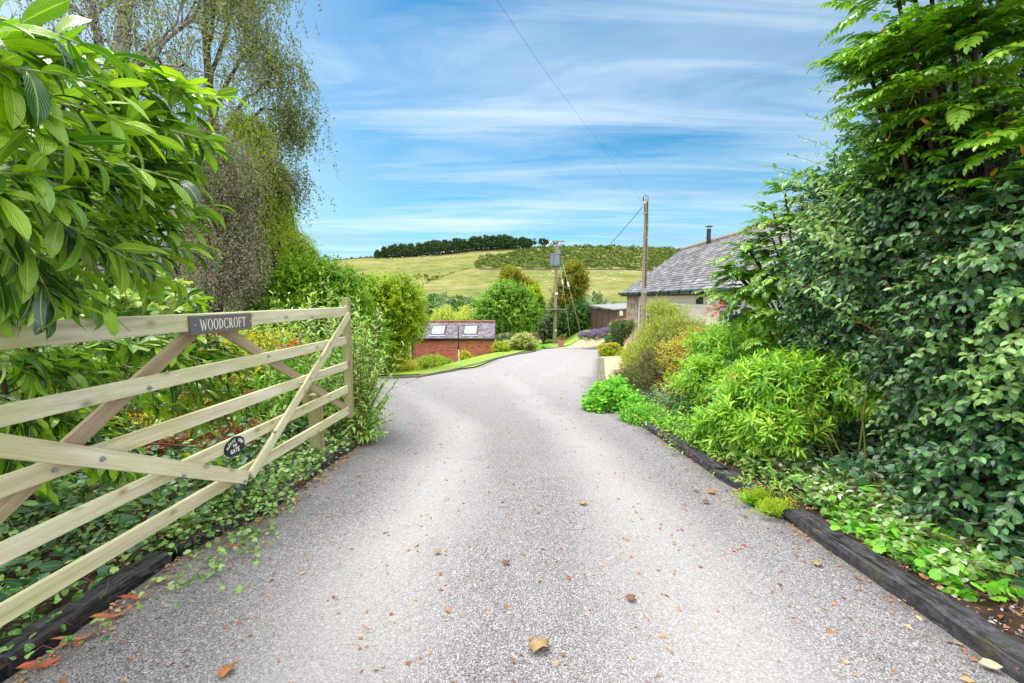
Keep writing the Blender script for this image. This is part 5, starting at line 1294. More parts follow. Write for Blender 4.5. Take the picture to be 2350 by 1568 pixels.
# dark wood behind the garden: individual trees closing the view low on the left
for k, (px, py, d, rx, ry, mat, lab) in enumerate([
        (70, 560, 15, 150, 190, ML_BIRCH, 'dim leafy tree furthest left beyond the laurel'), (250, 520, 17, 130, 170, ML_BIRCH, 'dim leafy tree behind the pale birch trunk'),
        (390, 560, 16, 110, 130, ML_WEEP, 'brownish tree with thin foliage behind the sycamore sapling'), (470, 640, 20, 110, 90, ML_DARK, 'dark green tree filling the gap behind the purplish tree')]):
    rng = R_(40 + k); bb = at(px, 700, d); bb[2] = h(bb[0], d)
    root = empty('woodland_tree', bb, lab, 'tree', 'trees behind the garden on the left')
    bl = [blob(px, py, d, rx, ry, 1.6), blob(px - rx * .4, py + ry * .5, d + .5, rx * .7, ry * .6, 1.4), blob(px + rx * .4, py - ry * .3, d, rx * .6, ry * .6, 1.3)]
    P, Nn = shell(bl, 1500 if k != 3 else 1700, rng, rmin=0.3, rmax=1.0, deep=.2)
    poly, LP, LD, LN = shoots(P, Nn + np.array([0, 0, .2]), .45, 10, rng, droop=.3, sag=.3)
    leaves('foliage', 'tiny', LP, LD, LN, rng.uniform(.06, .10, len(LP)), mat, root, rng, uvs=False)
    b = MB(); p, r = limb((bb[0], d, bb[2] - .2), (bb[0] + .2, d, at(px, py - ry * .6, d)[2]), .16, .04, rng, 12, .06); b.tube(p, r, 9, caps=False)
    for q in P[rng.choice(len(P), 22)]:
        i = int(rng.integers(2, 10)); pp, r2 = limb(p[i], q, r[i] * .5, .012, rng, 8, .09, .05); b.tube(pp, r2, 5, caps=False)
    b.build('trunk', MB_DARK, root, smooth=True)

def tree(name, label, base_px, d, blobs, n, tkey, size, mat, rng, group=None, cat='tree', L=0.5, nleaf=10, tr=0.12, bark=MB_DARK, **kw):
    bb = at(base_px[0], base_px[1], d); bb[2] = h(bb[0], d)
    root = empty(name, bb, label, cat, group)
    P, Nn = shell(blobs, n, rng, rmin=0.62, rmax=1.02, lump=kw.pop('lump', .13), deep=kw.pop('deep', .6))
    upw = kw.pop('upw', .45)
    D = unit(Nn + np.array([0, 0, upw]) + rng.normal(0, .25, P.shape)); Ls = rng.uniform(.6, 1.3, len(P)) * L
    poly, LP, LD, LN = shoots(P - D * Ls[:, None] * .5, D, Ls, nleaf, rng, **kw)
    m = n * 3; Pi, Ni = shell(blobs, m, rng, rmin=.3, rmax=.75, deep=0)
    leaves('crown', tkey, np.concatenate([LP, Pi]), np.concatenate([LD, rng.standard_normal(Pi.shape)]), np.concatenate([LN, rng.standard_normal(Pi.shape)]),
           np.concatenate([stretch(len(P), nleaf, rng, *size), rng.uniform(size[0], size[1], len(Pi)) * 1.2]), mat, root, rng, uvs=False)
    c = np.mean([q[0] for q in blobs], axis=0); top = max(q[0][2] for q in blobs)
    b = MB(); p, r = limb((bb[0], d, bb[2] - .3), (c[0], c[1], top), tr, tr * .3, rng, 10, .03); b.tube(p, r, 9, caps=False)
    for q in P[rng.choice(len(P), 16)]:
        i = int(rng.integers(2, 9)); pp, r2 = limb(p[i], q, r[i] * .5, .012, rng, 7, .06, .05); b.tube(pp, r2, 5, caps=False)
    b.build('trunk', bark, root, smooth=True)
    return root
tree('green_birch', 'green leafy birch column behind the weeping curtains, right of the purplish tree', (625, 720), 12.8,
     [blob(590, 335, 12.8, 32, 75, .6), blob(612, 430, 12.6, 38, 80, .7), blob(605, 530, 12.6, 55, 80, .8), blob(560, 290, 13, 36, 40, .6), blob(640, 395, 12.8, 20, 30, .4)], 1900, 'small', (.05, .08), ML_COLUMN, R_(24), L=.45, nleaf=11, tr=.09, upw=-.3, sag=.55, droop=.35, lump=.2)
tree('young_birch', 'yellow green birch with a ragged top against the low sky', (675, 720), 14.4,
     [blob(652, 480, 14, 22, 50, .5), blob(665, 560, 14, 38, 62, .7), blob(692, 575, 14, 28, 36, .6), blob(640, 600, 14, 55, 55, .7), blob(712, 590, 14, 16, 22, .4)], 1400, 'small', (.055, .085), ML_COLUMN, R_(25), L=.45, nleaf=10, tr=.08, upw=0, sag=.45, droop=.3, lump=.22)
tree('hazel_bush', 'broad dark green hazel bush rising behind the end of the gate', (700, 800), 12.5,
     [blob(690, 700, 12.5, 110, 90, 1.1), blob(720, 640, 12.5, 75, 55, .9), blob(620, 720, 12.5, 70, 80, 1.0), blob(790, 670, 12.5, 50, 55, .8), blob(700, 800, 12.5, 130, 90, 1.1), blob(830, 780, 12.6, 60, 90, .9)],
     3400, 'small', (.09, .14), ML_HAZEL, R_(51), L=.42, cat='bush', tr=.06)
tree('beech_bush', 'yellow green leafy tree left of the brick outbuilding', (890, 850), 16,
     [blob(880, 690, 16, 75, 60, 1.1), blob(925, 690, 16, 45, 58, 1.0), blob(830, 680, 16, 50, 50, 1.0), blob(875, 785, 16, 65, 78, 1.0), blob(948, 735, 16, 28, 42, .7)],
     3000, 'small', (.09, .13), ML_HAZELY, R_(52), L=.5, tr=.08, upw=.5, sag=.3)
tree('sycamore_tree', 'round dense green tree right of the brick outbuilding', (1160, 800), 33,
     [blob(1162, 710, 33, 68, 52, 2.0), blob(1130, 725, 33, 42, 40, 1.6), blob(1200, 720, 33, 38, 42, 1.6), blob(1165, 675, 33, 40, 28, 1.5)], 2600, 'small', (.17, .26), ML_ROUND, R_(53), L=.8, nleaf=9, tr=.25)
tree('tall_ash_tree', 'upright yellowish tree standing behind the round green tree', (1185, 780), 42,
     [blob(1172, 640, 42, 24, 24, 1.6), blob(1185, 660, 42, 34, 24, 1.6), blob(1215, 672, 42, 18, 28, 1.4)], 1000, 'tiny', (.2, .3), ML_COPPER, R_(54), L=.9, tr=.2, upw=1.2)
tree('ash_sapling', 'small bright green tree between the round tree and the utility pole', (1222, 780), 40,
     [blob(1222, 690, 40, 20, 34, 1.2), blob(1235, 715, 40, 18, 26, 1.0)], 450, 'tiny', (.2, .3), ML_HAZELY, R_(55), L=.8, tr=.12, upw=1)
tree('copper_tree', 'tall bronze tinged tree just behind the utility pole', (1310, 770), 39,
     [blob(1312, 655, 39, 34, 36, 1.6), blob(1318, 625, 39, 20, 24, 1.2), blob(1295, 690, 39, 30, 34, 1.6), blob(1300, 720, 39, 42, 34, 1.6), blob(1330, 640, 39, 16, 22, 1.2)], 1700, 'tiny', (.17, .27), ML_COPPER, R_(56), L=.8, tr=.2, upw=.8)
tree('dark_cherry', 'dark green spreading bush against the brown shed', (1325, 765), 37.5,
     [blob(1325, 722, 37.5, 36, 36, 1.4), blob(1300, 740, 37.5, 26, 26, 1.2), blob(1342, 735, 37.5, 16, 26, 1.0)], 1100, 'small', (.14, .22), ML_DARK, R_(57), L=.7, tr=.12, upw=.5)
tree('grey_green_bush', 'rounded grey green bush left of the utility pole foot', (1245, 785), 38.5,
     [blob(1245, 745, 38.5, 30, 32, 1.3), blob(1268, 752, 38.5, 22, 26, 1.1)], 900, 'tiny', (.12, .2), ML_GREY, R_(58), cat='bush', L=.6, tr=.08)
for k, (px, py, rx, ry, d, lab) in enumerate([(1018, 720, 32, 26, 60, 'pale willow left of the ridge line behind the brick outbuilding'), (1070, 722, 28, 26, 58, 'pale willow right behind the brick outbuilding roof')]):
    curtain('willow_tree', lab, 'tree', np.array([at(px, 700, d)[0], d, h(at(px, 700, d)[0], d)]), [blob(px, py, d, rx, ry, 1.8), blob(px, py + 25, d, rx * 1.1, ry, 1.8)], 700, ML_WILLOW, R_(60 + k), 1.0, 2.2, (.2, .32), 9, tr=.2)

# ---------------------------------------------------------------- far hillside
def onhill(px, dist):
    x = (px - CX) / F * dist; return np.stack([x, dist, H(x, dist)], -1)
def pyof(P): return 684 - (P[..., 2] - 1.45) * F / P[..., 1] * 1.0
def inv(px, py):
    ds = np.linspace(175, 558, 400); P = onhill(np.full(400, px), ds); q = pyof(P); k = int(np.argmin(abs(q - py))); return P[k]
def pine_tpl(seed, hgt=13.0):
    r = R_(seed); parts_v, parts_f, n = [], [], 0
    cl = [(r.uniform(-2.4, 2.4), r.uniform(-2, 2), hgt * r.uniform(.34, 1.0)) for _ in range(15)] + [(0, 0, hgt)]
    Pq = []
    for c in cl:
        s = 1.7 * (1.15 - .45 * c[2] / hgt)
        Pq.append(np.array(c) + r.normal(0, 1, (26, 3)) * s * np.array([.6, .6, .42]))
    return np.concatenate(Pq)
wood_mat = ML_PINE
pines = []
for s in range(4):
    rng = R_(70 + s); Pq = pine_tpl(70 + s)
    root = empty('pine_tree', (0, 0, 0), 'dark pine in the wood along the hilltop', 'tree', 'dark pines along the hilltop')
    leaves('crown', 'tiny', Pq, rng.standard_normal(Pq.shape), rng.standard_normal(Pq.shape), rng.uniform(1.2, 2.4, len(Pq)), wood_mat, root, rng, uvs=False)
    b = MB(); b.tube([(0, 0, -1), (.2, 0, 5), (0, .1, 11)], [.28, .22, .1], 5); b.build('trunk', MB_DARK, root)
    pines.append(root)
rng = R_(80)
def place_copy(src, loc, s, rz, label=None):
    c = src.copy(); COL.objects.link(c); c.location = loc; c.scale = (s,) * 3; c.rotation_euler = (0, 0, rz)
    if label: c['label'] = label
    for ch in list(src.children):
        d = ch.copy(); COL.objects.link(d); d.parent = c
    return c
pxs = np.concatenate([np.linspace(864, 1218, 120) + rng.normal(0, 1.8, 120), np.linspace(880, 1200, 90) + rng.normal(0, 3, 90), rng.uniform(1222, 1272, 7)])
first = [True] * 4
for k, px in enumerate(pxs):
    dist = 545 if k < 120 else 557
    P = onhill(np.array(px), dist + rng.uniform(-3, 4)); e = interp(px, [(860, .5), (880, .8), (960, 1.0), (1150, 1.05), (1222, .8), (1280, .6)])
    s = e * rng.uniform(.68, 1.15) * (1.0 if k < 120 else .95); i = int(rng.integers(0, 4))
    if first[i]: first[i] = False; o = pines[i]; o.location = P; o.scale = (s,) * 3
    else: place_copy(pines[i], P, s, rng.uniform(0, 6.28))
# low shrubs and a few round trees left of the wood on the skyline
def clump_tpl(name, rng, n=26, r=1.0):
    P = unit(rng.standard_normal((n, 3))) * r * rng.uniform(.5, 1, (n, 1)); P[:, 2] = abs(P[:, 2]) * .8; return P
ML_SCRUB = leafmat('scrub', [(0.02, 0.06, 0.015), (0.045, 0.12, 0.02), (0.09, 0.18, 0.03), (0.22, 0.22, 0.05)], trans=.15, rough=.8, spec=.1, clump=0.12)
def scrubmass(name, pts, rad, rng, kind, label=None, mat=ML_SCRUB, n=26, cat=None):
    Pq, S = [], []
    for p, r in zip(pts, rad):
        q = clump_tpl('', rng, n, r) + p; Pq.append(q); S.append(np.full(n, r * .95))
    Pq = np.concatenate(Pq); S = np.concatenate(S)
    o = leaves(name, 'tiny', Pq, rng.standard_normal(Pq.shape), rng.standard_normal(Pq.shape) + np.array([0, 0, .6]), S * rng.uniform(.45, .85, len(S)), mat, None, rng, uvs=False)
    return tag(o, label, cat, kind=kind)
# gorse and heather over the right of the hill
rng = R_(90); n = 9000
px = 1090 + 560 * rng.random(n); ds = rng.uniform(300, 560, n); P = onhill(px, ds); q = pyof(P)
topb = interp(px, [(1090, 600), (1130, 590), (1180, 580), (1230, 571), (1280, 566), (1700, 560)]); botb = interp(px, [(1086, 614), (1105, 617), (1140, 618), (1300, 619), (1420, 619), (1500, 624), (1650, 632)])
wob = 2.2 * np.sin(px * .11) + 1.5 * np.sin(px * .31 + 1)
ok = (q > topb + wob * .8) & (q < botb - 1.5 + wob) & (rng.random(n) < .9); P = P[ok][:5200]
scrubmass('scrub', P, rng.uniform(.9, 2.2, len(P)) * (1 + (rng.random(len(P)) < .06) * 1.2), rng, 'stuff', 'gorse and bracken covering the right of the hill')
ux = rng.uniform(868, 1216, 420); uP = onhill(ux, rng.uniform(546, 560, 420)); uh = rng.uniform(1.5, 5.5, 420)[:, None] * np.array([0, 0, 1.])
scrubmass('understorey', uP + uh, rng.uniform(1.6, 3.2, 420), rng, 'stuff', 'dark undergrowth filling the hilltop pine wood', mat=ML_PINE, n=18)
# hedge line running down between the two fields
rng = R_(91); hp = [(1086, 616), (1060, 622), (1040, 628), (1015, 636), (995, 643), (975, 652)]
pts = np.concatenate([np.array([inv(*p) for p in np.stack([np.linspace(a[0], c[0], 9), np.linspace(a[1], c[1], 9)], -1)]) for a, c in zip(hp[:-1], hp[1:])])
scrubmass('field_hedge', pts + rng.normal(0, .6, pts.shape) * [1, 1, 0], rng.uniform(.7, 1.5, len(pts)), rng, None, 'ragged dark hedge running diagonally down between the two hill fields', n=22, cat='hedge')
pts = np.array([inv(x, y) for x, y in zip(rng.uniform(945, 1005, 34), rng.uniform(628, 646, 34))]); pts = pts[(np.interp([p[0] / p[1] * F + CX for p in pts], [945, 1005], [634, 642]) - pyof(pts)) < 6]
scrubmass('field_hedge', pts, rng.uniform(1.0, 2.2, len(pts)), rng, None, 'darker bushy hedge end beside the yellow green tree on the hill', n=26, cat='hedge')
for k, (px, py, r) in enumerate([(1106, 590, 2.6), (1122, 587, 3.6), (1131, 588, 2.4), (775, 597, 2.4), (800, 595, 1.8), (812, 593, 2.2), (832, 591, 2.0), (846, 590, 2.0), (855, 589, 1.6), (1265, 566, 2.4), (1010, 627, .9)]):
    rng = R_(100 + k); P0 = inv(px, py + 2) if k != 0 else inv(px, py + 2)
    Pq = clump_tpl('', rng, 90, r * 1.2) + P0
    o = leaves('hill_bush', 'tiny', Pq, rng.standard_normal(Pq.shape), rng.standard_normal(Pq.shape), rng.uniform(.5, 1.0, 90) * r * .6, ML_DARK if k < 3 else ML_SCRUB, None, rng, uvs=False)
    tag(o, ['dark round bush at the left tip of the gorse', 'largest dark round bush at the left tip of the gorse', 'small dark bush right of the largest one by the gorse', 'leftmost bush on the skyline', 'low bush second from the left on the skyline',
            'low skyline bush third from the left', 'low skyline bush fourth from the left', 'skyline bush just left of the pine wood', 'small skyline bush touching the pine wood', 'skyline bush right of the pine wood', 'tiny lone bush in the middle of the lower field'][k], 'bush')
# dark wood at the foot of the hill behind the willows
rng = R_(120)
for k, (px, py, rx, ry, d) in enumerate([(995, 690, 14, 14, 120), (1022, 690, 16, 15, 118), (1050, 692, 16, 13, 121), (1075, 696, 14, 12, 119), (1098, 700, 12, 10, 120), (1010, 706, 18, 12, 112), (1060, 708, 20, 12, 112)]):
    bb = at(px, 700, d); zb = h(bb[0], d); bl = [blob(px, py, d, rx, ry, 2.5), blob(px, py + 14, d, rx, ry * 1.2, 2.5)]
    P, Nn = shell(bl, 420, rng, .5, 1.05, deep=.3)
    root = empty('valley_tree', (bb[0], d, zb), ['leftmost', 'second', 'third', 'fourth', 'rightmost', 'lower left', 'lower right'][k] + ' of the dull green trees at the foot of the hill above the outbuilding', 'tree', 'trees at the foot of the hill')
    leaves('crown', 'tiny', P, Nn + rng.normal(0, .6, P.shape), rng.standard_normal(P.shape), rng.uniform(.5, 1.0, len(P)), ML_GREY if k % 2 else ML_DARK, root, rng, uvs=False)
    b = MB(); b.tube([(bb[0], d, zb - .5), (bb[0], d, bl[0][0][2])], [.3, .15], 6); b.build('trunk', MB_DARK, root)
# tree belt closing the valley wherever the view is open low down
rng = R_(121)
Pv = []
for px in np.linspace(-300, 2700, 150):
    if 985 < px < 1110: continue
    d = 150 + rng.uniform(-15, 15); x = (px - CX) / F * d; Pv.append((x, d, h(x, d) + 2))
scrubmass('hedgerow_trees', np.array(Pv), rng.uniform(3.0, 5.0, len(Pv)), rng, 'stuff', 'dark tree belt along the bottom of the valley', mat=ML_GREY, n=60)

# sheep and dry stone walls on the hill
def sheep_tpl():
    b = MB(); b.lathe((0, 0, 0), [(0.0, -0.05), (0.28, 0.05), (0.33, 0.25), (0.28, 0.48), (0.0, 0.55)], 10)
    v = np.concatenate(b.v); v = v[:, [2, 0, 1]] * np.array([2.0, 1, 1]) + np.array([-.5, 0, .62]); b.v = [v]
    b.lathe((0.62, 0, .72), [(0.0, -.12), (.11, 0), (.12, .14), (0.0, .22)], 8); return b
M_WOOL = simple('wool', (0.70, 0.67, 0.60), 0.95)
sh = empty('sheep', (0, 0, 0), 'tiny pale sheep grazing on the hillside field', 'sheep', 'sheep grazing on the hill')
sheep_tpl().build('body', M_WOOL, sh, smooth=True)
b = MB(); [b.tube([(x, y, 0), (x, y, .45)], .05, 5) for x in (-.3, .35) for y in (-.15, .15)]; b.build('legs', M_BLACK, sh)
rng = R_(130)
spx = np.concatenate([rng.uniform(900, 1090, 34), rng.uniform(1225, 1440, 16)]); spy = np.concatenate([rng.uniform(586, 600, 34), rng.uniform(624, 655, 16)])
for k, (x, y) in enumerate(zip(spx, spy)):
    P = inv(x, y)
    if k == 0: sh.location = P; sh.scale = (1.3,) * 3
    else: place_copy(sh, P, 1.3, rng.uniform(0, 6.28))
def wall_line(pts, label, hgt=1.2, n=60):
    px = np.linspace(pts[0][0], pts[-1][0], n); py = np.interp(px, [p[0] for p in pts], [p[1] for p in pts]); P = np.array([inv(a, c) for a, c in zip(px, py)]); r = R_(int(px[0]))
    b = MB()
    v, f = [], []
    for k, p in enumerate(P):
        hh = hgt * r.uniform(.85, 1.1)
        for dy, z in ((-.3, -.5), (-.25, hh), (.25, hh), (.3, -.5)): v.append((p[0], p[1] + dy, p[2] + z))
    for k in range(n - 1):
        for j in range(3): f.append([k * 4 + j, (k + 1) * 4 + j, (k + 1) * 4 + j + 1, k * 4 + j + 1])
    b.add(v, f); return tag(b.build('dry_stone_wall', simple('grey_stone', (0.16, 0.14, 0.12), 0.9, var=.4, vscale=.5)), label, 'wall')
wall_line([(765, 600.5), (860, 593), (934, 589.5), (1012, 584.8), (1103, 575), (1205, 570.3), (1270, 569.5)], 'long dry stone wall along the foot of the hilltop pine wood', n=120)
wall_line([(1100, 620), (1300, 621), (1440, 621), (1510, 626)], 'dry stone wall along the lower edge of the gorse', n=60)
# lattice pylon behind the cottage roof
d = 260; P = at(1501.5, 612, d); b = MB(); zt_, zb = P[2], h(P[0], d)
W_ = 2.2
for sx_ in (-1, 1):
    for sy in (-1, 1): b.tube([(P[0] + sx_ * W_, d + sy * W_, zb), (P[0], d, zt_)], .16, 4)
for k in range(1, 9):
    f_ = k / 9; w_ = W_ * (1 - f_); z = zb + (zt_ - zb) * f_; w2 = W_ * (1 - f_ + .11); z2 = zb + (zt_ - zb) * (f_ - .11)
    for sx_ in (-1, 1): b.tube([(P[0] - sx_ * w2, d - w2, z2), (P[0] + sx_ * w_, d - w_, z)], .09, 3)
b.build('lattice_tower', M_STEEL); tag(bpy.data.objects['lattice_tower'], 'small grey lattice tower peeping up behind the left slope of the cottage roof', 'pylon')

# ---------------------------------------------------------------- garden beyond the gate, left side
SP = dict(droop=0.2, sag=0.15)
rng = R_(140)
shrub('sycamore_sapling', 'pale green lobed leaf sapling between the laurel and the gate top', 'sapling',
      [blob(300, 690, 5.2, 110, 60, .5), blob(200, 760, 5.0, 160, 90, .6), blob(90, 900, 4.6, 170, 110, .6), blob(380, 700, 5.4, 50, 50, .5), blob(120, 700, 5.0, 120, 60, .6)],
      420, 'maple', (.09, .15), ML_SYC, MS_RED, rng, L=.35, nleaf=6, fill=.3, droop=.1, face_up=1.3, spread=1.2, boughs=6, bough_r=.018)
rng = R_(141)
shrub('golden_shrub', 'bright yellow leaved shrub glowing behind the plaque and rails', 'shrub',
      [blob(540, 850, 5.6, 130, 90, .6), blob(600, 800, 5.8, 110, 50, .6), blob(430, 960, 5.2, 110, 70, .5)], 800, 'small', (.045, .075), ML_YELL, MS_PALE, rng, L=.3, nleaf=9, fill=.4, **SP)
rng = R_(142)
def canes(name, label, cat, specs, tkey, size, mat, stem, rng, nleaf=22, sp=1.15, group=None, part='foliage', r0=.008, opposite=True, base=None, **kw):
    """upright leafy canes: specs of (foot px,py, top px,py, distance)"""
    F_ = np.array([at(a, c, d) for a, c, e, f_, d in specs]); T_ = np.array([at(e, f_, d) for a, c, e, f_, d in specs])
    root = empty(name, base if base is not None else (F_[0][0], F_[0][1], h(F_[0][0], F_[0][1])), label, cat, group)
    L = np.linalg.norm(T_ - F_, axis=1)
    poly, LP, LD, LN = shoots(F_, T_ - F_, L, nleaf, rng, t0=kw.pop('t0', .12), spread=sp, tipspread=.45, opposite=opposite, droop=kw.pop('droop', .15), sag=kw.pop('sag', .03), **kw)
    leaves(part, tkey, LP, LD, LN, stretch(len(F_), nleaf, rng, size[0], size[1], .55), mat, root, rng)
    tubes('stems', poly, np.linspace(r0, r0 * .35, 5)[None], stem, root, 5); return root
specs = []
for k in range(74):
    tx_ = rng.uniform(560, 890); ty_ = interp(tx_, [(560, 720), (640, 680), (740, 650), (800, 690), (835, 670), (880, 720), (890, 840)]) + abs(rng.normal(0, 60)); d = rng.uniform(4.6, 6.2)
    specs.append((tx_ * .6 + 730 * .4 + rng.normal(0, 25), 1010 - 40 * (d - 4.6), tx_, ty_, d))
canes('buddleia', 'tall leafy shrub with upright pale green shoots around the gate tip', 'shrub', specs, 'budd', (.11, .17), ML_BUDD, MS_PALE, rng, nleaf=30, base=at(730, 1000, 5.3))
o_ = bpy.data.objects['buddleia']; 
rng = R_(143)   # shoots leaning over the drive
specs = []
for k in range(56):
    a = rng.uniform(-.25, 1.0); L_ = rng.uniform(120, 260); fx_, fy_ = rng.uniform(800, 840), rng.uniform(960, 1010)
    specs.append((fx_, fy_, fx_ + L_ * sin(a) * .45, fy_ - L_ * cos(a) * 1.1, rng.uniform(4.7, 5.6)))
for k in range(12): specs.append((815, 1000, rng.uniform(850, 895), rng.uniform(860, 1010), rng.uniform(4.7, 5.1)))
canes('willowherb_clump', 'leafy clump leaning out over the drive just past the gate tip', 'shrub', specs, 'budd', (.09, .14), ML_BUDD, MS_RED, rng, nleaf=24, base=at(820, 1010, 4.9))
rng = R_(144)
shrub('dead_stalk_shrub', 'tangled brownish green shrub low behind the end of the gate', 'shrub', [blob(720, 960, 5.4, 100, 80, .5), blob(640, 930, 5.6, 90, 80, .5), blob(790, 980, 5.2, 50, 60, .4), blob(690, 860, 5.8, 110, 80, .5)],
      520, 'narrow', (.05, .09), ML_BUDD, MS_PALE, rng, L=.35, nleaf=9, fill=.5, boughs=16, bough_r=.012, **SP)
rng = R_(145)
Pr = np.array([at(rng.uniform(640, 700), rng.uniform(780, 815), 5.2) for _ in range(14)] + [at(rng.uniform(520, 640), rng.uniform(865, 905), 5.0) for _ in range(5)])
rt = empty('montbretia', at(665, 900, 5.2), 'scarlet flowers among green blades seen between the top rails', 'flowers')
heads('flowers', Pr, .035, MF_RED, rt, rng, 12, .035)
Pb = at(665, 920, 5.2) + rng.normal(0, .18, (150, 3)) * np.array([1, 1, .1]); leaves('blades', 'blade', Pb, rng.normal(0, .3, Pb.shape) + np.array([0, 0, 1]), rng.standard_normal(Pb.shape), rng.uniform(.4, .75, 150), ML_GERAN, rt, rng)
Pf = Pr; tubes('stems', np.stack([Pf * np.array([1, 1, 1]) - np.array([0, 0, .55]), Pf - np.array([0.02, 0, .25]), Pf], 1), .004, MS_GREEN, rt, 4)
rng = R_(146)
rt = empty('yellow_flower_clump', at(430, 960, 4.6), 'small yellow flowers seen between the middle rails of the gate', 'flowers')
Py = np.array([at(rng.uniform(250, 350), rng.uniform(940, 980), 4.2) for _ in range(16)] + [at(rng.uniform(300, 380), rng.uniform(960, 990), 4.2) for _ in range(12)])
heads('flowers', Py, .02, MF_YEL, rt, rng, 10, .02); tubes('stems', np.stack([Py - np.array([0, 0, .35]), Py - np.array([.02, 0, .15]), Py], 1), .003, MS_GREEN, rt, 4)
rng = R_(147)
shrub('heuchera_clump', 'low dark red leaved clump with brown stubs behind the lower rails', 'plant', [blob(400, 1010, 4.2, 120, 25, .3), blob(300, 1030, 4.0, 90, 25, .3), blob(540, 1000, 4.4, 60, 25, .3)], 150, 'round', (.04, .06), ML_RED, MS_RED, rng, L=.14, nleaf=5, fill=.3, boughs=22, bough_r=.006)
# trailing ground cover under and behind the gate
def cover(name, label, n, sampler, tkey, size, mat, rng, hi=.12, tilt=.5, stems=True):
    x, y = sampler(n); z = H(x, y) + .035 + rng.random(n) ** 1.5 * hi
    P = np.stack([x, y, z], -1); D = rng.standard_normal((n, 3)) * np.array([1, 1, .35])
    o = leaves(name, tkey, P, D, rng.normal(0, tilt, (n, 3)) + np.array([0, 0, 1]), rng.uniform(size[0], size[1], n), mat, None, rng); tag(o, label, kind='stuff')
    if stems:
        m = n // 6; k = rng.choice(n, m); A_ = P[k] * 1.0; B_ = A_ + rng.normal(0, .09, (m, 3)) * np.array([1, 1, .2]); pl_ = np.stack([A_ - [0, 0, .01], (A_ + B_) / 2 + [0, 0, .02], B_ - [0, 0, .01]], 1)
        s_ = tubes(name + '_stems', pl_, .0016, MS_RED, None, 3); tag(s_, kind='stuff')
    return o
def smpL(lo, hi, y0, y1, pw=1.0):
    def f(n):
        y = y0 + (y1 - y0) * rng.random(n); o_ = lo + (hi - lo) * rng.random(n) ** pw; return interp(y, XL) - o_, y
    return f
def smpR(lo, hi, y0, y1, pw=1.0):
    def f(n):
        y = y0 + (y1 - y0) * rng.random(n); o_ = lo + (hi - lo) * rng.random(n) ** pw; return interp(y, XR) + o_, y
    return f
rng = R_(150)
cover('ground_cover', 'trailing leaves under the gate', 4600, smpL(.09, 1.8, 1.2, 5.2, 1.0), 'heart', (.022, .045), ML_COVER, rng, .14, tilt=.7)
cover('ground_cover', 'dark leaves behind the gate', 6500, smpL(.12, 3.6, 1.2, 7.5), 'oval', (.05, .10), ML_COVERD, rng, .28)
cover('ground_cover', 'fresh green weeds behind the gate', 3600, smpL(.5, 3.6, 2.6, 9), 'oval', (.05, .09), ML_COVER, rng, .42)
cover('grass', 'blades of grass behind the gate', 1500, smpL(.2, 2.4, 1.6, 6), 'blade', (.15, .32), ML_GERAN, rng, .02, stems=False)
cover('ground_cover', 'runners creeping over the top of the left timber edging', 1100, smpL(-.03, .24, 2.45, 5.2), 'heart', (.02, .042), ML_COVER, rng, .16, tilt=.7)
rng = R_(151)   # trailing runners spilling over the timber onto the drive
def spill(px, py, n, rad):
    c = G(px, py); return c[0] + rng.normal(0, rad, n), c[1] + rng.normal(0, rad * 1.3, n)
def smpSp(n):
    xs, ys_ = [], []
    for (a, c, w_, r) in ((580, 1225, 60, .12), (560, 1250, 60, .11), (520, 1290, 40, .10), (480, 1330, 22, .09), (640, 1150, 40, .09), (700, 1105, 20, .07), (330, 1420, 14, .08), (110, 1520, 16, .08), (450, 1340, 16, .08), (620, 1180, 50, .09)):
        k = int(n * w_ / 338); x, y = spill(a, c, k, r); xs.append(x); ys_.append(y)
    x, y = np.concatenate(xs), np.concatenate(ys_); x = np.concatenate([x, x[:n]])[:n]; y = np.concatenate([y, y[:n]])[:n]; return np.resize(x, n), np.resize(y, n)
cover('ground_cover', 'yellow green runners spilling over the left timber edging', 300, smpSp, 'heart', (.02, .036), ML_COVER, rng, .07)
def smpB(n):
    x = rng.uniform(-11, -5.2, n); y = rng.uniform(8, 13.5, n); return x, y
cover('ground_cover', 'undergrowth between the hazel and the lawn', 3500, smpB, 'oval', (.07, .13), ML_GREY, rng, .6)

# ---------------------------------------------------------------- around the outbuilding and lawn
def bpx(name, label, cat, px, py, rx, ry, d, n, tkey, size, mat, seed, extra=(), flowers=None, fmat=None, stem=MS_BROWN, fl_r=.03, L=.25, nleaf=8, rd=None, **kw):
    rng = R_(seed); rd = rd or rx * px_m(d)
    bl = [blob(px, py, d, rx, ry, rd)] + [blob(a, b_, d + e, c, f_, rd * .8) for a, b_, c, f_, e in extra]
    P, Nn = shell(bl, 10, rng); bb = at(px, py, d); bb[2] = h(bb[0], d)
    root = shrub(name, label, cat, bl, n, tkey, size, mat, stem, rng, L=L, nleaf=nleaf, base=bb, **kw)
    if flowers:
        P, Nn = shell(bl, flowers * 3, rng, rmin=.95, rmax=1.08, deep=.9)
        P = P[P[:, 2] > bl[0][0][2] - bl[0][1][2] * .35][:flowers] if kw.get('topf', True) else P[:flowers]
        heads('flowers', P, fl_r, fmat, root, rng, 12, fl_r * .8)
    return root
bpx('rhododendron', 'rounded rhododendron with pale new tips in front of the brick wall', 'shrub', 990, 832, 38, 17, 19, 600, 'narrow', (.08, .13), ML_HAZELY, 160, extra=((1018, 836, 20, 13, 0), (962, 838, 22, 14, -.5)))
bpx('azalea', 'yellow green leafy shrub left of the rhododendron', 'shrub', 925, 836, 28, 20, 18, 380, 'narrow', (.08, .13), ML_SPIREA, 161, extra=((905, 845, 18, 12, 0), (945, 845, 18, 14, -.5)))
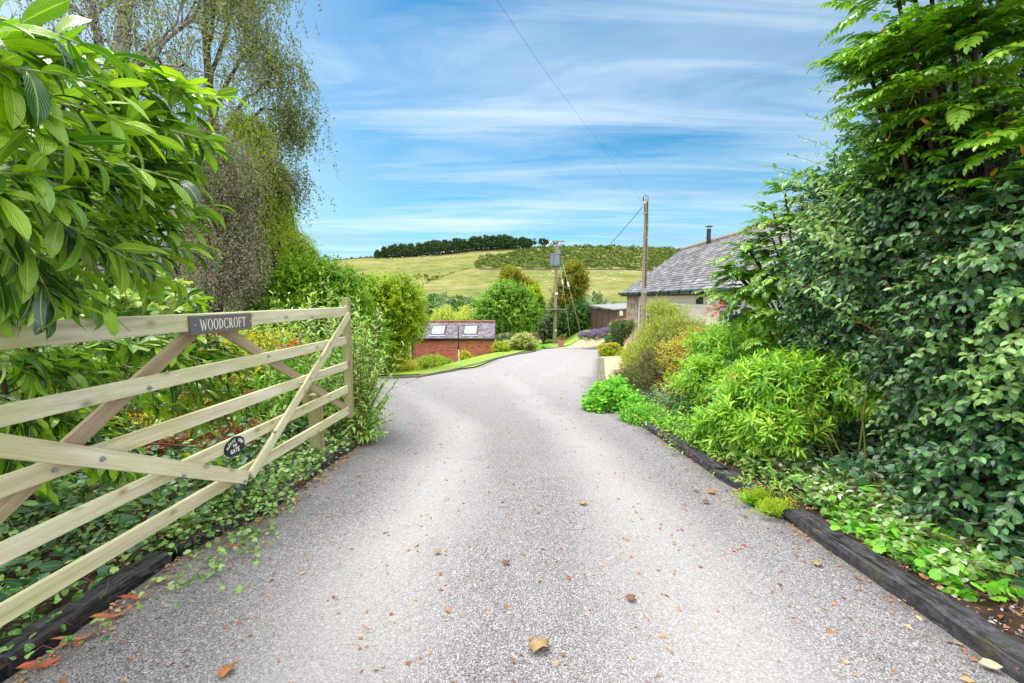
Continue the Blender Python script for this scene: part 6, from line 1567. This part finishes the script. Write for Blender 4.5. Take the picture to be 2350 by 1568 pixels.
bpx('golden_privet', 'small golden shrub close behind the bird feeder pole', 'shrub', 1066, 818, 12, 14, 21.5, 260, 'small', (.05, .08), ML_YELL, 162, extra=((1075, 822, 10, 10, 0),))
bpx('yellow_daylily', 'yellow leaved plant at the left end of the lawn', 'plant', 936, 850, 14, 10, 15.5, 150, 'narrow', (.06, .10), ML_YELL, 163)
bpx('tall_flower_bed', 'tall clump of feathery cream flower stalks on the lawn edge', 'flowers', 1200, 785, 26, 20, 26, 420, 'narrow', (.12, .2), ML_HAZELY, 164, extra=((1170, 795, 24, 14, 0), (1222, 790, 10, 12, 0)), flowers=240, fmat=MF_PALE, fl_r=.06, L=.6, up=1.6, out=.3)
bpx('grey_leaved_perennial', 'grey green broad leaved plants right behind the outbuilding corner', 'plant', 1160, 778, 20, 12, 29, 260, 'oval', (.10, .18), ML_GREY, 165, flowers=40, fmat=MF_PALE, fl_r=.05)
bpx('yellow_loosestrife', 'yellow flowering clump at the right corner of the brick wall', 'flowers', 1148, 798, 20, 13, 24.5, 240, 'narrow', (.09, .15), ML_HAZELY, 166, flowers=60, fmat=MF_YEL, fl_r=.04, L=.4, up=1.3)
bpx('pink_flower_clump', 'small pink flowering clump right of the cream flower stalks', 'flowers', 1226, 772, 9, 8, 30, 80, 'narrow', (.08, .14), ML_GREY, 167, flowers=25, fmat=MF_PINK, fl_r=.05)
# fern and pot plant
rng = R_(168); fc = G(1243, 800); rt = empty('fern', fc, 'bright green fern at the lawn edge near the utility pole', 'fern')
a_ = rng.uniform(0, 6.28, 34); P = np.repeat(fc[None], 34, 0) + np.array([0, 0, .03]); leaves('fronds', 'fern', P, np.stack([np.cos(a_), np.sin(a_), rng.uniform(.5, 1.4, 34)], -1), np.stack([-np.cos(a_) * .5, -np.sin(a_) * .5, np.ones(34)], -1), rng.uniform(.45, .75, 34), ML_GERAN, rt, rng)
rng = R_(169); c = np.array(tp_) + np.array([0, 0, .42]); P = c + rng.normal(0, .16, (260, 3)) * np.array([1.2, 1, .5]) + np.array([0, 0, .08])
leaves('plant', 'tiny', P, rng.standard_normal(P.shape), rng.standard_normal(P.shape), .06, ML_RED, pot, rng, uvs=False)
# lavender
rng = R_(170)
rt = empty('lavender_hedge', G(1360, 785), 'mounded lavender hedge with purple flower spikes below the shed', 'lavender')
bl = [blob(1344, 775, 27.5, 17, 10, .45), blob(1368, 772, 27.8, 20, 12, .5), blob(1392, 768, 28, 18, 12, .5)]
P, Nn = shell(bl, 2600, rng, .6, 1.0); poly, LP, LD, LN = shoots(P - Nn * .15, Nn + np.array([0, 0, .9]), .26, 6, rng, droop=0, sag=.02)
leaves('foliage', 'tiny', LP, LD, LN, rng.uniform(.04, .07, len(LP)), ML_LAV, rt, rng, uvs=False)
tip = poly[:, -1]; kq_ = tip[:, 2] > np.median(tip[:, 2]) - .12; tip = tip[kq_]; heads('flowers', tip, .03, MF_LAV, rt, rng, 5, .05, 1.2)

# ---------------------------------------------------------------- right of the drive
def flowery(*a, **k):
    topf = k.pop('topf', None); return bpx(*a, **k)
flowery('hypericum', 'low bushy shrub covered in yellow flowers at the end of the gravel', 'shrub', 1402, 806, 27, 18, 21, 480, 'small', (.06, .10), ML_HAZEL, 180, extra=((1422, 812, 18, 14, -.3), (1384, 800, 10, 10, .3)), flowers=190, fmat=MF_YEL, fl_r=.05, L=.28)
flowery('ceanothus', 'dark blue green shrub between the shed and the yellow flowers', 'shrub', 1418, 760, 24, 28, 22, 650, 'small', (.05, .09), ML_DARK, 181, extra=((1405, 785, 20, 18, -.4), (1440, 750, 18, 20, 0)), flowers=14, fmat=MF_YEL, fl_r=.06, L=.28)
rng = R_(182)
shrub('feathery_shrub', 'big airy yellow green shrub with tiny leaves in front of the cottage', 'shrub',
      [blob(1515, 778, 10.5, 52, 60, .8), blob(1485, 815, 10.3, 50, 52, .8), blob(1540, 740, 10.8, 50, 42, .8), blob(1450, 830, 10.0, 25, 40, .5), blob(1590, 765, 10.6, 40, 38, .7), blob(1515, 705, 11, 34, 20, .5)],
      3000, 'narrow', (.032, .055), ML_FINE, MS_PALE, rng, L=.42, nleaf=13, fill=.35, up=.9, out=.7, droop=.1, sag=.25, stem_r=.0025, lump=.16)
rng = R_(183)
shrub('purple_twigged_shrub', 'shadowy low fine leaved shrub with purple twigs beside the golden gravel', 'shrub',
      [blob(1490, 880, 9.0, 60, 40, .6), blob(1540, 860, 8.8, 60, 60, .6), blob(1440, 860, 9.2, 35, 20, .4), blob(1520, 830, 9.2, 60, 40, .6)],
      1300, 'narrow', (.03, .05), ML_FINEDK, MS_RED, rng, L=.35, nleaf=12, fill=.5, up=.3, droop=.1, sag=.25, stem_r=.003)
rng = R_(184)
pts_ = [blob(1620, 785, 8.6, 70, 38, .5), blob(1560, 820, 8.2, 50, 45, .5), blob(1700, 775, 9.0, 60, 26, .5)]
sp_ = shrub('spirea', 'yellow and pinkish leaved shrub with dusky pink flower heads', 'shrub', pts_ + [blob(1560, 900, 7.2, 55, 40, .4), blob(1600, 930, 6.6, 60, 40, .4), blob(1530, 930, 6.8, 45, 30, .4)],
      900, 'small', (.045, .07), ML_SPIREA, MS_RED, rng, L=.3, nleaf=9, fill=.4, up=.6)
P, Nn = shell(pts_ + [blob(1560, 890, 7.1, 60, 45, .45)], 130, rng, .95, 1.1, deep=.9); P = P[(Nn[:, 1] < .3)][:80]
heads('flowers', P, .045, MF_PINK, sp_, rng, 40, .016, .45)
# climbing rose by the cottage wall
rng = R_(185); rs = empty('rose_bush', at(1640, 800, 11.5), 'lanky rose bush with a few coral red blooms before the white wall', 'rose')
Pr = np.array([at(x, y, 11.5) for x, y in ((1640, 705), (1652, 712), (1628, 712), (1644, 722), (1660, 702), (1616, 722), (1650, 733), (1635, 728), (1655, 698))])
heads('flowers', Pr, .045, MF_RED, rs, rng, 16, .05, .9, 'small')
tg = np.concatenate([Pr, np.array([at(rng.uniform(1590, 1700), rng.uniform(690, 760), 11.5 + rng.normal(0, .3)) for _ in range(26)]), np.array([at(1664, 668, 11.4), at(1672, 680, 11.5)])])
A_ = at(1640, 840, 11.5) + rng.normal(0, .12, tg.shape); poly, LP, LD, LN = shoots(A_, tg - A_, np.linalg.norm(tg - A_, axis=1), 14, rng, t0=.35, droop=.1)
leaves('foliage', 'small', LP, LD, LN, rng.uniform(.06, .10, len(LP)), ML_GERAN, rs, rng); tubes('stems', poly, np.linspace(.007, .003, 5)[None], MS_GREEN, rs, 4)
# euphorbia: two big mounds, nearer one on bare arching stems
def euph(name, label, blobs, n, rng, size, stems=(), L=.3, foot=None):
    root = shrub(name, label, 'shrub', blobs, n, 'lance', size, ML_EUPH, MS_GREEN, rng, L=L, nleaf=22, fill=.25, up=.75, out=.8, spread=1.25, tipspread=.55, droop=.12, sag=.10, twig=False, rmin=.66, base=foot, lump=.30)
    if len(stems):
        P_ = []
        for (a, c, e, f_, d) in stems:
            A_, B_ = at(a, c, d), at(e, f_, d + rng.normal(0, .08)); m_ = (A_ + B_) / 2 + np.array([abs(A_[0] - B_[0]) * .22 * (1 if A_[0] > B_[0] else -1), 0, .05]); tk = np.linspace(0, 1, 8)[:, None]
            P_.append((1 - tk) ** 2 * A_ + 2 * tk * (1 - tk) * m_ + tk ** 2 * B_)
        tubes('stems', np.array(P_), np.linspace(.0085, .005, 8)[None], simple('spurge_stem', (0.26, 0.17, 0.05), 0.5, col2=(0.17, 0.22, 0.04), vscale=5), root, 6)
    return root
euph('spurge_mound', 'bright green narrow leaved mound behind the nearer spurge', [blob(1680, 810, 6.0, 85, 60, .55), blob(1640, 870, 5.7, 80, 50, .5), blob(1740, 790, 6.2, 60, 45, .5), blob(1700, 890, 5.6, 60, 40, .4)], 520, R_(190), (.11, .155), L=.34, foot=at(1690, 960, 5.9))
rng = R_(191)
st_ = [(1985, 1100, 1965, 900, 3.3), (1952, 1115, 1860, 930, 3.4), (1840, 1105, 1760, 950, 3.7), (1905, 1085, 1810, 960, 3.8), (1920, 1075, 1830, 930, 3.6), (1870, 1070, 1790, 900, 3.9), (1890, 1060, 1880, 920, 3.8), (1965, 1085, 1990, 880, 3.5), (1850, 1060, 1700, 980, 4.0), (1830, 1130, 1720, 1030, 3.6), (1750, 1130, 1680, 1050, 3.8), (1880, 1070, 1930, 880, 3.9)]
euph('spurge', 'lime green spurge with narrow leaves on bare arching brown stems', [blob(1760, 900, 4.3, 95, 75, .45), blob(1840, 880, 4.2, 90, 65, .45), blob(1710, 960, 4.2, 80, 55, .4), blob(1790, 980, 3.9, 80, 50, .3), blob(1930, 880, 4.0, 70, 60, .4), blob(1640, 990, 4.6, 50, 30, .3)], 640, rng, (.10, .145), st_, L=.28, foot=at(1900, 1090, 3.7))
rng = R_(192); rt = bpy.data.objects['spurge']; P = np.array([at(1680 + rng.normal(0, 12), 868 + rng.normal(0, 6), 4.3) for _ in range(14)]); heads('flowers', P, .03, MF_ORANGE, rt, rng, 18, .012)
for k, (x, y, lab) in enumerate([(1855, 1000, ''), ]): pass
# loose low shoots along the edging
rng = R_(193); specs = []
for (fx_, fy_, tx_, ty_, d, n_) in ((1560, 1010, 1500, 940, 5.2, 8), (1640, 1050, 1560, 980, 4.6, 9), (1720, 1090, 1640, 1020, 4.1, 10), (1790, 1140, 1690, 1075, 3.6, 7), (1850, 1180, 1740, 1110, 3.3, 4)):
    for _ in range(n_): specs.append((fx_ + rng.normal(0, 25), fy_ + rng.normal(0, 8), tx_ + rng.normal(0, 40), ty_ + rng.normal(0, 22), d + rng.normal(0, .15)))
canes('young_spurge_shoots', 'low arching leafy shoots leaning towards the drive edging', 'plant', specs, 'lance', (.06, .09), ML_EUPH, MS_RED, rng, nleaf=18, opposite=False, t0=.3, r0=.004, sag=.15, base=at(1650, 1060, 4.5))
rng = R_(194)
ge = shrub('hardy_geranium', 'bright green geranium clump with pink flowers at the turn of the edging', 'plant', [blob(1400, 910, 7.0, 45, 32, .4), blob(1370, 925, 6.9, 28, 22, .3), blob(1440, 925, 6.8, 35, 25, .35), blob(1415, 888, 7.4, 30, 16, .3)], 520, 'round', (.05, .08), ML_GERAN, MS_GREEN, rng, L=.2, nleaf=5, fill=.4, face_up=1.5, up=.7, boughs=5, bough_r=.005)
heads('flowers', np.array([at(x, y, 6.6) for x, y in ((1412, 938), (1440, 897), (1395, 942), (1372, 905), (1418, 944), (1460, 925))]), .018, leafmat('magenta_flower', [(.7, .12, .40), (.75, .3, .5)], tint=(1.2, .8, 1.)), ge, rng, 8, .022)
rng = R_(195)
shrub('catmint', 'grey green low sprawling plant between the geranium and the spirea', 'plant', [blob(1470, 955, 6.0, 45, 25, .35), blob(1520, 985, 5.6, 45, 22, .35), blob(1570, 1010, 5.2, 40, 20, .3)], 420, 'narrow', (.035, .06), ML_GERAN, MS_GREEN, rng, L=.2, nleaf=9, fill=.4, up=.7, boughs=4, bough_r=.004)
rng = R_(196)
am = shrub('ladys_mantle', 'frothy lime green flowers spilling over the timber edging', 'plant', [blob(1735, 1160, 3.25, 45, 16, .12), blob(1780, 1188, 3.05, 45, 16, .12), blob(1850, 1165, 3.2, 50, 16, .15)], 150, 'round', (.035, .06), ML_GERAN, MS_GREEN, rng, L=.08, nleaf=4, fill=.4, face_up=1.6, boughs=3, bough_r=.002)
P = np.concatenate([np.array([at(rng.normal(1735, 22), rng.normal(1160, 12), 3.2) for _ in range(110)]), np.array([at(rng.normal(1780, 24), rng.normal(1190, 10), 3.0) for _ in range(120)])]); P[:, 2] = H(P[:, 0], P[:, 1]) + rng.uniform(.03, .13, len(P))
heads('flowers', P, .024, ML_LIME, am, rng, 16, .010, .9)

# the big dark evergreen hedge shrub
rng = R_(200)
HB = [blob(2150, 560, 3.5, 230, 210, .7), blob(1985, 620, 4.2, 145, 150, .6), blob(2280, 800, 2.9, 210, 240, .6), blob(1915, 590, 4.6, 75, 90, .5), blob(2300, 1080, 2.55, 160, 170, .45), blob(2200, 1000, 3.2, 120, 130, .4),
      blob(2250, 420, 3.4, 220, 190, .7), blob(1930, 740, 4.3, 90, 75, .5), blob(2060, 740, 3.9, 130, 110, .5), blob(1990, 470, 4.3, 110, 110, .6), blob(2330, 640, 2.6, 160, 260, .5)]
hd = shrub('evergreen_hedge_shrub', 'huge dark glossy evergreen shrub with oval leaves on the right of the drive', 'shrub', HB, 4600, 'oval', (.052, .090), ML_HEDGE, MS_RED, rng, L=.38, nleaf=12, fill=.55, up=.05, out=.9,
      base=at(2150, 950, 3.3), opposite=True, spread=1.15, droop=.15, sag=.25, boughs=5, bough_r=.012, stem_r=.0022, lump=.20, rmin=.68, deep=.7)
# long wild shoots leaving the hedge outline
specs = []
tips_ = [(1775, 360, 1960, 470), (1770, 440, 1950, 520), (1785, 370, 1930, 430), (1860, 240, 2050, 340), (1875, 175, 2050, 250), (1850, 290, 2000, 390), (1790, 400, 1950, 470), (1755, 480, 1900, 560), (1740, 520, 1880, 600), (1810, 330, 1980, 420), (1870, 320, 2010, 400)]
for (tx_, ty_, fx_, fy_) in tips_: specs.append((fx_, fy_, tx_, ty_, 4.0 + rng.normal(0, .25)))
for _ in range(110):
    a = rng.uniform(1790, 2150); c = interp(a, [(1750, 500), (1850, 440), (1950, 380), (2050, 330), (2150, 300)]) + abs(rng.normal(0, 90)); d = rng.uniform(3.1, 4.6); specs.append((a + rng.uniform(90, 190), c + rng.uniform(50, 120), a, c, d))
for _ in range(130):
    a = rng.uniform(1850, 2320); c = rng.uniform(520, 1000); d = interp(a, [(1850, 3.9), (2100, 2.9), (2300, 2.3)]) + rng.normal(0, .15); specs.append((a + rng.uniform(80, 180), c + rng.uniform(-60, 20), a, c, d))
F_ = np.array([at(a, c, d + .15) for a, c, e, f_, d in specs]); T_ = np.array([at(e, f_, d) for a, c, e, f_, d in specs])
poly, LP, LD, LN = shoots(F_, T_ - F_, np.linalg.norm(T_ - F_, axis=1), 18, rng, t0=.1, spread=1.1, tipspread=.6, opposite=True, droop=.05, sag=.05)
leaves('young_shoots', 'oval', LP, LD, LN, stretch(len(F_), 18, rng, .055, .085, .6), ML_HEDGEY, hd, rng); tubes('young_shoot_stems', poly, np.linspace(.0032, .0014, 5)[None], MS_PALE, hd, 4)
b = MB()
for (pts, r0) in ((((2165, 960), (2155, 880), (2110, 790), (2075, 700)), .026), (((2170, 960), (2175, 860), (2165, 760), (2190, 660)), .026), (((2165, 950), (2150, 820), (2080, 720), (2030, 640)), .02), (((2175, 950), (2200, 800), (2260, 690), (2290, 600)), .022),
                  (((2150, 900), (2100, 820), (2030, 770), (1960, 740)), .013), (((2175, 800), (2130, 700), (2120, 600), (2090, 480)), .018), (((2190, 760), (2230, 640), (2230, 500), (2250, 380)), .018)):
    p = np.array([at(*q, 3.15) for q in pts]); t_ = np.linspace(0, 3, 12); pp = np.stack([np.interp(t_, range(4), p[:, k]) for k in range(3)], -1) + rng.normal(0, .012, (12, 3)); b.tube(pp, np.linspace(r0, r0 * .4, 12), 9, caps=False)
b.build('trunk', MB_RED, hd, smooth=True)
# mahonia: two plants, fronds of paired spiny leaflets
def mahonia(label, sp, rng, base):
    root = empty('mahonia', base, label, 'shrub')
    P, D, Nn, S = [], [], [], []
    tb = []
    for (px, py, d, k, rad, sz, az) in sp:
        c = at(px, py, d)
        for _ in range(k):
            cc = c + rng.normal(0, rad, 3); m_ = 7
            a = rng.uniform(0, 6.28) + np.arange(m_) * 2 * pi / m_ + rng.normal(0, .2, m_)
            dirs = np.stack([np.cos(a), np.sin(a) * .8, rng.uniform(.05, .75, m_)], -1) + np.array([az[0], az[1], az[2]])
            P.append(np.repeat(cc[None], m_, 0) + dirs * .02); D.append(dirs); Nn.append(np.stack([-np.cos(a) * .3, -np.sin(a) * .3, np.ones(m_)], -1)); S.append(rng.uniform(.8, 1.15, m_) * sz); tb.append((cc, base))
    leaves('foliage', 'mahonia', np.concatenate(P), np.concatenate(D), np.concatenate(Nn), np.concatenate(S), ML_MAH, root, rng)
    k = np.concatenate(P)[::9]; leaves('old_leaves', 'lance', k + rng.normal(0, .06, k.shape), rng.normal(0, 1, k.shape) - np.array([0, 0, 1.]), rng.standard_normal(k.shape), .10, ML_MAHY, root, rng)
    tk = np.linspace(0, 1, 7)[:, None]
    poly = np.array([(1 - tk) ** 2 * (np.array(base) + rng.normal(0, .1, 3) * [1, 1, 0]) + 2 * tk * (1 - tk) * ((cc + np.array(base)) / 2 + [0, 0, .3]) + tk ** 2 * cc for cc, _ in tb])
    tubes('stems', poly[rng.random(len(poly)) < .6], np.linspace(.022, .012, 7)[None], MB_DARK, root, 6)
    return root
rng = R_(210)
mahonia('tall mahonia with long spiny fronds at the top right corner', [(2010, 190, 3.3, 3, .10, .34, (-.5, -.2, 0)), (2080, 130, 3.2, 4, .12, .36, (-.45, -.2, 0)), (2000, 290, 3.5, 3, .1, .34, (-.5, -.2, -.1)), (2120, 40, 3.1, 4, .14, .36, (-.3, -.2, .1)), (2100, 220, 3.1, 4, .12, .36, (-.5, -.2, 0)), (2200, 120, 2.9, 5, .15, .36, (-.4, -.3, 0)),
        (2180, 280, 3.0, 4, .12, .34, (-.4, -.3, -.1)), (2280, 60, 2.8, 5, .15, .36, (-.3, -.3, 0)), (2300, 220, 2.7, 4, .12, .34, (-.3, -.3, -.1)), (2060, 380, 3.3, 3, .1, .32, (-.5, -.2, -.2)), (2230, -40, 2.9, 5, .15, .36, (-.2, -.2, 0)), (2070, -20, 3.2, 3, .12, .34, (-.2, -.2, .2)), (2340, 340, 2.6, 4, .12, .3, (-.3, -.3, 0))], rng, at(2230, 1000, 3.5))
rng = R_(211)
mahonia('smaller mahonia with drooping spiny fronds against the cottage roof', [(1745, 545, 5.7, 3, .12, .34, (-.5, -.1, 0)), (1700, 690, 5.7, 4, .12, .34, (-.5, -.2, -.3)), (1710, 640, 5.8, 3, .12, .34, (-.5, -.1, -.1)), (1740, 590, 5.7, 4, .14, .34, (-.5, -.1, -.1)), (1880, 450, 5.4, 4, .14, .34, (-.4, -.2, 0)), (1840, 420, 5.6, 3, .12, .32, (-.4, -.1, .1)), (1770, 730, 5.3, 4, .14, .32, (-.4, -.2, -.3)), (1790, 560, 5.6, 4, .15, .36, (-.4, -.1, 0)), (1800, 640, 5.4, 5, .15, .36, (-.4, -.2, -.2)), (1760, 690, 5.4, 4, .12, .34, (-.4, -.2, -.3)), (1830, 700, 5.2, 5, .15, .34, (-.3, -.2, -.2)), (1800, 490, 5.8, 3, .12, .34, (-.3, 0, .1)), (1850, 620, 5.4, 4, .15, .34, (-.2, -.2, 0)), (1740, 640, 5.6, 2, .1, .34, (-.4, -.1, 0)), (1860, 540, 5.6, 4, .15, .34, (-.2, -.2, 0))], rng, at(1850, 900, 5.6))
# backing foliage so that the hedge closes against the cottage side
rng = R_(212)
shrub('holly', 'deep green background shrub filling the gap behind the two mahonias', 'shrub', [blob(2050, 520, 6.2, 160, 170, 1.0), blob(2150, 350, 6.0, 200, 190, 1.0), blob(1950, 720, 6.4, 110, 100, .8), blob(2250, 700, 5.5, 260, 300, 1.0), blob(2300, 150, 5.5, 200, 220, 1.0)], 2400, 'oval', (.07, .11), ML_DARK, MS_BROWN, rng, L=.4, nleaf=11, fill=.6, up=.3, base=at(2150, 850, 6.0))

# ground cover on the right bed
rng = R_(220)
cover('ground_cover', 'pale green leaves beside the right edging', 2300, smpR(.22, .8, 2.1, 4.4, .9), 'heart', (.030, .055), ML_COVER, rng, .13, tilt=.7)
cover('ground_cover', 'small leaves beside the right edging', 2600, smpR(.20, 1.0, 2.2, 7.2, .8), 'heart', (.022, .042), ML_COVER, rng, .12)
cover('ground_cover', 'dark variegated leaves under the shrubs', 8500, smpR(.5, 2.8, 1.6, 7.2), 'heart', (.04, .07), ML_COVERD, rng, .26, tilt=.8)
cover('ground_cover', 'weeds under the spurge', 1800, smpR(.10, .5, 4.0, 7.0), 'oval', (.03, .05), ML_GERAN, rng, .12)
cover('ground_cover', 'bright rounded leaves beside the near sleeper', 420, smpR(.22, .62, 2.0, 3.0), 'round', (.035, .065), ML_GERAN, rng, .10, tilt=.6)
cover('leaf_litter', 'bark chips and dead leaves on the bare soil', 900, smpR(.20, 1.3, 1.3, 3.4), 'small', (.015, .045), ML_DEAD, rng, .01, stems=False)
cover('ground_cover', 'upright weeds among the low leaves on the right bed', 520, smpR(.25, 1.3, 2.2, 6.5), 'lance', (.06, .11), ML_GERAN, rng, .22)
cover('ground_cover', 'pale variegated dead nettle leaves on the right bed', 900, smpR(.28, 1.1, 2.1, 4.2), 'oval', (.035, .06), leafmat('variegated_leaf', [(0.10, 0.24, 0.08), (0.34, 0.46, 0.28), (0.55, 0.62, 0.45)], trans=.25, rough=.45, veins=26), rng, .17, tilt=.7)
cover('stone_chips', 'grey and purple stone chips on the bare soil', 1500, smpR(.18, 1.0, 1.2, 2.9), 'tiny', (.008, .028), leafmat('stone_chip', [(.10, .08, .10), (.24, .20, .23), (.36, .30, .30)], trans=0, rough=.8), rng, .004, stems=False)
rng = R_(221)   # coral bells at the very front
for k, (px, py, lab) in enumerate([(2290, 1345, 'small pale green scalloped leaf plant at the far right foreground'), (2010, 1260, 'scalloped pale leaf plant spreading behind the near sleeper'), (2130, 1290, 'pale scalloped plant beside the loose stone on the bed')]):
    c = G(px, py); rt = empty('coral_bells', c, lab, 'plant'); m = 40 if k else 22
    P = c + rng.normal(0, .075, (m, 3)) * np.array([1.2, 1.2, 0]); P[:, 2] = H(P[:, 0], P[:, 1]) + rng.uniform(.05, .13, m)
    leaves('foliage', 'round', P, rng.normal(0, 1, P.shape) * [1, 1, .2], rng.normal(0, .25, P.shape) + [0, 0, 1], rng.uniform(.045, .07, m), ML_GERAN, rt, rng)
    tubes('stems', np.stack([P - [0, 0, .1], P - [0.01, 0, .04], P], 1), .0014, MS_RED, rt, 3)

# ---------------------------------------------------------------- fallen leaves
rng = R_(230)
n = 1700
y = 1.4 + 14 * rng.random(n) ** 1.8; u_ = rng.beta(.8, .8, n); x = interp(y, XL) * (1 - u_) + interp(y, XR) * u_; x = np.where(y > 7, np.maximum(x, -2.5), x)
P = np.stack([x, y, H(x, y) + .006], -1); D = rng.standard_normal((n, 3)) * [1, 1, .12]
o = leaves('leaf_litter', 'small', P, D, rng.normal(0, .35, (n, 3)) + [0, 0, 1], rng.uniform(.010, .030, n) * (1 + .5 * (rng.random(n) < .08)) * (1 + .05 * y), ML_DEAD, None, rng); tag(o, 'scattered small brown leaves on the drive', kind='stuff')
def smpEdge(n):
    k = rng.random(n) < .5; y = rng.uniform(1.3, 5.2, n); xl_ = interp(y, XL) + abs(rng.normal(0, .07, n)); xr_ = interp(y, XR) - rng.normal(-.12, .13, n); return np.where(k, xl_, xr_), y
x, y = smpEdge(900); P = np.stack([x, y, H(x, y) + .008 + .05 * (x > interp(y, XR))], -1)
o = leaves('leaf_litter', 'oval', P, rng.standard_normal(P.shape) * [1, 1, .15], rng.normal(0, .4, P.shape) + [0, 0, 1], rng.uniform(.010, .038, len(P)), ML_DEAD, None, rng); tag(o, 'brown leaves gathered along both edges of the drive', kind='stuff')
def big_leaf(px, py, s, ang, tkey, col, label, lift=.008):
    c = G(px, py); v, f, uv = TP[tkey][0]; rng_ = R_(int(px)); v = v.copy(); v[:, 2] = v[:, 2] + .10 * np.sin(v[:, 0] * 7 + px) + .06 * np.cos(v[:, 1] * 9)
    v[:, 2] -= v[:, 2].min(); v = v * s; ca, sa = cos(ang), sin(ang); v = np.column_stack([v[:, 0] * ca - v[:, 1] * sa, v[:, 0] * sa + v[:, 1] * ca, v[:, 2] + .003]) + np.array([c[0], c[1], h(c[0], c[1]) + lift])
    o = mesh('fallen_leaf', v, f, simple('dry_leaf_%d' % int(px), col, .75, var=.35, vscale=25, bump=.5, bscale=80, spec=.2), None, uv=uv, smooth=True)
    so = o.modifiers.new('thick', 'SOLIDIFY'); so.thickness = .0012; return tag(o, label, 'leaf', 'large fallen leaves on the drive')
TAN = (0.42, 0.29, 0.15); ORG = (0.50, 0.20, 0.08); RED = (0.48, 0.13, 0.07); PAL = (0.60, 0.50, 0.32); BRN = (0.25, 0.12, 0.07)
for a in [(1246, 1505, .085, .3, 'maple', TAN, 'crumpled tan leaf in the centre foreground of the drive'), (530, 1556, .06, 1.0, 'maple', ORG, 'orange brown leaf at the bottom edge of the picture'), (1458, 1382, .05, 1.2, 'maple', BRN, 'dark brown leaf right of centre on the drive'),
          (565, 1255, .11, 2.2, 'strip', RED, 'curled red leaf beside the trailing runners'), (350, 1372, .14, 2.1, 'strip', RED, 'long curled red brown leaf against the near left sleeper'), (300, 1410, .15, 2.3, 'strip', ORG, 'long orange leaf lying along the left sleeper'),
          (230, 1460, .16, 2.2, 'strip', ORG, 'longest orange peel-like leaf by the lower left sleeper'), (150, 1520, .14, 2.4, 'strip', RED, 'red strap leaf nearest the bottom left corner'), (370, 1345, .06, .5, 'maple', TAN, 'crisp tan leaf leaning on the left sleeper end'),
          (1600, 1132, .07, .2, 'oval', PAL, 'pale leaf on the drive near the lime flowers'), (1640, 1133, .06, 1.5, 'maple', ORG, 'orange leaf pair near the lime flowers'), (1625, 1158, .05, .7, 'maple', BRN, 'small brown leaf below the pale one near the edging'), (1345, 1160, .06, .9, 'maple', TAN, 'light brown leaf in the middle distance of the drive'),
          (1712, 1190, .05, .2, 'oval', PAL, 'thin pale leaf beside the frothy flowers'), (1830, 1275, .07, 2.3, 'strip', ORG, 'twisted orange leaf left of the near sleeper'), (1885, 1303, .05, .5, 'maple', TAN, 'tan leaf near the middle of the near sleeper'), (1985, 1342, .06, 1.3, 'strip', BRN, 'reddish brown rolled leaf near the near sleeper'),
          (2300, 1550, .07, .8, 'oval', PAL, 'pale leaf in the bottom right corner of the drive'), (1165, 1300, .04, .4, 'maple', BRN, 'little reddish leaf left of centre'), (855, 1452, .05, 1.5, 'strip', TAN, 'thin tan leaf left of centre foreground'), (1005, 1275, .04, .3, 'maple', TAN, 'small tan leaf up the drive from the foreground'),
          (2030, 1255, .09, .9, 'strip', ORG, 'orange strap leaf lying on top of the near sleeper'), (2240, 1400, .09, .7, 'maple', TAN, 'brown leaf on the soil behind the near sleeper')]:
    big_leaf(*a)
# loose stone on the right bed
c = G(2215, 1330); b = MB(); r = R_(5); v = unit(r.standard_normal((60, 3)))
bm_pts = v * np.array([.075, .05, .035]) + c + np.array([0, 0, .04])
import bmesh
bm = bmesh.new(); bmesh.ops.create_icosphere(bm, subdivisions=3, radius=1.0)
vv = np.array([q.co[:] for q in bm.verts]); ff = [[q.index for q in fc_.verts] for fc_ in bm.faces]; bm.free()
vv = vv * (1 + .14 * np.sin(vv[:, :1] * 4.1 + 1) * np.cos(vv[:, 1:2] * 3.3) + .05 * np.sin(vv[:, 2:] * 9))
o = mesh('stone', vv * np.array([.085, .055, .04]) + c + np.array([0, 0, .035]), ff, simple('loose_stone', (0.30, 0.23, 0.18), .85, var=.4, vscale=20, bump=.6), smooth=True); tag(o, 'loose brown stone on the soil behind the near sleeper', 'stone')
